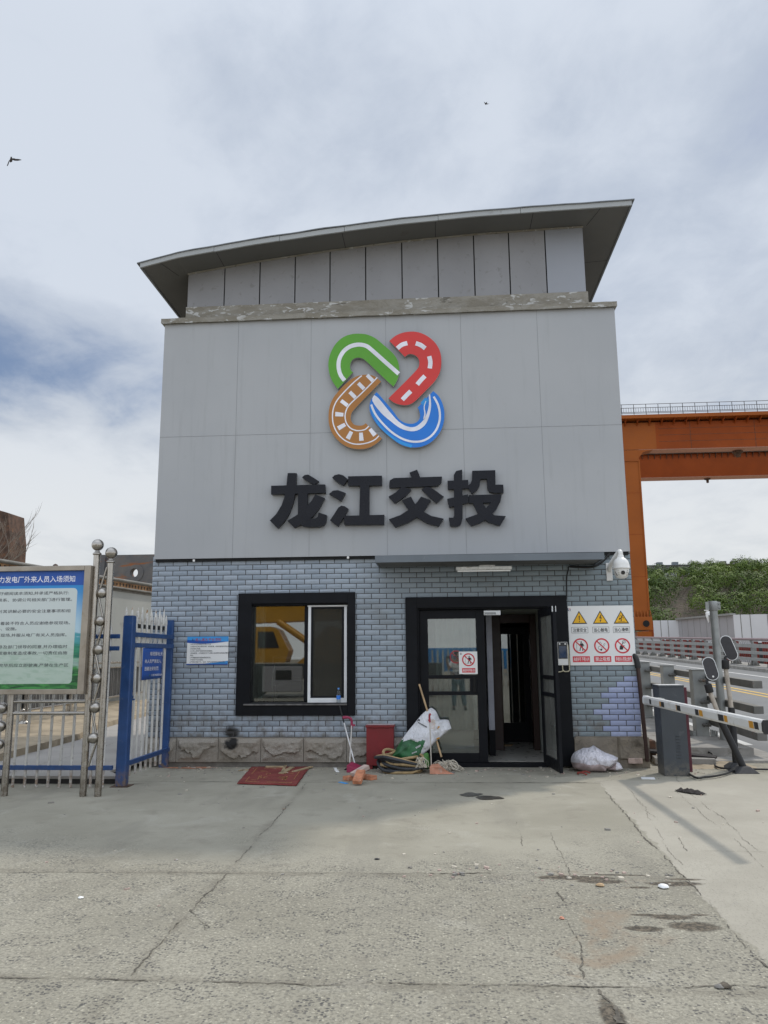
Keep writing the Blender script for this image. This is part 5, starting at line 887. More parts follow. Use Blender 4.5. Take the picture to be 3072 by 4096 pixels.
for px in (-18, 50, 97, 144, 190, 236, 281, 345, 395, 425):
    x = F(px, 2560, -1.93).x; zc = F(390, 2564, -1.93).z-.02; k = 18; mb.tube([(x+.042*math.cos(a), -1.93, zc+.042*math.sin(a)) for a in [2*math.pi*i/k for i in range(k+1)]], .006, 6, caps=False)
mb.build('ring_row', M['white_paint'], o, smooth=50)
# blue gate with white spear pickets, at right angles to the front
gxx = .41
o = thing('blue_gate', 'blue steel gate with white spear pickets standing at right angles to the brick wall', 'gate', (gxx, -.95, 0))
def sq(mb, x0, x1, y0, y1, z0, z1, ch=.012):
    pl_ = [(x0+ch, y0), (x1-ch, y0), (x1, y0+ch), (x1, y1-ch), (x1-ch, y1), (x0+ch, y1), (x0, y1-ch), (x0, y0+ch)]; mb.prism([(x, y, z0) for x, y in pl_], (0, 0, z1-z0))
mb = MB(); sq(mb, .335, .468, -1.875, -1.745, 0.01, 2.15); mb.prism([(.345, -1.865, 2.151), (.458, -1.865, 2.151), (.458, -1.755, 2.151), (.345, -1.755, 2.151)], (0, 0, .012)); g1 = mb.build('gate_post', M['blue_paint'], o); g1['label'] = 'thick free standing blue post'
mb = MB(); mb.box(.29, .52, -1.92, -1.70, .0, .008); mb.build('foot_plate', M['rust'], g1)
mb = MB(); sq(mb, .262, .40, -.115, -.04, 0.0, 2.18); mb.build('gate_post', M['blue_paint'], o)
mb = MB(); mb.box(.38, .415, -1.735, -1.665, .27, 1.45); mb.build('lock_stile', M['blue_paint'], o, bevel=.004); mb = MB(); mb.tube([(.40, -1.76, 1.07), (.43, -1.60, 1.07)], .012, 8); mb.box(.385, .43, -1.72, -1.63, 1.085, 1.12); mb.box(.40, .42, -1.70, -1.67, .98, 1.06); mb.build('bolt', M['blue_paint'], o, bevel=.003)
def zat(px, py): return X(px, py, gxx).z
zr = [(X(545, 2544, gxx).z+X(650, 2541, gxx).z)/2, (X(545, 2589, gxx).z+X(650, 2577, gxx).z)/2, (X(535, 3042, gxx).z+X(660, 3004, gxx).z)/2]
for z in zr: mb = MB(); mb.box(gxx-.022, gxx+.022, -1.744, -.116, z-.03, z+.03); mb.build('rail', M['blue_paint'], o, bevel=.004)
for i in range(7):
    y = X((543, 566, 586, 605, 624, 643, 662)[i], 2700, gxx).y; k_ = .0 if i != 0 else .02; mb = MB(); mb.tube([(gxx-.025, y, .09), (gxx-.025+k_, y, 1.15), (gxx-.025, y, zr[0]+.165)], .0165, 10); mb.lathe((gxx-.025, y, zr[0]+.165), [(.0165, 0), (.021, .02), (.021, .06), (.012, .11), (.002, .16)], 10); mb.build('picket', M['white_paint'], o, smooth=50)
mb = MB()
for i in range(6):
    y = X((552, 577, 597, 617, 636, 655)[i], 2566, gxx).y; zc = (zr[0]+zr[1])/2; mb.tube([(gxx-.02, y+.05*math.cos(a), zc+.046*math.sin(a)) for a in [2*math.pi*j/16 for j in range(17)]], .0065, 6, caps=False)
mb.build('ring_row', M['white_paint'], o, smooth=50)
# rust-streaked spike rail behind the gate
o = thing('spike_rail', 'row of rust streaked white spikes behind the blue gate', 'spiked rail', (.05, .0, 2.0))
mb = MB(); ya_ = 0.02; 
sp0 = [(505, 2470, 2427), (528, 2470, 2428), (552, 2478, 2429), (569, 2482, 2427), (587, 2486, 2432), (605, 2488, 2435), (622, 2486, 2436), (638, 2490, 2434), (655, 2490, 2436)]
def spy(px): return -1.55+ (px-505)/150*1.42
for px, py, pt in sp0:
    x = .31; y = X(px, py, x).y; b0, t0 = X(px, py, x), X(px, pt, x); mb = MB(); mb.lathe((x, y, b0.z-.05), [(.021, 0), (.021, .05), (.016, .05+(t0.z-b0.z)*.5), (.003, .05+(t0.z-b0.z))], 10); mb.build('spike', M['spike'], o, smooth=50)
ys = [X(px, 2490, .31).y for px in (500, 660)]; zb = X(600, 2500, .31).z; mb = MB(); mb.box(.285, .335, ys[0], ys[1], zb-.06, zb-.005); mb.build('spike_base', M['cable'], o)
# gate sign
o = thing('gate_sign', 'blue sheet sign with white warning text tied to the gate pickets', 'sign', (gxx+.0, -1.0, 1.3)); xg = gxx+.012
c1 = [X(px, py, xg) for px, py in ((566, 2724), (650, 2712), (648, 2588), (570, 2598))]; ysg = ((c1[0].y+c1[3].y)/2, (c1[1].y+c1[2].y)/2); zsg = ((c1[0].z+c1[1].z)/2, (c1[2].z+c1[3].z)/2)
Y0_, Y1_, Z0_, Z1_ = ysg[0], ysg[1], zsg[0], zsg[1]
mb = MB(); mb.grid(lambda u, v: (xg+.006*math.sin(u*5)*(1-v)+.004, Y0_+(Y1_-Y0_)*u, Z0_+(Z1_-Z0_)*v+.012*u), 10, 6); gs = mb.build('sheet', M['sign_blue'], o, smooth=60); so = gs.modifiers.new('thickness', 'SOLIDIFY'); so.thickness = .002; so.offset = -1
mb = MB(); H_ = Z1_-Z0_; Wd = Y1_-Y0_; xs_ = xg+.0125
# the sheet faces +x; its lettering reads from the viewer's side, far edge to the right
def srow(body, y0, wd, z, hgt): write(mb, body, (xs_, Y0_+y0*Wd, Z0_+z*H_), UVy, UVz, wd*Wd, hgt*H_, .014)
srow('枢纽重地,无', .32, .63, .76, .125); srow('关人员严禁进入,', .08, .82, .52, .125); srow('违者治安处罚:', .08, .70, .29, .125); srow('大顶子枢纽派出所', .42, .55, .105, .07)
mb.build('text_lines', M['em_white'], o); mb = MB(); mb.lathe((xs_-.001, Y0_+.35*Wd, Z0_+.14*H_), [(.012, 0), (.012, .002)], 16, axis=(1, 0, 0)); mb.build('badge', M['leaf_bag'], o)
# yard behind the fence: raised path, low kerb, dirt verge
mb = MB(); mb.add([(-2.2, -1.66, .10), (.34, -1.66, .10), (-.02, -1.2, .10), (-.02, 14, .10), (-4.4, 14, .10)], [(0, 1, 2, 3, 4)]); b_ = mb.v[:]; mb.add([v-Vector((0, 0, .035)) for v in b_]+b_, [(0, 1, 6, 5), (1, 2, 7, 6), (2, 3, 8, 7)]); struct(mb.build('path', M['path']))
mb = MB(); mb.box(-2.2, .30, -1.62, -1.57, -.05, .064); struct(mb.build('path_edge', M['dark_under']))  # near-black face paints the shade under the raised path slab
mb = MB(); 
for k, (x0, y0, x1, y1) in enumerate([(-.02, .9, -2.6, .7), (-.02, 2.1, -2.7, 1.9), (-.02, 3.6, -2.8, 3.4), (-.02, 5.4, -3.2, 5.2), (-1.3, -1.6, -1.6, 9), (-.02, -.2, -2.4, -.4)]): mb.add(*ribbon([(x0, y0), (x1, y1)], .012, 40+k, z=.1045))
struct(mb.build('path_joints', M['crack']))
kb = [(-2.13, -1.2), (-2.2, .1), (-2.3, 1.45), (-2.42, 3.0), (-2.9, 4.7), (-3.15, 6.6), (-3.9, 14)]
def kfn(u, v):
    i = min(len(kb)-2, int(u*(len(kb)-1))); t_ = u*(len(kb)-1)-i; x = kb[i][0]+(kb[i+1][0]-kb[i][0])*t_; y = kb[i][1]+(kb[i+1][1]-kb[i][1])*t_; q = [(0.04, .09), (0, .20), (-.10, .205), (-.13, .19)][int(round(v*3))]; n_ = .03*mnoise.noise(Vector((y*3, v*3, 1))); return (x+q[0]+n_, y, q[1]+n_*.4)
mb = MB(); mb.grid(kfn, 90, 3); struct(mb.build('kerb', M['dirt']))
def dfn(u, v):
    y = -1.6+18*u; x0 = None
    for (xa_, ya2), (xb_, yb2) in zip([(-2.1, -1.7)]+kb, kb+[(-4.2, 17)]):
        if y <= yb2: x0 = xa_+(xb_-xa_)*max(0, min(1, (y-ya2)/(yb2-ya2))); break
    if x0 is None: x0 = -4.2
    x = x0-.12-v*6; z = .19+.25*v+.07*mnoise.noise(Vector((x*.9, y*.9, 2)))*min(1, v*8)+.03*mnoise.noise(Vector((x*3, y*3, 5)))*min(1, v*8); return (x, y, z)
mb = MB(); mb.grid(dfn, 70, 30); struct(mb.build('dirt_verge', M['dirt'], smooth=60))
# stainless yard railing in front of the long wall
def RL(t): return (-4.15-.19*t*6/6*1.0, 4.4+t)      # t metres along
o = thing('yard_railing', 'low stainless railing with ball joints and dark slats at the foot of the grey wall', 'railing', (-4.3, 5, .3))
dr_ = Vector((-.10, 1, 0)).normalized(); o0 = Vector((-4.22, 2.2, .0))
def rp(t, z): return o0+dr_*t+Vector((0, 0, z))
for z, r_2 in ((1.50, .035), (1.36, .024), (.52, .028)): mb = MB(); mb.tube([tuple(rp(-1, z)), tuple(rp(12, z))], r_2, 10); mb.build('rail', M['steel'], o, smooth=50)
for t_ in (.0, 2.6, 5.2, 7.8, 10.4):
    mb = MB(); mb.tube([tuple(rp(t_, .25)), tuple(rp(t_, 1.62))], .055, 12); pp = mb.build('post', M['steel'], o, smooth=40); mb = MB(); mb.ball(tuple(rp(t_, 1.68)), .075, n=20); mb.ball(tuple(rp(t_-.12, .52)), .05, n=16); mb.ball(tuple(rp(t_+.12, .52)), .05, n=16); mb.lathe(tuple(rp(t_, .24)), [(.13, 0), (.13, .03), (.10, .06), (.055, .08)], 20); mb.build('ball_joint', M['steel'], pp, smooth=50)
mb = MB(); rnd2 = random.Random(5); t_ = -1.0
while t_ < 11.8: p = rp(t_, 0)+Vector((-.05, 0, 0)); wd = rnd2.uniform(.05, .12); mb.obox(p+Vector((0, 0, .94)), dr_*wd/2, Vector((.008, 0, 0)), (0, 0, .40)); t_ += wd+rnd2.uniform(.02, .07)
mb.build('slats', M['dark_slat'], o)
# long grey wall with rusty flange rail along its top, sloping across behind the yard
A = F(0, 2236, 8.0); B = F(606, 2336, 14.5); dv = (B-A); A2, B2 = A-dv*.5, B+dv*.8; nrm = Vector((dv.y, -dv.x, 0)).normalized()
o = thing('yard_wall', 'long smooth grey concrete wall with rusty pierced rail along its top', 'wall', (A.x, A.y, .2))
mb = MB(); th = -nrm*.3; z_ = .1; mb.prism([(A2.x, A2.y, z_), (B2.x, B2.y, z_), tuple(B2-Vector((0, 0, .30))), tuple(A2-Vector((0, 0, .30)))], tuple(th)); mb.build('wall_face', M['wall_conc'], o)
mb = MB(); mb.prism([tuple(A2-Vector((0, 0, .42))-nrm*-.004), tuple(B2-Vector((0, 0, .42))-nrm*-.004), tuple(B2-Vector((0, 0, .30))-nrm*-.004), tuple(A2-Vector((0, 0, .30))-nrm*-.004)], tuple(-nrm*.02)); mb.build('dark_band', M['rail_dark'], o)  # darker strip along the wall just below the rail
mb = MB(); mb.bar(A2-Vector((0, 0, .20))+nrm*.05, B2-Vector((0, 0, .20))+nrm*.05, .06, .16); fr_ = mb.build('pierced_rail', M['rust_rail'], o)
mb = MB(); dl = dv.length*2.3; n = int(dl/.16); du = (B2-A2)/n
for i in range(n): p = A2+du*(i+.5)-Vector((0, 0, .20))+nrm*.082; mb.obox(p, du.normalized()*.025, nrm*.003, Vector((0, 0, .045)))
mb.build('rail_holes', M['black_gap'], fr_)
mb = MB(); mb.tube([tuple(A2+nrm*.08-Vector((0, 0, .06))), tuple(B2+nrm*.08-Vector((0, 0, .06)))], .055, 10); mb.tube([tuple(A2+nrm*.08-Vector((0, 0, .31))), tuple(B2+nrm*.08-Vector((0, 0, .31)))], .035, 8); mb.build('top_pipe', M['rail_dark'], o, smooth=50)
g = F(222, 2262, 9.5); mb = MB(); mb.lathe((g.x, g.y, g.z-.12), [(.10, 0), (.10, .03), (.085, .10), (.05, .15), (.004, .17)], 16); tag(mb.build('bollard_cap', M['rust'], None, smooth=50), 'small dark domed cap showing above the notice board', 'cap')
# steel plate with a hole
yq = 20.0; a, c = F(408, 2221, yq), F(700, 2224, yq); lo = F(500, 2420, yq).z; hc = F(538, 2291, yq); rh = (F(552, 2291, yq).x-F(525, 2291, yq).x)/2
o = thing('steel_plate', 'big rust streaked steel plate with a round lifting hole behind the grey wall', 'steel plate', (a.x, yq, lo)); mb = MB(); n = 32; ci = [(hc.x+rh*math.cos(2*math.pi*i/n), hc.z+rh*1.2*math.sin(2*math.pi*i/n)) for i in range(n)]
zt = a.z; bx = []
for i in range(n):
    an = 2*math.pi*i/n; ca, sa = math.cos(an), math.sin(an); k = min(((c.x if ca > 0 else a.x)-hc.x)/ca if abs(ca) > 1e-6 else 1e9, ((zt if sa > 0 else lo)-hc.z)/sa if abs(sa) > 1e-6 else 1e9); bx.append((hc.x+ca*k, hc.z+sa*k))
for y_ in (yq, yq+.25): mb.add([(x, y_, z) for x, z in ci]+[(x, y_, z) for x, z in bx], [(i, (i+1) % n, n+(i+1) % n, n+i) for i in range(n)])
for z_c, x_c in ((zt, a.x), (zt, c.x), (lo, a.x), (lo, c.x)):
    pass
mb.add([(x, y_, z) for x, z in ci for y_ in (yq, yq+.25)], [(2*i, 2*i+1, (2*i+3) % (2*n), (2*i+2) % (2*n)) for i in range(n)]); mb.box(a.x-.02, a.x+.18, yq-.12, yq+.4, lo, zt+.004); mb.box(a.x, c.x, yq+.01, yq+.24, zt-.01, zt+.004)
mb.build('plate', M['plate'], o); r1 = (F(575, 2291, yq).x-F(503, 2291, yq).x)/2; mb = MB(); disc(mb, hc.x, hc.z, r1, yq-.03, 0, 40, ri=rh*1.25); vs_ = [(hc.x+r1*math.cos(2*math.pi*i/40), y_, hc.z+r1*math.sin(2*math.pi*i/40)) for i in range(40) for y_ in (yq-.03, yq)]; mb.add(vs_, [(2*i, 2*i+1, (2*i+3) % 80, (2*i+2) % 80) for i in range(40)]); mb.build('boss_ring', M['plate'], o)
# rusty tower top at the left edge and a bare tree beside it
yq = 24.0; pts = [F(px, py, yq) for px, py in ((-140, 2030), (0, 2042), (32, 2051), (37, 2120), (41, 2165), (36, 2240), (36, 2420), (-140, 2420))]
mb = MB(); mb.prism([tuple(p) for p in pts], (0, 1.5, 0)); o = thing('rusty_gate_leaf', 'tall rusty brown steel gate leaf rising at the left edge', 'steel gate', (pts[0].x, yq, pts[-1].z)); mb.build('plating', M['rust'], o, bevel=.03)
yq = 22.0; o = thing('bare_tree', 'leafless thin branched tree reaching out behind the rusty steel at the left edge', 'tree', (F(-60, 2300, yq).x, yq, .2)); bx_ = F(-60, 2300, yq); mb = MB(); mb.tube([(bx_.x, yq, .1), (bx_.x+.1, yq, bx_.z*.6), (bx_.x+.2, yq, bx_.z)], [.14, .10, .07], 8); mb.build('trunk', M['bark'], o, smooth=60)
mb = MB(); rb = random.Random(11)
def branch(p, d, ln, r, lev):
    pts = [Vector(p)]; d = Vector(d).normalized()
    for i in range(5): d = (d+Vector((rb.uniform(-.18, .18), rb.uniform(-.1, .1), rb.uniform(-.10, .22)))).normalized(); pts.append(pts[-1]+d*ln/5)
    mb.tube(pts, [r*(1-.15*i) for i in range(6)], 5)
    if lev: 
        for i in (1, 2, 3, 4, 5): 
            for _ in range(1 if lev < 2 else 1): branch(pts[i], d+Vector((rb.uniform(-.7, .7), rb.uniform(-.4, .4), rb.uniform(-.2, .9))), ln*rb.uniform(.35, .6), r*.55, lev-1)
for py, tx, ty in ((2310, 125, 2180), (2260, 60, 2160), (2330, 110, 2205), (2320, 70, 2225), (2280, 55, 2140)): s0 = F(-55, py, yq); e0 = F(tx, ty, yq); branch(s0, e0-s0, (e0-s0).length, .028, 2)
mb.build('branches', M['bark'], o)
# ================================================================ right: barrier, oval-panel poles, guard rail, road side
bl, bf, br = G(2630.6, 3082), G(2659.4, 3105), G(2761, 3105)
o = thing('barrier_machine', 'dark grey boom barrier cabinet with striped white arm lowered beside the gatehouse corner', 'boom barrier', (7.66, -.6, 0))
cx0, cx1 = bf.x, br.x; cy0 = -.80; cy1 = -.47; hh = X(2634, 2741, cx0).z*0+1.13
zt = F(2690, 2741, cy0).z
mb = MB(); mb.box(cx0, cx1, cy0, cy1, 0.0, zt-.025); cab = mb.build('cabinet', M['box_grey'], o, bevel=.006); mb = MB(); mb.box(cx0-.004, cx1+.004, cy0-.004, cy1+.004, zt-.024, zt); mb.build('lid', M['box_grey'], o, bevel=.004); mb = MB(); mb.box(cx0+.004, cx1-.004, cy0+.004, cy1-.004, zt+.001, zt+.004); mb.build('sunlit_lid_top', M['arm_white'], o)  # white top plate stands in for the sun on the lid
mb = MB(); mb.box(cx1+.001, cx1+.045, cy0+.03, cy1, .05, zt-.03); mb.build('red_door_edge', M['box_red'], o, bevel=.003)
for k in range(8): z = .24+k*.040; mb = MB(); mb.lathe((cx0+.205, cy0-.001, z), [(.036, 0), (.030, .006), (.02, .009)], 12, axis=(0, -1, 0)); mb.v = [Vector((v.x, v.y, z+(v.z-z)*.20)) for v in mb.v]; mb.build('louvre', M['box_grey'], cab, smooth=40)
ZA = .985; XA = cx0-.14; ya, yb_ = -.50, -5.05
pa, pb = X(2584, 2800, XA), X(3068, 2908, XA)
A_, B_ = Vector((XA, pa.y, pa.z)), Vector((XA, pb.y, pb.z)); ad = (B_-A_).normalized(); au = Vector((1, 0, 0)).cross(ad)*-1; au = au if au.z > 0 else -au; ax_ = Vector((1, 0, 0))
def octo(mb, p0, p1, hw, hh_, mi=0):
    ch = hh_*.42; sec = [(-hw+ch*.6, -hh_), (hw-ch*.6, -hh_), (hw, -hh_+ch), (hw, hh_-ch), (hw-ch*.6, hh_), (-hw+ch*.6, hh_), (-hw, hh_-ch), (-hw, -hh_+ch)]
    vs = [p+ax_*a+au*c for p in (p0, p1) for a, c in sec]; mb.add(vs, [tuple(range(7, -1, -1)), tuple(range(8, 16))]+[(i, (i+1) % 8, 8+(i+1) % 8, 8+i) for i in range(8)], mi)
mb = MB(); octo(mb, A_, B_, .042, .054); arm = mb.build('boom_arm', M['arm_white'], o, bevel=.003)
mb = MB(); octo(mb, B_+ad*.001, B_+ad*.035, .046, .060); mb.build('end_cap', M['rubber'], arm)
mb = MB(); octo(mb, A_-ad*.02, A_+ad*.06, .046, .059); mb.build('end_sleeve', M['white_alu'], arm, bevel=.004)
mb = MB(); mb.obox(A_+ad*.32+ax_*.085, ad*.10, ax_*.045, au*.045); mb.tube([tuple(A_+ad*.32+ax_*.10), tuple(A_+ad*.32+ax_*.16)], .04, 12); mb.build('pivot', M['galv'], arm, bevel=.004)
def sticker(mb, px0, px1, sk, mi):
    q0, q1 = X(px0, 2830, XA-.0425).y, X(px1, 2840, XA-.0425).y; t0, t1 = (A_.y-q0)/(A_.y-B_.y), (A_.y-q1)/(A_.y-B_.y); L_ = (B_-A_).length
    P = lambda t, c: A_+ad*(t*L_)-ax_*.0427+au*c; mb.add([P(t0, .0312), P(t1, .0312), P(t1+sk, -.0312), P(t0+sk, -.0312)], [(0, 1, 2, 3)], mi)
for y0, y1, yel in ((2598, 2606, None), (2644, 2657, (2638, 2644)), (2706, 2721, (2703, 2706)), (2778, 2792, (2793, 2808)), (2868, 2890, (2891, 2905)), (3008, 3026, (2988, 3007))):
    mb = MB(); sticker(mb, y0, y1, .004, 0)
    if yel: sticker(mb, yel[0], yel[1], .004, 1)
    mb.build('sticker', [M['rubber'], M['arm_yel']], arm)

# two leaning poles that end in oval dark panels
def oval(name, label, base, knee, ttop, sock, cen, yp_, wpx, hpx, tilt, face):
    P = lambda q: F(q[0], q[1], yp_); b0 = P(base); k0, t0, s0, c0 = P(knee), P(ttop), P(sock), P(cen)
    o = thing(name, label, 'signal pole', (b0.x, yp_, 0), 'oval panel poles behind the barrier'); sc_ = (c0-CAM).length/FOC
    mb = MB(); pts = [(b0.x+.02, -.13), (b0.x-.17, 0), (b0.x-.11, 0), (b0.x+.0, 0)]
    mb.add([(b0.x-.17, yp_-.15, 0), (b0.x+.17, yp_-.15, 0), (b0.x+.17, yp_+.15, 0), (b0.x-.17, yp_+.15, 0), (b0.x-.07, yp_-.07, .085), (b0.x+.07, yp_-.07, .085), (b0.x+.07, yp_+.07, .085), (b0.x-.07, yp_+.07, .085)], [(0, 3, 2, 1), (4, 5, 6, 7), (0, 1, 5, 4), (1, 2, 6, 5), (2, 3, 7, 6), (3, 0, 4, 7)]); mb.build('foot', M['rubber'], o, bevel=.008)
    b1 = Vector((b0.x, yp_, .07)); mb = MB(); mb.tube([tuple(b1), tuple(k0)], .046, 14); mb.build('lower_pole', M['rubber'], o, smooth=50)
    mb = MB(); mb.tube([tuple(k0-(t0-k0).normalized()*.03), tuple(t0)], .032, 12); mb.build('upper_pole', M['bare_pole'], o, smooth=50)
    d = (s0-t0).normalized(); mb = MB(); mb.lathe(tuple(t0-d*.03), [(.045, 0), (.052, .01), (.052, (s0-t0).length*.95), (.044, (s0-t0).length), (.02, (s0-t0).length+.01), (.018, (s0-t0).length+.05)], 16, axis=tuple(d)); mb.build('socket', M['rubber'], o, smooth=40)
    w_, h_ = wpx*sc_/2, hpx*sc_/2; U = Vector((math.cos(tilt), 0, math.sin(tilt))); V = Vector((-math.sin(tilt), 0, math.cos(tilt))); Nn = Vector(face).normalized(); U = (U-Nn*U.dot(Nn)).normalized(); V = Nn.cross(U); V = V if V.z > 0 else -V
    def ov(k, w2, h2):
        out = []; r_ = min(w2, h2)
        for i in range(36):
            a = 2*math.pi*i/36; ca, sa = math.cos(a), math.sin(a); out.append((r_*ca, sa*r_+(h2-r_)*(1 if sa > 0 else -1)*(1 if abs(sa) > 1e-6 else 0)))
        return out
    def slab(mb, w2, h2, d0, d1): mb.prism([c0+U*a+V*c+Nn*d0 for a, c in ov(0, w2, h2)], tuple(Nn*(d1-d0)))
    mb = MB(); slab(mb, w_*.96, h_*.97, .0, -.05); pn = mb.build('panel_shell', M['rubber'], o, bevel=.008); mb = MB(); slab(mb, w_, h_, .012, .001); mb.build('chrome_rim', M['white_alu'], pn, bevel=.004); mb = MB(); slab(mb, w_*.90, h_*.945, .016, .0125); mb.build('dark_face', M['oval_face'], pn, bevel=.002)
    mb = MB(); mb.tube([tuple(s0), tuple(s0+(c0-s0)*.3-Nn*.05), tuple(c0-Nn*.05-V*h_*.3)], .018, 8); mb.build('ball_arm', M['rubber'], o, smooth=50)
    return o, pn, c0, U, V, Nn, w_, h_
o, pn, c0, U, V, Nn, w_, h_ = oval('oval_panel_pole', 'leaning black and worn white pole with an oval dark panel, the lower and nearer one', (2975, 3088), (2884, 2885), (2838, 2762), (2828, 2728), (2842, 2675), -.42, 45, 84, R(12), (-.25, -1, .05))
mb = MB(); mb.lathe(tuple(c0-V*h_*.68+Nn*.0165), [(.014, 0), (.012, .003)], 14, axis=tuple(Nn)); mb.build('pale_dot', M['white_plastic'], pn)
o, pn, *_ = oval('oval_panel_pole', 'upright worn pole with a tilted oval dark panel, the higher and farther one', (2946, 3074), (2925, 2830), (2902, 2668), (2901, 2632), (2916, 2592), -.06, 42, 92, R(16), (-.55, -1, .0))
# galvanised sign-less pole with clamp
g = G(2900, 3000); xp, yp_ = g.x, g.y; zt = F(2848, 2405, yp_).z
o = thing('steel_pole', 'galvanised round pole with a clamp on top beside the guard rail', 'pole', (xp, yp_, 0)); mb = MB(); mb.tube([(xp, yp_, .02), (xp, yp_, zt)], .066, 18); mb.build('pole_tube', M['galv'], o, smooth=50)
mb = MB(); mb.lathe((xp, yp_, zt-.17), [(.072, 0), (.078, .01), (.078, .16), (.072, .17)], 20); mb.box(xp-.13, xp-.07, yp_-.02, yp_+.02, zt-.15, zt-.01); mb.box(xp+.07, xp+.12, yp_-.02, yp_+.02, zt-.15, zt-.01); mb.tube([(xp+.10, yp_-.05, zt-.05), (xp+.10, yp_+.05, zt-.05)], .012, 8); mb.tube([(xp+.10, yp_-.05, zt-.12), (xp+.10, yp_+.05, zt-.12)], .012, 8); mb.build('clamp', M['galv'], o, smooth=40)
mb = MB(); mb.box(xp-.15, xp+.15, yp_-.13, yp_+.13, 0.035, .055); mb.build('base_plate', M['galv'], o, bevel=.004)
zf = F(2880, 2560, yp_).z; mb = MB(); mb.grid(lambda u, v: (xp+.06+.17*u, yp_-.07-.02*math.sin(u*6), zf+.02-.12*v*(1-.3*u)-.04*u+.02*math.sin(u*4)), 8, 4); tp = mb.build('foil_tape', M['foil'], o, smooth=60); so = tp.modifiers.new('thickness', 'SOLIDIFY'); so.thickness = .003
# guard rail of box posts and three beams
XG = 9.25
o = thing('guard_rail', 'heavy galvanised guard rail of box posts and three beams beside the road', 'guard rail', (XG, 3.3, 0))
ends = [X(2951, 2690, XG-.1), X(2957, 2800, XG-.1), X(2972, 2925, XG-.1)]
tops_ = []
for px, pt, pb in ((2776, 2649, 2966), (2656, 2635, 2915), (2563, 2627, 2875), (2500, 2620, 2840)):
    y = S_y = None; z0 = 0.0
    # foot on the rising verge
    d = ray(px+14, pb); t_ = (SLOPE*(CAM.y-2.0)-CAM.z)/(d.z-SLOPE*d.y); y = (CAM+d*t_).y; z0 = RZ(y); zt = X(px, pt, XG).z; zt = z0+1.30; tops_.append((y, z0))
    mb = MB(); mb.box(XG-.13, XG+.10, y-.11, y+.11, z0+.05, zt-.012); mb.box(XG-.16, XG+.13, y-.14, y+.14, zt-.011, zt); pp = mb.build('post', M['galv'], o, bevel=.003)
    mb = MB(); mb.box(XG-.26, XG+.26, y-.22, y+.22, z0+.036, z0+.06)
    for bx_ in (-.21, .21):
        for by_ in (-.16, -.05, .06, .16): mb.tube([(XG+bx_, y+by_, z0+.06), (XG+bx_, y+by_, z0+.20)], .018, 8)
    mb.prism([(XG-.25, y-.125, z0+.06), (XG-.15, y-.125, z0+.06), (XG-.15, y-.125, z0+.22)], (0, .012, 0)); mb.prism([(XG+.25, y-.125, z0+.06), (XG+.15, y-.125, z0+.06), (XG+.15, y-.125, z0+.22)], (0, .012, 0)); mb.build('foot_plate', M['galv'], pp, smooth=40)
for j, fz_ in enumerate((1.13, .74, .34)):
    y0 = ends[j].y; y1 = 16; z0, z1 = RZ(y0)+fz_, RZ(y1)+fz_; mb = MB(); mb.bar((XG+.185, y0, z0), (XG+.185, y1, z1), .15, .118); mb.build('beam', M['rail_dark'], o, bevel=.006)
for y, z0 in tops_:
    for fz_ in (1.10, .71, .31):
        mb = MB(); mb.tube([(XG-.05, y-.20, z0+fz_), (XG+.10, y-.20, z0+fz_)], .022, 8); mb.tube([(XG-.03, y-.20, z0+fz_), (XG-.01, y-.20, z0+fz_)], .036, 8); mb.box(XG+.04, XG+.105, y-.215, y-.111, z0+fz_-.03, z0+fz_+.03); mb.build('bolt', M['rail_dark'], o, smooth=40)
# broken concrete footing, planks and rubble near the pole bases
mb = MB(); a, c = G(2828, 3050), G(2975, 3060)
def rubble(mb, x0, x1, y0, y1, z, seed):
    mb.grid(lambda u, v: (x0+(x1-x0)*u, y0+(y1-y0)*v, z*min(1, min(u, 1-u)*8, min(v, 1-v)*8)*(1+.5*mnoise.noise(Vector((u*5, v*5, seed))))+.02*mnoise.noise(Vector((u*14, v*14, seed)))), 30, 18)
mb = MB(); rubble(mb, 7.62, 9.0, -.1, 1.6, .03, 2); struct(mb.build('rubble_strip', M['dirt'], smooth=60))
mb = MB(); mb.prism([(8.05, 1.1, 0), (9.3, .95, 0), (9.35, 2.8, 0), (8.05, 2.8, 0)], (0, 0, .17)); tag(mb.build('concrete_footing', M['kerb'], None, bevel=.02), 'low cracked concrete footing under the steel pole and guard rail', 'footing')
mb = MB(); mb.obox((8.05, .35, .06), Vector((.42, -.06, 0)), Vector((.02, .16, 0)), (0, 0, .05)); tag(mb.build('concrete_slab', M['kerb'], None, bevel=.012), 'loose flat concrete slab behind the barrier cabinet', 'slab')
mb = MB(); mb.obox((8.02, .55, .135), Vector((.50, -.22, -.03)), Vector((.05, .11, 0)), (0, 0, .018)); tag(mb.build('charred_plank', M['rag'], None, bevel=.006), 'dark charred plank lying on the loose slab behind the cabinet', 'plank')
mb = MB(); mb.obox((7.62, .95, .15), Vector((.17, 0, 0)), Vector((0, .12, 0)), (0, 0, .15)); tag(mb.build('dark_block', M['rust'], None, bevel=.02), 'dark stained block between the gatehouse corner and the barrier cabinet', 'block')
for k, pts in enumerate(([(2590, 2955), (2612, 2962), (2660, 2975), (2700, 2990), (2840, 3010), (2850, 3045), (2875, 3070), (2960, 3075), (3072, 3078)], [(2600, 2975), (2630, 2990), (2760, 3098), (2820, 3108), (2890, 3098), (2940, 3080)])):
    mb = MB(); mb.tube(spline([tuple(G(*q, .10 if (k == 0 and i < 5) else .03)) for i, q in enumerate(pts)], 5), .014, 6); tag(mb.build('loose_cable', M['cable'], None, smooth=60), ('black cable lying from the gatehouse corner to the pole feet and off to the right', 'thin dark cable snaking past the foot of the barrier cabinet')[k], 'cable')
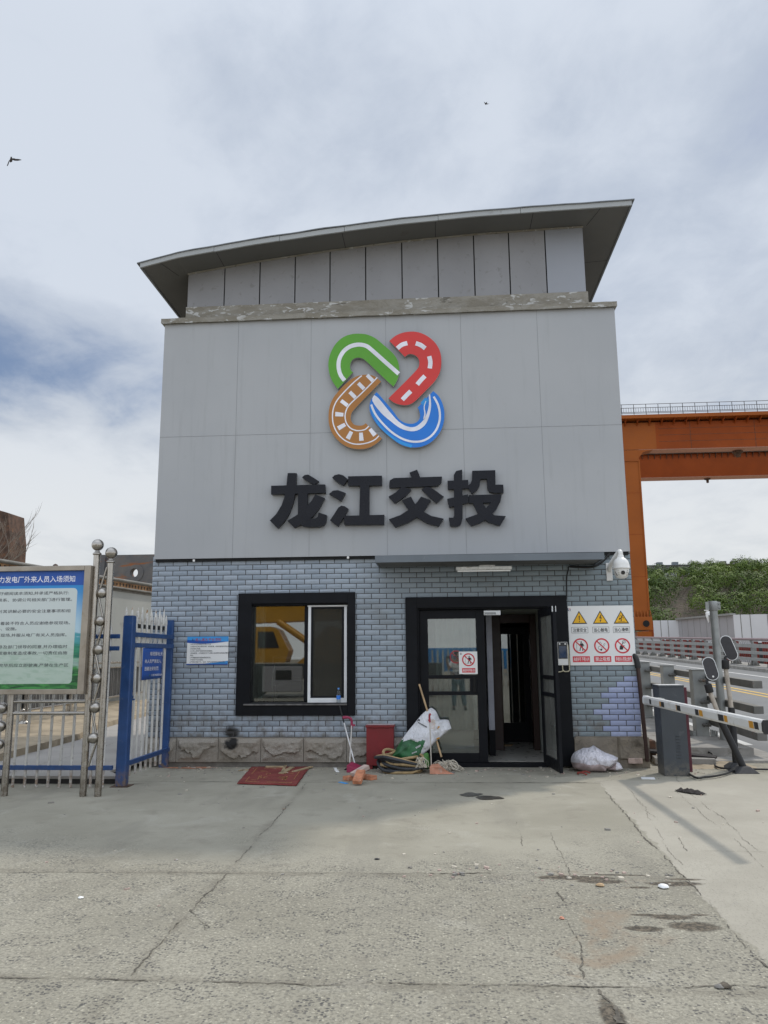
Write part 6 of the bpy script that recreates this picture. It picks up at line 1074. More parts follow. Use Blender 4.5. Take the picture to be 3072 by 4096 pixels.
# bridge railing on the far side of the road
XR = 21.2
o = thing('bridge_railing', 'long grey bridge railing with three rails and mauve top pipe across the road', 'bridge railing', (XR, 30, .9))
y = 22.0; n_post = 0
while y < 125:
    z0 = RZ(y)+.16; mb = MB(); mb.box(XR-.09, XR+.14, y-.10, y+.10, z0, z0+1.16); mb.bar((XR+.02, y, z0+1.16), (XR-.10, y, z0+1.36), .10, .14, (0, 1, 0)) if n_post < 30 else None
    pp = mb.build('post', M['rail_grey'], o, bevel=.01 if n_post < 14 else 0)
    mb = MB(); mb.box(XR-.30, XR+.22, y-.20, y+.20, z0, z0+.035)
    for a in (-.24, .0, .16):
        for c in (-.15, .15): mb.box(XR+a-.025, XR+a+.025, y+c-.025, y+c+.025, z0+.035, z0+.17)
    mb.prism([(XR-.26, y-.02, z0+.035), (XR-.09, y-.02, z0+.035), (XR-.09, y-.02, z0+.28)], (0, .04, 0)); mb.build('foot', M['rail_dark'], pp); y += 2.55; n_post += 1
for h_, w_ in ((1.06, .19), (.70, .15), (.36, .15)): mb = MB(); mb.bar((XR-.14, 18, RZ(18)+.16+h_), (XR-.14, 125, RZ(125)+.16+h_), .10, w_); mb.build('rail', M['rail_grey'], o)
mb = MB(); mb.tube([(XR-.10, 18, RZ(18)+.16+1.40), (XR-.10, 125, RZ(125)+.16+1.40)], .075, 12); mb.build('handrail', M['pipe_mauve'], o, smooth=50)
# red and white balusters on the dam edge behind it
XB = 24.6; o = thing('baluster_fence', 'red and white striped balusters behind the bridge railing', 'fence', (XB, 40, .9)); red, wht = MB(), MB(); y = 24.0; k = 0
while y < 130:
    z0 = RZ(y)-.2
    solid = mnoise.noise(Vector((y*.16, 3, 0))) > .0
    if solid and k % 5 > 2: pass
    elif solid: red.box(XB-.05, XB+.05, y-.07, y+.07, z0, z0+1.55)
    else:
        red.box(XB-.035, XB+.035, y-.035, y+.035, z0+.45, z0+1.25); wht.box(XB-.036, XB+.036, y-.04, y+.04, z0, z0+.449); wht.box(XB-.036, XB+.036, y-.04, y+.04, z0+1.251, z0+1.55)
    y += .33; k += 1
ob = red.build('red_bars', M['bar_red'], o); ob['kind'] = 'stuff'; ob = wht.build('white_bars', M['hoard_w'], o); ob['kind'] = 'stuff'
mb = MB(); mb.bar((XB+.5, 22, RZ(22)+.5), (XB+.5, 130, RZ(130)+.5), .05, 1.5); mb.build('back_plate', M['truck_dark'], o); mb = MB(); mb.bar((XB, 20, RZ(20)+1.38), (XB, 130, RZ(130)+1.38), .10, .08); mb.build('cap_rail', M['hoard_w'], o)
# ================================================================ far: gantry crane, hoarding, hillside
YC = 100.0
def fc(px, py, y=YC): return F(px, py, y)
o = thing('gantry_crane', 'huge orange gantry crane with twin girders towering beyond the road', 'gantry crane', (fc(2568, 2540).x, YC, fc(2568, 2540).z))
lb, rb_ = fc(2536, 2442), fc(2598, 2456); lt, rt_ = fc(2480, 1842), fc(2588, 1842); xr = rb_.x; dp = 3.2
mb = MB(); mb.prism([(lb.x, YC, lb.z), (xr, YC, lb.z), (xr, YC, rt_.z), (lt.x, YC, rt_.z)], (0, dp, 0)); mb.prism([(lb.x, YC, fc(2534, 2470).z), (xr, YC, fc(2534, 2470).z), (xr, YC, lb.z-.001), (lb.x, YC, lb.z-.001)], (0, dp, 0)); mb.prism([(lt.x, YC, rt_.z+.001), (xr, YC, rt_.z+.001), (xr, YC, fc(2606, 1797).z-.02), (lt.x, YC, fc(2606, 1797).z-.02)], (0, dp, 0)); leg = mb.build('leg', M['crane'], o)
mb = MB(); mb.box(xr-.12, xr+.07, YC-.10, YC-.01, lb.z, rt_.z); mb.box(lt.x-.5, xr+.10, YC-.12, YC-.01, rt_.z-.06, rt_.z+.10); mb.build('leg_flange', M['crane'], leg)
b0, b1 = fc(2534, 2468), fc(2610, 2540); mb = MB(); n = 28; hc = fc(2581, 2495); rh = .52
mb.box(b0.x-.3, b1.x, YC-.5, YC+dp+.5, fc(2570, 2521).z, b0.z); bogie = mb.build('bogie', M['crane'], o, bevel=.05); mb = MB(); mb.box(b0.x+.3, b1.x-.2, YC-.4, YC+dp, fc(2570, 2545).z-.8, fc(2570, 2527).z); mb.build('bogie_foot', M['crane'], bogie)
mb = MB(); mb.lathe((hc.x, YC-.505, hc.z), [(.56, 0), (.56, .03)], 32, axis=(0, -1, 0)); mb.build('hole_rim', M['crane'], bogie); mb = MB(); mb.lathe((hc.x, YC-.54, hc.z), [(.46, 0), (.46, .01)], 32, axis=(0, -1, 0)); mb.build('hole', M['black_gap'], bogie)
mb = MB()
for k in range(6): x = b0.x+.1+(b1.x-b0.x-.2)*k/5; mb.prism([(x-.04, YC-.05, b0.z+.9), (x-.04, YC-.45, b0.z), (x-.04, YC-.05, b0.z)], (.08, 0, 0))
mb.build('stiffener', M['crane'], bogie)
q = fc(2625, 2520, YC+9); mb = MB(); mb.box(q.x-1.1, q.x+.45, YC+9, YC+13, q.z-1.6, fc(2625, 2484, YC+9).z); mb.build('rear_bogie', M['crane_red'], o)
XE = 75.0
zt1, zb1 = fc(2606, 1690).z, fc(2606, 1797).z; 
def same_y(px, py, z): d = ray(px, py); return (CAM+d*((z-CAM.z)/d.z)).y
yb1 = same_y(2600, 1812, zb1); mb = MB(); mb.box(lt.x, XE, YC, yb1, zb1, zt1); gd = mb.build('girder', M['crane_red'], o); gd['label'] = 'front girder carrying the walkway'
mb = MB(); mb.box(lt.x, xr+2.6, YC-.02, YC+.0, zb1, zt1); mb.prism([(xr, YC+.03, zb1-.02), (xr+2.4, YC+.03, zb1+.01), (xr+.7, YC+.03, zb1-.35), (xr, YC+.03, zb1-1.2)], (0, yb1-YC-.1, 0)); mb.build('haunch', M['crane'], gd)
for kk in range(3): zz_ = zb1+(zt1-zb1)*(.28+.24*kk); mb = MB(); mb.box(xr+3, XE, YC-.012, YC-.001, zz_-.02, zz_+.02); mb.build('weld_seam', M['rust'], gd)
for kk in range(5): xx_ = xr+7.5+kk*9; mb = MB(); mb.box(xx_-.025, xx_+.025, YC-.014, YC-.001, zb1, zt1); mb.build('weld_seam', M['rust'], gd)
for kk in range(3): zz_ = lb.z+(rt_.z-lb.z)*(.22+.28*kk); mb = MB(); mb.box(lb.x-.4, xr-.02, YC-.014, YC-.001, zz_-.025, zz_+.025); mb.build('weld_seam', M['crane_red'], leg)
mb = MB(); mb.box(lt.x, XE, YC, yb1, zb1-.06, zb1-.01); mb.build('girder_underside', M['pink_under'], gd)  # paler pink sheet paints the light seen on the girder undersides
zf0, zf1 = fc(2606, 1684).z, fc(2606, 1668).z; mb = MB(); mb.box(lt.x-1, XE, YC-1.3, yb1+.8, zf0+.1, zf1); mb.build('walkway', M['crane'], gd)
for k in range(34): x = lt.x+1+k*1.72; mb = MB(); mb.prism([(x-.05, YC-.01, zf0+.1), (x-.05, YC-1.15, zf0+.1), (x-.05, YC-.01, zf0-.75)], (.10, 0, 0)); mb.build('walkway_bracket', M['crane_red'], gd)
zr1 = fc(2606, 1626).z; zr2 = fc(2606, 1640).z; zr3 = fc(2606, 1657).z
mb = MB(); yr = YC-1.2
for k in range(34): x = lt.x+.4+k*1.72; mb.box(x-.035, x+.035, yr-.03, yr+.03, zf1, zr1)
for z in (zr1, zr2, zr3, zf1+.25): mb.box(lt.x, XE, yr-.03, yr+.03, z-.03, z+.03)
x = lt.x
while x < 62: mb.box(x-.02, x+.02, yr-.015, yr+.015, zr3, zr2); x += .345
mb.build('walkway_railing', M['rail_thin'], gd)
# rear girder at the same height, farther back
yr0 = YC+ (yb1-YC)+6; zb2 = zb1
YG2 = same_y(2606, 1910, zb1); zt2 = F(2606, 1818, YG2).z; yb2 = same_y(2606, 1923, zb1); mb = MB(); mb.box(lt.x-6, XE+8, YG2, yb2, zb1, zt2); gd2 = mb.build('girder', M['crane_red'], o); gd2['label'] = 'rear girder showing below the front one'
mb = MB(); mb.box(lt.x-6, XE+8, YG2, yb2, zb1-.06, zb1-.01); mb.build('girder_underside', M['pink_under'], gd2)
mb = MB()
for k in range(60): x = lt.x+2+k*1.0; mb.prism([(x-.03, YG2-.01, zt2), (x-.03, YG2-.5, zt2), (x-.03, YG2-.01, zt2-.9)], (.06, 0, 0))
mb.box(lt.x-6, XE+8, YG2-.5, YG2-.02, zt2-.05, zt2+.12); mb.build('girder_flange', M['rust'], gd2)
q = F(2842, 1914, YG2); mb = MB(); mb.lathe((q.x, YG2+1.5, zb1-.07), [(.5, 0), (.5, -.18), (.22, -.25), (.2, -.7), (.12, -.75)], 12); mb.build('hanging_lamp', M['rust'], gd2); q = fc(2972, 1806); mb = MB(); mb.lathe((q.x, YC+2.0, zb1-.07), [(.7, 0), (.7, -.3), (.4, -.45), (.3, -.9)], 12); mb.build('hanging_lamp', M['rust'], gd)
mb = MB(); mb.box(lt.x-14, lt.x-9, YC+6, YC+12, fc(2568, 2545).z-2, rt_.z); mb.build('leg', M['crane_red'], o)
# hoarding wall in three runs
o = thing('hoarding', 'white and grey panel hoarding beyond the bridge railing', 'hoarding', (fc(2700, 2540, 90).x, 84, 3))
def run(px0, py0, ya_, px1, py1, yb_, mat, seams, cap=False):
    a, c = F(px0, py0, ya_), F(px1, py1, yb_); dv = c-a; nn = Vector((dv.y, -dv.x, 0)).normalized(); mb = MB(); mb.prism([(a.x, a.y, 2.0), (c.x, c.y, 2.0), tuple(c), tuple(a)], tuple(-nn*.25)); ob = mb.build('hoarding_run', mat, o); mb = MB()
    for s_ in seams: p = a+dv*s_; mb.obox((p.x, p.y, (2+p.z)/2)+Vector((0, 0, 0)) if 0 else Vector((p.x, p.y, (2.0+p.z)/2))+nn*.01, dv.normalized()*.035, nn*.012, Vector((0, 0, (p.z-2.0)/2)))
    if cap: mb.bar(a+Vector((0, 0, .06))+nn*.02, c+Vector((0, 0, .06))+nn*.02, .6, .22)
    mb.build('seams', M['rail_dark'] if not cap else M['rail_grey'], ob); return a, c
run(2612, 2482, 96, 2711, 2481, 95, M['hoard_w'], (.30, .60)); run(2711, 2478, 95, 2932, 2459, 78, M['hoard_g'], (.08, .2, .32, .44, .55, .66, .78, .9), True); run(2932, 2459, 78, 3150, 2455, 74, M['hoard_w'], (.14, .32, .64, .9))
q = F(2834, 2453, 84); o2 = thing('small_camera', 'tiny white camera perched above the grey hoarding', 'security camera', (q.x, 84, q.z)); mb = MB(); mb.box(q.x-.35, q.x+.35, 84, 84.4, q.z+.30, q.z+.42); mb.build('hood', M['white'], o2); mb = MB(); mb.lathe((q.x, 84.2, q.z-.5), [(.05, -.6), (.24, .1), (.28, .5), (.2, .75)], 12); mb.build('camera_body', M['white'], o2)
# hillside across the valley
def hz(x, y):
    t = max(0.0, min(1.0, (y-228)/95.0)); ridge = 32.5+.040*(x-100)+3.0*mnoise.noise(Vector((x*.022, 1.1, 0))); t = t*t*(3-2*t)
    return 1.0+ridge*t+2.2*mnoise.noise(Vector((x*.03, y*.03, 4)))*t+.5*mnoise.noise(Vector((x*.12, y*.12, 7)))*t
def gully(x, y):                       # bare slip between the trees
    k = (y-228)/95.0; cx = 100+10*k-0.18*(y-228)*0; 
    q = F(2755-45*min(1, k), 2400, y).x; return abs(x-q+2.5*mnoise.noise(Vector((x*.2, y*.2, 0)))) < 6.8-4.6*max(0, k) and k < .74
mb = MB(); mb.grid(lambda u, v: (20+230*u, 215+150*v, hz(20+230*u, 215+150*v)), 110, 70); struct(mb.build('hillside', M['hill'], smooth=80))
rnd4 = random.Random(21); wv, wf, wt = [], [], []
def crown(c, rx, rz, nleaf, sz):
    tone0 = rnd4.uniform(-.30, .34)
    for _ in range(nleaf):
        u = rnd4.uniform(-.35, 1); a = rnd4.uniform(0, 2*math.pi); s_ = math.sqrt(max(0, 1-u*u)); rr_ = rnd4.uniform(.86, 1.02)
        d = Vector((s_*math.cos(a), s_*math.sin(a), u)); lump = 1+.42*mnoise.noise(d*2.3+Vector(c)*.37); p = Vector((c[0]+d.x*rx*rr_*lump, c[1]+d.y*rx*rr_*lump, c[2]+d.z*rz*rr_*lump)); n_ = (d*2.4+Vector((rnd4.uniform(-.7, .7), rnd4.uniform(-.7, .7), rnd4.uniform(-.4, .8)))).normalized(); t1 = n_.orthogonal().normalized(); t2 = n_.cross(t1); k = sz*rnd4.uniform(.5, 1.2); b_ = len(wv); an = rnd4.uniform(0, 6.28); t1, t2 = t1*math.cos(an)+t2*math.sin(an), t2*math.cos(an)-t1*math.sin(an)
        wv.extend([p-t1*k-t2*k*.3, p+t2*k*.55, p+t1*k+t2*k*.1, p-t2*k*.6]); wf.append((b_, b_+1, b_+2, b_+3)); wt.append(max(0, min(1, .42+tone0+rnd4.uniform(-.2, .2))))
cnt = 0
for row in range(20):
    y = 232+row*5.2
    xl_, xr_ = F(2420, 2400, y).x, F(3120, 2400, y).x; x = xl_
    while x < xr_:
        xx, yy = x+rnd4.uniform(-1.5, 1.5), y+rnd4.uniform(-2, 2)
        if not gully(xx, yy) or (yy > 262 and rnd4.random() < .12):
            r_ = rnd4.uniform(2.8, 6.0)*(1 if yy < 300 else .62); h_ = hz(xx, yy); 
            if (yy-228)/95 < .12 and rnd4.random() < .4: r_ *= .55
            crown((xx, yy, h_+r_*.80), r_, r_*rnd4.uniform(.75, 1.1), 720, .31); cnt += 1
        x += rnd4.uniform(5.5, 8.5)
mb = MB(); mb.v, mb.f, mb.t, mb.m = wv, wf, wt, [0]*len(wf); ob = mb.build('hillside_woodland', M['leaf'], tint=True, fixn=False); ob['kind'] = 'stuff'
# roofs and a white railed terrace along the hill crest
def far_house(name, label, px0, px1, pt, pb, y, mat, roofmat, extra=()):
    a, c = F(px0, pb, y), F(px1, pt, y); o = thing(name, label, 'building', (a.x, y, a.z-3)); mb = MB(); mb.box(a.x, c.x, y, y+10, a.z-4, c.z-.5); mb.build('wall', M[mat], o); mb = MB(); mb.prism([(a.x-1, y-1, c.z-.55), (a.x-1, y+11, c.z-.55), (a.x-1, y+5, c.z+.25)], (c.x-a.x+2, 0, 0)); rf = mb.build('roof', M[roofmat], o)
    for px in extra: q = F(px, pt, y); mb = MB(); mb.box(q.x-1.2, q.x+1.2, y+2, y+4, c.z-.3, c.z+1.1); mb.build('chimney', M[roofmat], rf)
far_house('hilltop_hall', 'long low grey roofed hall on the hill crest behind the crane leg', 2570, 2752, 2255, 2268, 328, 'rail_grey', 'canopy', (2645, 2708)); far_house('hilltop_house', 'long reddish brick house with chimneys on the hill crest', 2870, 3034, 2250, 2262, 326, 'rust_rail', 'rail_dark', (2901, 2946, 3030))
o = thing('terrace_fence', 'white railed terrace fence high on the slope above the bare slip', 'fence', (F(2680, 2300, 300).x, 300, F(2680, 2300, 300).z)); mb = MB(); a, c = F(2662, 2305, 296), F(2705, 2300, 296)
for k in range(9): x = a.x+(c.x-a.x)*k/8; mb.box(x-.08, x+.08, 296, 296.2, a.z-2, a.z+1.2)
for z in (0, .6, 1.2): mb.box(a.x, c.x, 296, 296.15, a.z+z-.06, a.z+z+.06)
mb.build('railing', M['hoard_w'], o)
# ================================================================ things lying and leaning along the front
# red box
a, c = G(1466, 3075), G(1574, 3078); yb0 = (a.y+c.y)/2-.02
zt = F(1520, 2903, yb0).z; o = thing('red_bin', 'tall red steel box with dusty lid standing against the stone base', 'bin', ((a.x+c.x)/2, yb0, 0))
mb = MB(); mb.box(a.x+.004, c.x+.006, yb0, yb0+.26, .05, zt-.03); mb.build('body', M['bin_red'], o, bevel=.005); mb = MB(); mb.box(a.x-.006, c.x+.018, yb0-.014, yb0+.27, zt-.026, zt+.010); mb.add([(a.x, yb0-.010, zt+.0115), (c.x+.012, yb0-.010, zt+.0115), (c.x+.012, yb0+.265, zt+.0115), (a.x, yb0+.265, zt+.0115)], [(0, 1, 2, 3)], 1); mb.build('lid', [M['bin_red'], M['bin_top']], o, bevel=.003)
for x in (a.x+.04, c.x-.08): mb = MB(); mb.box(x, x+.05, yb0+.01, yb0+.06, 0, .049); mb.build('foot', M['bin_red'], o)
for x in (a.x+.10, c.x-.12): mb = MB(); mb.box(x, x+.06, yb0-.018, yb0-.015, zt-.028, zt-.014); mb.build('hinge', M['bin_red'], o)
mb = MB(); mb.lathe((c.x-.02, yb0+.13, .80*zt), [(.018, 0), (.018, .01)], 12, axis=(1, 0, 0)); mb.build('lock', M['cable'], o)
# coil of hose and rope
g0, g1 = G(1500, 3095), G(1712, 3095); cx, cy = (g0.x+g1.x)/2, -.48; o = thing('rope_coil', 'coil of black hose and tan rope heaped below the leaning sack', 'rope coil', (cx, cy, 0)); rr = random.Random(4); rx = (g1.x-g0.x)/2
def loops(n, seed, r, zf):
    mb = MB(); rr = random.Random(seed)
    for i in range(n):
        f = rr.uniform(.70, 1.0); ph = rr.uniform(0, 6.28); tl = rr.uniform(-.10, .10); z0 = zf(i); sx, sy = rr.uniform(-.03, .03), rr.uniform(-.03, .03); pts = []
        for k in range(37):
            an = 2*math.pi*k/36; q = 1+.05*math.sin(3*an+ph)+.03*math.sin(5*an+ph*2); x = cx+sx+(rx-.03)*f*q*math.cos(an); y = cy+sy+.24*f*q*math.sin(an); z = z0+tl*math.cos(an+ph)*.5+.035*math.sin(2*an+ph); pts.append((x, y, max(r, z+.24*(y-cy+.12))))
        mb.tube(pts, r, 7, caps=False)
    return mb
loops(8, 3, .023, lambda i: .03+.020*i).build('black_hose', M['hose_black'], o, smooth=60); loops(9, 9, .021, lambda i: .04+.019*i).build('tan_rope', M['hose_tan'], o, smooth=60)
mb = MB()
for k in range(26):
    s0 = Vector((cx+rx*.72+rr.uniform(-.05, .05), cy-.16+rr.uniform(-.04, .04), .22)); mb.tube([tuple(s0), tuple(s0+Vector((rr.uniform(-.04, .07), rr.uniform(-.06, 0), -.05))), tuple(s0+Vector((rr.uniform(-.05, .10), rr.uniform(-.08, .0), -.13)))], .003, 4)
mb.build('frayed_end', M['mop'], o)
# woven sack leaning on the door frame
def pillow(outline, fn, th, rings, seed, wr, mis=None):
    """closed cushion from a flat outline (2D) placed by fn(x,y,depth)"""
    cxx = sum(p[0] for p in outline)/len(outline); cyy = sum(p[1] for p in outline)/len(outline); n = len(outline); mb = MB()
    for side in (1, -1):
        vs = []; pp = []
        for r in range(rings+1):
            s_ = 1-r/rings
            for x, y in outline:
                X_, Y_ = cxx+(x-cxx)*s_, cyy+(y-cyy)*s_; d = th*math.sqrt(max(0, 1-s_**2.4)); w_ = wr*(mnoise.noise(Vector((X_*6, Y_*6, seed)))+.6*mnoise.noise(Vector((X_*14+Y_*5, Y_*9, seed+2)))+.35*abs(mnoise.noise(Vector((X_*22, Y_*7, seed+8)))))*min(1, (1-s_)*5); vs.append(fn(X_, Y_, side*d+w_)); pp.append((X_, Y_))
        fs = [(r*n+i, r*n+(i+1) % n, (r+1)*n+(i+1) % n, (r+1)*n+i) for r in range(rings) for i in range(n)]; b_ = len(mb.v); mb.v += [Vector(v) for v in vs]
        for f in fs: q = pp[f[0]]; mb.f.append([b_+i for i in f]); mb.m.append(mis(*q) if mis else 0); mb.t.append(.5)
    return mb
def so(px, py): return 1300+px/2.37, 2650+py/2.37
def tz(z): return -.42+.30*max(0, min(1, (z-.15)/.75))        # the sack leans back towards the frame
def smap(px, py): g = F(*so(px, py), -.33); return g.x, g.z
OUT = [(1005, 435), (1045, 462), (1070, 505), (1088, 545), (1125, 547), (1170, 552), (1186, 590), (1198, 630), (1150, 668), (1095, 710), (1040, 760), (995, 812), (950, 850), (905, 888), (880, 915), (820, 915), (740, 912), (690, 900), (635, 890), (665, 840), (700, 775), (740, 715), (780, 660), (830, 600), (880, 540), (920, 495), (960, 462)]
out2 = [smap(*q) for q in smooth_closed(OUT, (0, 7, 18), 3)]
gl = [smap(725, 742), smap(860, 745), smap(965, 722), smap(925, 800), smap(900, 880)]
def green(x, z):
    zz = gl[0][1]+(.012*math.sin(x*30)); a_, b2 = gl[2], gl[4]; xr = a_[0]+(b2[0]-a_[0])*((z-a_[1])/(b2[1]-a_[1])) if z < a_[1] else 9
    return 1 if (z < zz and x < xr) else 0
o = thing('woven_sack', 'white and green woven sack slumped against the left of the door frame', 'sack', (smap(820, 905)[0], -.40, .2)); pillow(out2, lambda x, z, d: (x, tz(z)-d, z), .085, 18, 3.1, .038, green).build('sack_body', [M['sack_w'], M['sack_g']], o, smooth=75)
def marks(mb, pts, y_off): 
    for (px, py, w_, h_, an) in pts: x, z = smap(px, py); ca, sa = math.cos(an), math.sin(an); q = [(-w_, -h_), (w_, -h_), (w_, h_), (-w_, h_)]; mb.add([(x+a*ca-b2*sa, tz(z)-y_off, z+a*sa+b2*ca) for a, b2 in q], [(0, 1, 2, 3)])
mb = MB(); marks(mb, [(875+k*9.5, 565+k*5.2+(0 if k else -10), .006, .009, -.5) for k in range(10)]+[(890, 548, .014, .012, -.5)], .088); mb.build('blue_print', M['sticker_grey'], o)
mb = MB(); marks(mb, [(868+k*9, 800-k*5, .006, .012, .5) for k in range(5)]+[(830+k*8, 850+k*-3, .004, .009, .5) for k in range(6)], .092); mb.build('white_print', M['sack_w'], o)
mb = MB(); marks(mb, [(1078, 612, .014, .010, .5), (1070, 625, .010, .006, 1.2), (1072, 715, .024, .010, .4)], .092); marks(mb, [(1010+k*8, 545+r*13+k*2, .004, .003, -.3) for k in range(5) for r in range(7)], .090); mb.build('amber_print', M['arm_yel'], o)
mb = MB(); o = thing('green_mesh_bag', 'crumpled green mesh bag wedged between the sack and the salmon dustpan', 'bag', (smap(945, 950)[0], -.45, 0)); OUT2 = [(900, 900), (940, 855), (975, 845), (990, 880), (993, 935), (990, 990), (960, 1000), (930, 985), (905, 945)]; pillow([smap(*q) for q in smooth_closed(OUT2, (), 3)], lambda x, z, d: (x, -.46-d, max(.004, z)), .06, 8, 7.3, .02).build('bag_body', M['leaf_bag'], o, smooth=70)
# mop behind the sack
t0, b0 = F(1677, 2737, -.06), G(1766, 3040); b0 = Vector((F(1766, 3028, -.36).x, -.36, F(1766, 3028, -.36).z)); o = thing('mop', 'string mop with wooden handle leaning behind the sack', 'mop', (b0.x, -.36, 0)); mb = MB(); mb.tube([tuple(t0), tuple(b0)], .0145, 10); mb.build('handle', M['wood'], o, smooth=50)
mb = MB(); rr = random.Random(8)
for k in range(120):
    a_ = rr.uniform(0, 6.28); ln = rr.uniform(.06, .24); p0 = Vector((b0.x+.05+rr.uniform(-.03, .05), -.36+rr.uniform(-.04, .04), rr.uniform(.04, .11))); d = Vector((math.cos(a_)*1.05, math.sin(a_)*.6, 0)); pts = [p0, p0+d*ln*.4+Vector((0, 0, rr.uniform(.0, .05))), p0+d*ln*.8+Vector((rr.uniform(-.03, .03), 0, rr.uniform(-.03, .02))), p0+d*ln+Vector((rr.uniform(-.05, .05), rr.uniform(-.04, .04), -.06))]; pts = [Vector((p.x, p.y, max(.006, p.z))) for p in pts]; mb.tube(spline([tuple(p) for p in pts], 2), rr.uniform(.003, .006), 4, caps=False)
mb.build('strings', M['mop'], o)
def dustpan(name, label, hb, ht, yb_, yt_, mat, grip_mat, pan, grip):
    b0, t0 = F(hb[0], hb[1], yb_), F(ht[0], ht[1], yt_); o = thing(name, label, 'dustpan', (b0.x, yb_, 0)); mb = MB(); mb.tube([tuple(b0), tuple(t0)], .0095, 8); mb.build('handle', M['alu_tube'], o, smooth=50); grip(o, t0); pan(o, b0); return o
def grip1(o, t): mb = MB(); mb.tube(spline([tuple(t-Vector((0, 0, .06))), tuple(t+Vector((0, 0, .03))), tuple(t+Vector((-.015, -.005, .075))), tuple(t+Vector((-.06, -.01, .095))), tuple(t+Vector((-.13, -.01, .09)))], 5), [.018]*16+[.022]*5, 10); mb.box(t.x, t.x+.05, t.y-.01, t.y+.01, t.z-.03, t.z-.005); mb.build('grip', M['pink'], o, smooth=60)
def pan1(o, b): 
    mb = MB(); x, y = b.x, b.y; mb.add([(x-.03, y-.14, .0), (x+.20, y-.06, .0), (x+.27, y+.10, .0), (x+.02, y+.06, .0), (x-.03, y-.14, .10), (x+.19, y-.05, .02), (x+.26, y+.10, .02), (x+.02, y+.06, .13)], [(0, 3, 2, 1), (0, 1, 5, 4), (2, 3, 7, 6), (3, 0, 4, 7), (4, 5, 6, 7)]); mb.build('pan', M['pink'], o, bevel=.006)
dustpan('dustpan', 'magenta dustpan on a tall metal handle with hooked magenta grip', (1399, 3050), (1407, 2896), -.42, -.24, 'pink', 'pink', pan1, grip1)
def grip2(o, t): mb = MB(); mb.tube(spline([tuple(t-Vector((0, 0, .05))), tuple(t+Vector((-.004, 0, .03))), tuple(t+Vector((0, -.02, .06))), tuple(t+Vector((.01, -.08, .065)))], 5), .015, 10); mb.box(t.x-.025, t.x-.01, t.y-.01, t.y+.01, t.z-.03, t.z-.01); mb.build('grip', M['logo_dkred'], o, smooth=60)
def pan2(o, b):
    mb = MB(); x, y = b.x, b.y; mb.add([(x-.02, y-.16, .004), (x+.33, y-.14, .004), (x+.25, y+.06, .004), (x-.01, y+.05, .004), (x-.02, y-.15, .10), (x+.13, y-.15, .105), (x+.26, y-.13, .02), (x+.22, y+.05, .02), (x+.10, y+.05, .12), (x-.01, y+.05, .11)], [(0, 3, 2, 1), (0, 1, 6, 5, 4), (3, 9, 8, 7, 2), (0, 4, 9, 3), (4, 5, 8, 9), (5, 6, 7, 8), (1, 2, 7, 6)]); mb.build('pan', M['salmon'], o, bevel=.006)
dustpan('dustpan', 'dusty salmon dustpan with thin metal handle standing in front of the sack', (1725, 3062), (1719, 2875), -.55, -.53, 'salmon', 'pink', pan2, grip2)
# broom leaning on the sill
b0, t0 = F(1420, 3058, -.30), F(1358, 2822, -.085); o = thing('broom', 'broom with white and black handle leaning under the window sill', 'broom', (b0.x, -.30, 0)); mb = MB(); k = t0.lerp(b0, .30); mb.tube([tuple(k), tuple(b0)], .010, 8); mb.build('handle', M['white_tube'], o, smooth=50); mb = MB(); mb.tube([tuple(t0), tuple(k)], .0115, 8); mb.build('handle_grip', M['cable'], o, smooth=50); mb = MB(); mb.add([(b0.x-.03, -.31, .09), (b0.x+.03, -.31, .09), (b0.x+.03, -.27, .09), (b0.x-.03, -.27, .09), (b0.x-.16, -.33, .004), (b0.x+.10, -.33, .004), (b0.x+.10, -.25, .004), (b0.x-.16, -.25, .004)], [(0, 1, 2, 3), (0, 4, 5, 1), (1, 5, 6, 2), (2, 6, 7, 3), (3, 7, 4, 0), (4, 7, 6, 5)]); mb.build('bristles', M['bristle'], o, bevel=.006)
# bottle on the sill
g = F(1354, 2812, -.045); zb = ONZ0-.012; o = thing('water_bottle', 'clear plastic water bottle with blue cap and label on the window sill', 'bottle', (g.x, -.045, zb)); r = .031
mb = MB(); mb.lathe((g.x, -.045, zb), [(.026, 0), (r, .008), (r, .05), (r*.94, .055), (r, .06), (r, .125), (r*.93, .14), (r*.7, .175), (.014, .20), (.0135, .212)], 20); mb.build('bottle_body', M['bottle'], o, smooth=50); mb = MB(); mb.lathe((g.x, -.045, zb+.064), [(r+.0012, 0), (r+.0012, .055)], 20); mb.build('label', M['bottle_lbl'], o, smooth=50); mb = MB(); mb.lathe((g.x, -.045, zb+.208), [(.0155, 0), (.0155, .022)], 16); mb.build('cap', M['cap_blue'], o, smooth=40)
# red mat, batten offcuts, small scraps
q = [G(948, 3138), G(1186, 3146), G(1240, 3070), G(1006, 3070)]; mb = MB(); 
def mfn(u, v): p = (q[0].lerp(q[1], u)).lerp(q[3].lerp(q[2], u), v); e = (.012 if (u in (0, 1) or v in (0, 1)) else 0); j = mnoise.noise(Vector((u*9, v*9, 1)))*e; return (p.x+j-(.12 if v < .12 and u < .08 else 0)*0, p.y+j, .008+.006*mnoise.noise(Vector((u*5, v*5, 3))))
o = thing('door_mat', 'worn red mat with faded gold figures on the concrete below the window', 'mat', (2.2, -.85, 0)); mb.grid(mfn, 22, 22); ob = mb.build('mat_sheet', M['mat_red'], o, smooth=70); so_ = ob.modifiers.new('thickness', 'SOLIDIFY'); so_.thickness = .007; so_.offset = -1
mb = MB(); rr = random.Random(2)
def mp(u, v): p = (q[0].lerp(q[1], u)).lerp(q[3].lerp(q[2], u), v); return Vector((p.x, p.y, .0165))
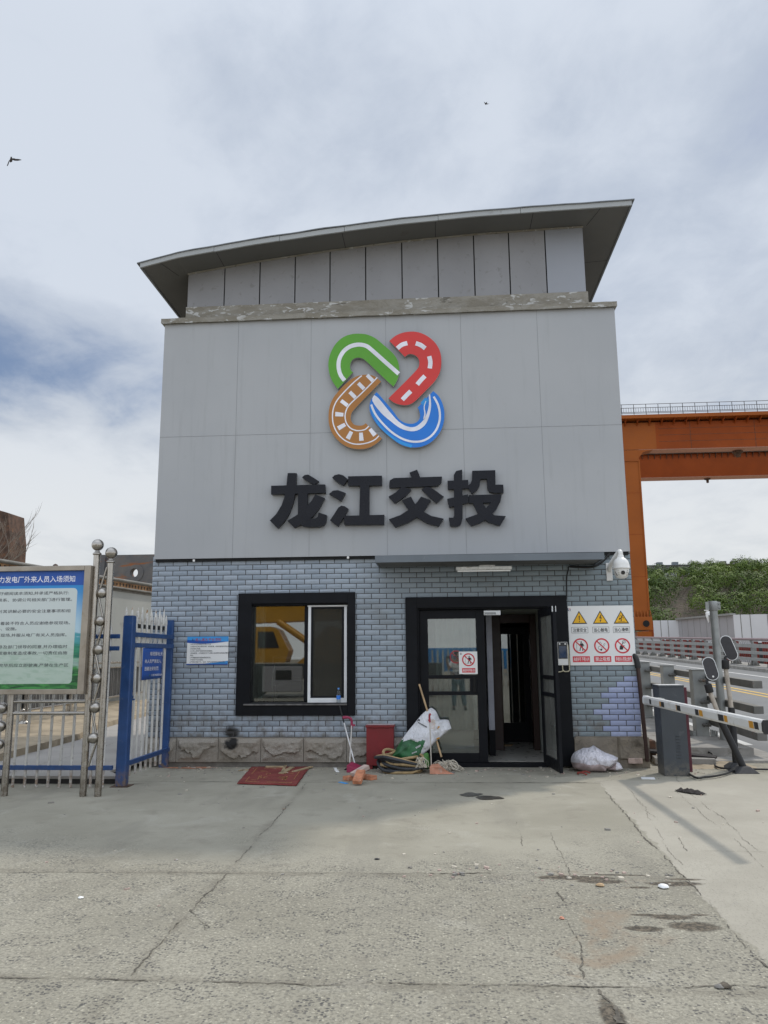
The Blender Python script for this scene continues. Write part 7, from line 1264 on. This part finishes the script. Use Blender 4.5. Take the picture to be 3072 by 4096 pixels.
for cu, cv in ((.30, .30), (.66, .32), (.34, .62), (.68, .64)):
    for _ in range(9):
        u, v = cu+rr.uniform(-.10, .10), cv+rr.uniform(-.10, .10); hu, hv_ = (rr.uniform(.02, .055), .006) if rr.random() < .5 else (.008, rr.uniform(.02, .05)); mb.add([mp(u-hu, v-hv_), mp(u+hu, v-hv_), mp(u+hu, v+hv_), mp(u-hu, v+hv_)], [(0, 1, 2, 3)])
for v0, v1, u0, u1 in ((.10, .115, .12, .88), (.88, .895, .12, .6), (.1, .88, .11, .12), (.1, .7, .88, .89)): mb.add([mp(u0, v0), mp(u1, v0), mp(u1, v1), mp(u0, v1)], [(0, 1, 2, 3)])
mb.build('gold_figures', M['gold'], o)
def z6(px, py): return 580+px/1.8433, 2200+py/1.8433
for k, (p0, p1, w_, lab) in enumerate((((890, 1598), (1045, 1598), .085, 'short batten offcut lying along the wall behind the mat'), ((1003, 1648), (1085, 1602), .075, 'batten offcut lying aslant over the middle of the red mat'), ((1095, 1635), (1228, 1598), .060, 'batten offcut lying across the right corner of the red mat'), ((1035, 1560+30), (1010, 1642), .04, 'thin splintered batten on the red mat'))):
    a, c = G(*z6(*p0), .02), G(*z6(*p1), .02); mb = MB(); mb.bar(a, c, w_, .018); tag(mb.build('batten', M['wood_strip'], None, bevel=.004), lab, 'wood offcut', 'batten offcuts around the mat')
for k, (p0, p1, w_, m_, lab, cat) in enumerate((((290, 1590), (400, 1612), .02, 'white_paint', 'pale splinter on the ground near the blue gate', 'scrap'), ((690, 1625), (820, 1612), .035, 'wood_strip', 'pale torn strip at the left edge of the red mat', 'scrap'), ((1400, 1605), (1420, 1635), .05, 'white', 'white crumbs beside the broom', 'scrap'))):
    a, c = G(*z6(*p0), .01), G(*z6(*p1), .01); mb = MB(); pts = [a.lerp(c, t) + Vector((0, 0, .006*math.sin(t*9))) for t in [i/6 for i in range(7)]]; nn = Vector((-(c-a).y, (c-a).x, 0)).normalized(); mb.prism([tuple(p+nn*w_*(.5-.08*((i*7) % 3))) for i, p in enumerate(pts)]+[tuple(p-nn*w_*(.5-.1*((i*5) % 3))) for i, p in reversed(list(enumerate(pts)))], (0, 0, -.008)); tag(mb.build('scrap', M[m_], None), lab, cat)
# bricks by the dustpan
def brick(px, py, rot, tilt, mat, lab, z=.0, lean=0):
    g = G(px, py, .03+z); c_, s_ = math.cos(rot), math.sin(rot); ax, ay, az = Vector((c_, s_, math.sin(tilt)))*.115, Vector((-s_, c_, 0))*.0575, Vector((0, 0, 1))*.0275
    az = ax.normalized().cross(ay.normalized())*.0275; mb = MB(); mb.obox((g.x, g.y, z+.029+abs(math.sin(tilt))*.115), ax, ay, az); ob = mb.build('brick', mat, None, bevel=.006); return tag(ob, lab, 'brick', 'loose bricks by the red box')
brick(1436, 3124, R(82), R(27), M['brick'], 'orange brick lying end towards the viewer, front of the loose pile', .012); brick(1408, 3110, R(48), 0, M['brick'], 'orange brick lying at the left of the loose pile'); brick(1472, 3108, R(-40), 0, M['brick'], 'orange brick lying at the right of the loose pile'); brick(1440, 3096, R(40), R(22), M['brick_pale'], 'pale mortar crusted brick leaning at the back of the loose pile', .05)
# white plastic bag by the open door
def bo(px, py): return 2240+px/4.1475, 2640+py/4.1475
def bmap(px, py): g = F(*bo(px, py), -.32); return g.x, g.z
OUT = [(178, 1640), (195, 1590), (250, 1530), (330, 1490), (390, 1458), (470, 1458), (540, 1435), (566, 1412), (590, 1440), (680, 1495), (780, 1545), (880, 1580), (968, 1618), (970, 1650), (930, 1700), (880, 1735), (830, 1770), (780, 1795), (755, 1800), (745, 1840), (640, 1845), (500, 1848), (380, 1838), (290, 1815), (220, 1780), (200, 1735), (180, 1690)]
o = thing('plastic_bag', 'knotted white plastic bag of rubbish on the ground right of the open door', 'bag', (bmap(560, 1840)[0], -.32, 0))
pillow([bmap(*p) for p in smooth_closed(OUT, (7, 12), 3)], lambda x, z, d: (x+.012*mnoise.noise(Vector((x*9, z*9, 5))), -.34-d*1.0+.10*z, max(.004, z)), .22, 16, 11.7, .030, lambda x, z: 1 if z < .115+.05*mnoise.noise(Vector((x*5, 1, 0)))-(x-bmap(400, 1700)[0])*.10 else 0).build('bag_body', [M['bag_w'], M['bag_pink']], o, smooth=50)
OUT = [(770, 1785), (830, 1770), (900, 1690), (960, 1690), (1010, 1740), (1035, 1800), (950, 1830), (850, 1825), (780, 1812)]
pillow([bmap(*p) for p in smooth_closed(OUT, (5,), 3)], lambda x, z, d: (x, -.34-d, max(.003, z)), .07, 8, 2.7, .02, lambda x, z: 1 if x < bmap(905, 1700)[0] else 0).build('bag_tail', [M['bag_w'], M['bag_pink']], o, smooth=60)
mb = MB()
for p0, p1, w_ in (((292, 1885), (440, 1900), .035), ((350, 1868), (495, 1872), .03)): a, c = G(*bo(*p0), .012), G(*bo(*p1), .02); mb.tube(spline([tuple(a), tuple(a.lerp(c, .5)+Vector((0, .02, .015))), tuple(c)], 4), .012, 6)
mb.tube(spline([tuple(G(*bo(292, 1885), .012)), tuple(G(*bo(300, 1865), .012)), tuple(G(*bo(350, 1868), .012))], 4), .011, 6); tag(mb.build('red_strap', M['red_rubber'], None, smooth=60), 'bent red rubber strap on the ground in front of the plastic bag', 'strap')
a = G(2263, 3065, .01); mb = MB(); rr = random.Random(6)
for k in range(9): p = Vector((a.x+rr.uniform(-.12, .14), a.y+rr.uniform(-.04, .05), .012)); an = rr.uniform(-.4, .4); mb.obox(p, Vector((math.cos(an), math.sin(an), .1))*rr.uniform(.05, .11), Vector((-math.sin(an), math.cos(an), 0))*.009, (0, 0, .006))
tag(mb.build('wood_splinters', M['mop'], None), 'small heap of grey splinters between the open door and the plastic bag', 'splinters')
# black charred rag, white tile, bits in the foreground
a, c = G(2700, 3165), G(2826, 3180); mb = MB()
def rfn(u, v): w_ = .10*math.sin(math.pi*min(1, max(0, u*.94+.03)))**.7; x = a.x+(c.x-a.x)*u; y = a.y+(c.y-a.y)*u+(v-.5)*w_*2+.03*mnoise.noise(Vector((u*6, v*2, 1))); return (x, y, .010+.05*math.sin(math.pi*v)*math.sin(math.pi*u)*(.6+.9*mnoise.noise(Vector((u*7, v*5, 3))))+.015*abs(mnoise.noise(Vector((u*17, v*9, 6)))))
mb.grid(rfn, 30, 10); tag(mb.build('charred_rag', M['rag'], None, smooth=70), 'crumpled charred black rag lying on the pale slab at the right', 'rag')
g = G(2592, 3113, .006); mb = MB(); mb.obox(g, Vector((.085, -.01, 0)), Vector((.012, .07, 0)), (0, 0, .005)); tag(mb.build('white_tile', M['white_alu'], None, bevel=.002), 'flat white tile lying before the barrier cabinet', 'tile')
def lump(name, px, py, r, mat, lab, cat, sq=.6):
    g = G(px, py); mb = MB(); mb.lathe((g.x, g.y, 0), [(.6*r, 0), (r, .25*r), (.95*r, .7*r*sq), (.6*r, 1.15*r*sq), (.01, 1.35*r*sq)], 12); mb.v = [Vector((v.x+r*.35*mnoise.noise(v*(1.5/r)), v.y+r*.35*mnoise.noise(v*(1.5/r)+Vector((5, 0, 0))), v.z)) for v in mb.v]; return tag(mb.build(name, mat, None, smooth=60), lab, cat)
lump('white_lump', 2655, 3553, .036, M['white'], 'white lump of foam in the broken concrete hollow', 'foam lump'); lump('yellow_scrap', 2402, 3545, .03, M['wood'], 'yellowish scrap at the edge of the broken concrete', 'scrap', .5); lump('orange_chip', 2247, 3676, .016, M['salmon'], 'tiny orange chip on the rough concrete', 'chip'); lump('dark_chip', 1508, 3438, .022, M['rubber'], 'small dark chip lying on the concrete at the middle of the picture', 'chip', .3); lump('cigarette_end', 322, 3593, .020, M['white'], 'pale cigarette end on the rough concrete at the left', 'cigarette end', .4); lump('pale_pebble', 705, 3441, .016, M['white_paint'], 'pale flat pebble on the concrete left of the diagonal joint', 'pebble', .4); lump('pale_pebble', 1135, 3237, .020, M['white_paint'], 'pale chip lying beside the diagonal joint nearer the mat', 'pebble', .3); lump('stone', 2898, 3950, .028, M['pothole'], 'dark stone in the right foreground beside its twin', 'stone'); lump('stone', 2878, 3952, .022, M['kerb'], 'smaller grey stone in the right foreground', 'stone')
rr = random.Random(17); mb = MB()
for k in range(520):
    if k < 260: x, y = rr.uniform(.6, 7.2), -.02-abs(rr.gauss(0, .45))
    elif k < 340: x, y = rr.uniform(4.2, 6.2), -5.75+rr.gauss(0, .12)
    elif k < 430: x, y = rr.uniform(7.3, 9.5), rr.uniform(-.6, 1.2)
    else: x, y = rr.uniform(0, 8.5), rr.uniform(-7.5, -.5)
    r = rr.uniform(.003, .012) if k % 9 else rr.uniform(.012, .020); mb.obox((x, y, r*.4), Vector((r, rr.uniform(-r, r), 0)), Vector((rr.uniform(-r, r)*.5, r*.8, 0)), (0, 0, r*.5), rr.choice((0, 0, 1, 2)))
ob = mb.build('grit', [M['kerb'], M['brick_pale'], M['mop']]); ob['kind'] = 'stuff'
a, c = G(1358, 3128, .004), G(1388, 3134, .004); mb = MB(); mb.bar(a, c, .05, .004); tag(mb.build('blue_strip', M['sign_sky'], None), 'scrap of blue film on the ground left of the loose bricks', 'film scrap')
# ================================================================ inside the window
o = thing('desk', 'pale desk standing inside below the window', 'desk', (2.1, .75, .055)); mb = MB(); mb.box(1.35, 3.0, .36, 1.0, .80, .83); mb.build('desk_top', M['desk'], o, bevel=.004)
for x in (1.4, 2.92): mb = MB(); mb.box(x, x+.05, .40, .96, .056, .799); mb.build('leg', M['desk'], o)
g = F(1052, 2792, .45); o = thing('peaked_cap', 'dark peaked cap lying on the desk behind the glass', 'cap', (g.x, .45, .831)); mb = MB(); mb.lathe((g.x, .45, .831), [(.10, 0), (.105, .03), (.09, .085), (.05, .12), (.004, .13)], 18); mb.build('crown_cloth', M['chair_dark'], o, smooth=60); mb = MB(); mb.grid(lambda u, v: (g.x+.05+.15*v, .45+(u-.5)*.16*(1-.5*v), .845-.012*v+.015*math.cos((u-.5)*3)), 6, 4); mb.build('peak', M['white_plastic'], o, smooth=60)
o = thing('office_chair', 'dark high backed office chair inside the window', 'chair', (2.05, 1.45, .055)); mb = MB(); mb.grid(lambda u, v: (1.72+.66*u, 1.28+.10*math.cos((u-.5)*2.4)*-1+.05*v, .55+.62*v+.06*math.sin(u*math.pi)), 10, 8); ob = mb.build('backrest', M['chair_dark'], o, smooth=60); so_ = ob.modifiers.new('thickness', 'SOLIDIFY'); so_.thickness = .06
mb = MB(); mb.box(1.75, 2.35, 1.40, 1.9, .46, .54); mb.build('seat', M['chair_dark'], o, bevel=.02); mb = MB(); mb.tube([(2.05, 1.65, .07), (2.05, 1.65, .455)], .03, 10); [mb.bar((2.05, 1.65, .10), (2.05+.3*math.cos(a), 1.65+.3*math.sin(a), .075), .04, .03) for a in (0, 1.26, 2.51, 3.77, 5.03)]; mb.build('pedestal', M['chair_dark'], o)
o = thing('filing_cabinet', 'pale grey cabinet against the rear wall seen through the window', 'cabinet', (1.6, 2.8, .055)); mb = MB(); mb.box(1.35, 2.25, 2.7, 3.15, .056, 1.62); mb.build('body', M['lilac_wall'], o, bevel=.01)
for z in (.2, .7, 1.2): mb = MB(); mb.box(1.38, 2.22, 2.685, 2.699, z, z+.38); mb.build('drawer', M['rail_grey'], o, bevel=.004)
p0 = F(1108, 2725, .33); mb = MB(); mb.tube(spline([(p0.x-.02, .36, .83), (p0.x-.05, .35, 1.0), (p0.x-.08, .34, 1.22), (p0.x-.04, .34, 1.5)], 5), .007, 6); tag(mb.build('dangling_cable', M['white_plastic'], None, smooth=60), 'white cable hanging inside the window pane', 'cable')
g = F(1925, 2905, 1.3); mb = MB(); mb.obox((5.55, 2.35, .065), Vector((.16, 0, 0)), Vector((.03, .12, 0)), (0, 0, .006)); tag(mb.build('floor_card', M['wood'], None), 'pale card lying on the floor beyond the inner doorway', 'card')
# ================================================================ birds
def bird(lab, pts, wing, dist, cat='bird'):
    P = lambda q: CAM+ray(*q).normalized()*dist; o = thing('flying_bird', lab, cat, tuple(P(pts['body'][len(pts['body'])//2])), 'birds crossing the sky'); k = dist/FOC
    mb = MB(); b = [P(q) for q in pts['body']]; mb.tube(b, [r*k for r in pts['r']], 10); body = mb.build('body', M['bird'], o, smooth=70)
    for w_ in pts['wings']:
        mb = MB(); n = len(w_)//2; top = [P(q) for q in w_]; mb.prism([tuple(p) for p in top], tuple((P((w_[0][0], w_[0][1]))-CAM).normalized()*k*1.5)); mb.build('wing', M['bird'], o)
    if 'tail' in pts: mb = MB(); mb.prism([tuple(P(q)) for q in pts['tail']], tuple((P(pts['tail'][0])-CAM).normalized()*k*1.5)); mb.build('tail', M['bird'], o)
s1 = lambda x, y: (x/13.825, 600+y/13.825)
bird('larger dark bird with one wing level and one drooping, flying at the left', dict(body=[s1(*q) for q in ((625, 400), (620, 480), (615, 560), (610, 620), (550, 690))], r=[2.2, 3.2, 4.2, 3.6, .4], wings=[[s1(*q) for q in ((670, 460), (740, 455), (810, 465), (870, 490), (980, 490), (1090, 510), (1190, 535), (1180, 560), (1090, 580), (980, 600), (810, 595), (740, 570), (670, 545))], [s1(*q) for q in ((590, 480), (540, 530), (480, 610), (430, 730), (375, 880), (420, 885), (470, 800), (500, 690), (545, 610), (600, 560))]], tail=[s1(*q) for q in ((580, 375), (670, 370), (655, 450), (600, 450))]), None, 42)
s2 = lambda x, y: (1900+x/16.59, 370+y/16.59)
bird('smaller dark bird with swept wings, high above the roof', dict(body=[s2(*q) for q in ((775, 660), (740, 720), (710, 770), (685, 820))], r=[1.3, 2.8, 2.2, .7], wings=[[s2(*q) for q in ((760, 740), (720, 690), (660, 685), (600, 595), (590, 600), (615, 690), (670, 770), (720, 790))], [s2(*q) for q in ((740, 790), (790, 795), (870, 775), (945, 735), (935, 725), (860, 745), (800, 720), (760, 710))]], tail=[s2(*q) for q in ((760, 690), (785, 610), (800, 580), (795, 620), (815, 610), (790, 670))]), None, 60)
# ================================================================ behind the photographer: what the glass mirrors
o = thing('truck_crane', 'yellow truck crane parked behind the photographer, mirrored in the window', 'truck crane', (-2.5, -21, 0)); yy = -21
mb = MB(); mb.obox((-1.5, yy, 3.45), Vector((4.2, 0, .12)), Vector((0, .35, 0)), (0, 0, .36)); mb.build('boom', M['yellow_paint'], o, bevel=.03)
mb = MB(); mb.tube([(-2.35, yy+.3, 3.1), (-.95, yy+.3, 2.15)], .14, 12); mb.build('lift_cylinder', M['yellow_paint'], o, smooth=50); mb = MB(); mb.prism([(-3.5, yy+.5, 1.4), (-2.0, yy+.5, 1.4), (-1.85, yy+.5, 1.9), (-2.3, yy+.5, 2.75), (-2.6, yy+.5, 2.88), (-3.5, yy+.5, 2.88)], (0, -1.1, 0)); cb_ = mb.build('cab', M['yellow_paint'], o, bevel=.06); mb = MB(); mb.prism([(-3.15, yy+.52, 2.0), (-2.25, yy+.52, 2.0), (-2.5, yy+.52, 2.68), (-3.15, yy+.52, 2.68)], (0, -.018, 0)); mb.build('cab_window', M['lens'], cb_)
mb = MB(); mb.prism([(-1.5, yy+.5, 1.36), (.9, yy+.5, 1.36), (.9, yy+.5, 2.6), (-.2, yy+.5, 2.9), (-.75, yy+.5, 2.35), (-1.05, yy+.5, 1.75)], (0, -1.2, 0)); mb.build('turret', M['yellow_paint'], o, bevel=.03); mb = MB(); mb.box(-5.5, 4.5, yy-1.1, yy+1.0, .75, 1.35); mb.build('carrier_deck', M['truck_dark'], o, bevel=.03); mb = MB(); mb.box(-2.75, -1.15, yy+1.001, yy+1.35, .25, 1.25); bx1_ = mb.build('side_locker', M['hoard_g'], o, bevel=.03); mb = MB(); mb.box(-2.2, -1.55, yy+1.351, yy+1.36, .72, 1.1); mb.build('locker_window', M['lens'], bx1_)
for x in (-4.4, -3.1, 1.6, 2.9): mb = MB(); mb.lathe((x, yy+.75, .52), [(.2, .0), (.5, .0), (.52, .04), (.52, .26), (.5, .3), (.2, .3)], 24, axis=(0, 1, 0)); mb.build('wheel', M['rubber'], o, smooth=40)
o = thing('site_fence', 'white picket fence with blue sheet behind the photographer, mirrored in the door', 'fence', (6, -26, 0)); mb = MB(); mb.box(1.0, 16, -26.3, -26.2, .9, 2.0); mb.build('blue_sheet', M['sign_sky'], o)
mb = MB()
for k in range(60): x = 1.0+k*.25; mb.box(x, x+.08, -26.0, -25.95, 0, 1.9)
mb.build('pickets', M['white_paint'], o)['kind'] = 'stuff'
o = thing('site_office', 'pale site cabin far behind the photographer', 'cabin', (-16, -34, 0)); mb = MB(); mb.box(-19, -13, -37, -34, 0, 2.9); mb.build('wall', M['hoard_w'], o); mb = MB(); mb.box(-17, -15.6, -33.99, -33.95, 1.0, 2.1); mb.build('window', M['lens'], o); mb = MB(); mb.box(-19.2, -12.8, -37.2, -33.8, 2.9, 3.05); mb.build('roof', M['canopy'], o)
# the photographer, seen only in the glass
def skin(name, bones, mat, parent, sub=2):
    me = bpy.data.meshes.new(name); vs = [Vector(p[0]) for p in bones]; o0 = origin(parent); me.from_pydata([tuple(v-o0) for v in vs], [(p[2], i) for i, p in enumerate(bones) if p[2] is not None], []); ob = bpy.data.objects.new(name, me); COL.objects.link(ob); sk = ob.modifiers.new('skin', 'SKIN'); sb = ob.modifiers.new('sub', 'SUBSURF'); sb.levels = sb.render_levels = sub
    if not me.skin_vertices: 
        me.attributes.new if False else None
    lay = me.skin_vertices[0].data if me.skin_vertices else None
    if lay:
        for i, p in enumerate(bones): r = p[1]; lay[i].radius = r if isinstance(r, tuple) else (r, r); lay[i].use_root = (p[2] is None)
    me.materials.append(mat); ob.parent = parent; return ob
px_, py_ = 4.98, -12.42
o = thing('person', 'person in white shirt and teal grey trousers holding up a phone, mirrored in the door', 'person', (px_, py_, 0))
B = lambda x, y, z: (px_+x, py_+y, z)
bones = [(B(0, 0, .95), (.15, .11), None), (B(0, .01, 1.18), (.145, .10), 0), (B(0, .0, 1.38), (.17, .11), 1), (B(0, .02, 1.48), .055, 2), (B(0, .04, 1.56), (.07, .085), 3), (B(0, .045, 1.67), (.078, .10), 4), (B(0, .03, 1.735), (.045, .055), 5),
 (B(-.19, .0, 1.40), .058, 2), (B(-.27, .16, 1.22), .045, 7), (B(-.33, .34, 1.45), .034, 8), (B(-.34, .38, 1.53), .030, 9), (B(.19, .0, 1.40), .058, 2), (B(.22, .20, 1.24), .045, 11), (B(-.10, .36, 1.46), .034, 12), (B(-.20, .39, 1.52), .030, 13),
 (B(-.10, .0, .88), .095, 0), (B(-.12, .02, .50), .062, 15), (B(-.14, -.02, .09), .042, 16), (B(-.15, .13, .04), .038, 17), (B(.10, .0, .88), .095, 0), (B(.14, .02, .50), .062, 19), (B(.19, -.02, .09), .042, 20), (B(.21, .13, .04), .038, 21)]
body = skin('body', bones, M['skin'], o)
shirt = [(B(0, 0, .90), (.165, .13), None), (B(0, .01, 1.18), (.165, .12), 0), (B(0, .0, 1.36), (.185, .125), 1), (B(0, .01, 1.44), (.10, .09), 2), (B(-.19, .0, 1.39), .075, 2), (B(-.25, .11, 1.27), .066, 4), (B(.19, .0, 1.39), .075, 2), (B(.215, .13, 1.29), .066, 6)]; skin('shirt', shirt, M['tee'], o)
tr = [(B(0, 0, .93), (.155, .12), None), (B(-.10, .0, .84), .11, 0), (B(-.12, .02, .50), .080, 1), (B(-.14, -.01, .10), .068, 2), (B(.10, .0, .84), .11, 0), (B(.14, .02, .50), .080, 4), (B(.19, -.01, .10), .068, 5)]; skin('trousers', tr, M['jeans'], o)
mb = MB(); mb.lathe(B(0, .02, 1.66), [(.09, 0), (.098, .03), (.088, .075), (.05, .105), (.004, .115)], 18); mb.build('hair', M['hair'], o, smooth=60)
for sx in (-1, 1): mb = MB(); mb.ball(B(.032*sx, .135, 1.665), .012, n=10); mb.build('eye', M['white'], o, smooth=60)
mb = MB(); mb.lathe(B(0, .14, 1.615), [(.016, -.005), (.013, .03), (.006, .05)], 10); mb.build('nose', M['skin'], o, smooth=60)
for sx, fx in ((-1, -.145), (1, .20)): mb = MB(); mb.grid(lambda u, v: (px_+fx+.055*math.cos(2*math.pi*u)*math.sin(math.pi*v), py_+.05+.14*math.cos(math.pi*v), max(.002, .05+.055*math.sin(2*math.pi*u)*math.sin(math.pi*v))), 14, 8); mb.build('shoe', M['rubber'], o, smooth=60)
mb = MB()
for hx in (-.34, -.20):
    for k in range(4): mb.tube([B(hx, .385, 1.545), B(hx+(k-1.5)*.018, .41, 1.575+.006*k), B(hx+(k-1.5)*.020, .43, 1.565+.006*k)], [.009, .008, .007], 6)
    mb.tube([B(hx, .385, 1.53), B(hx+(.03 if hx < -.3 else -.03), .40, 1.545)], [.011, .008], 6)
mb.build('fingers', M['skin'], o, smooth=60)
mb = MB(); mb.box(px_-.355, px_-.19, py_+.415, py_+.423, 1.53, 1.61); tag(mb.build('phone', M['dark_plastic'], None, bevel=.003), 'dark phone held level in both hands of the photographer', 'phone')
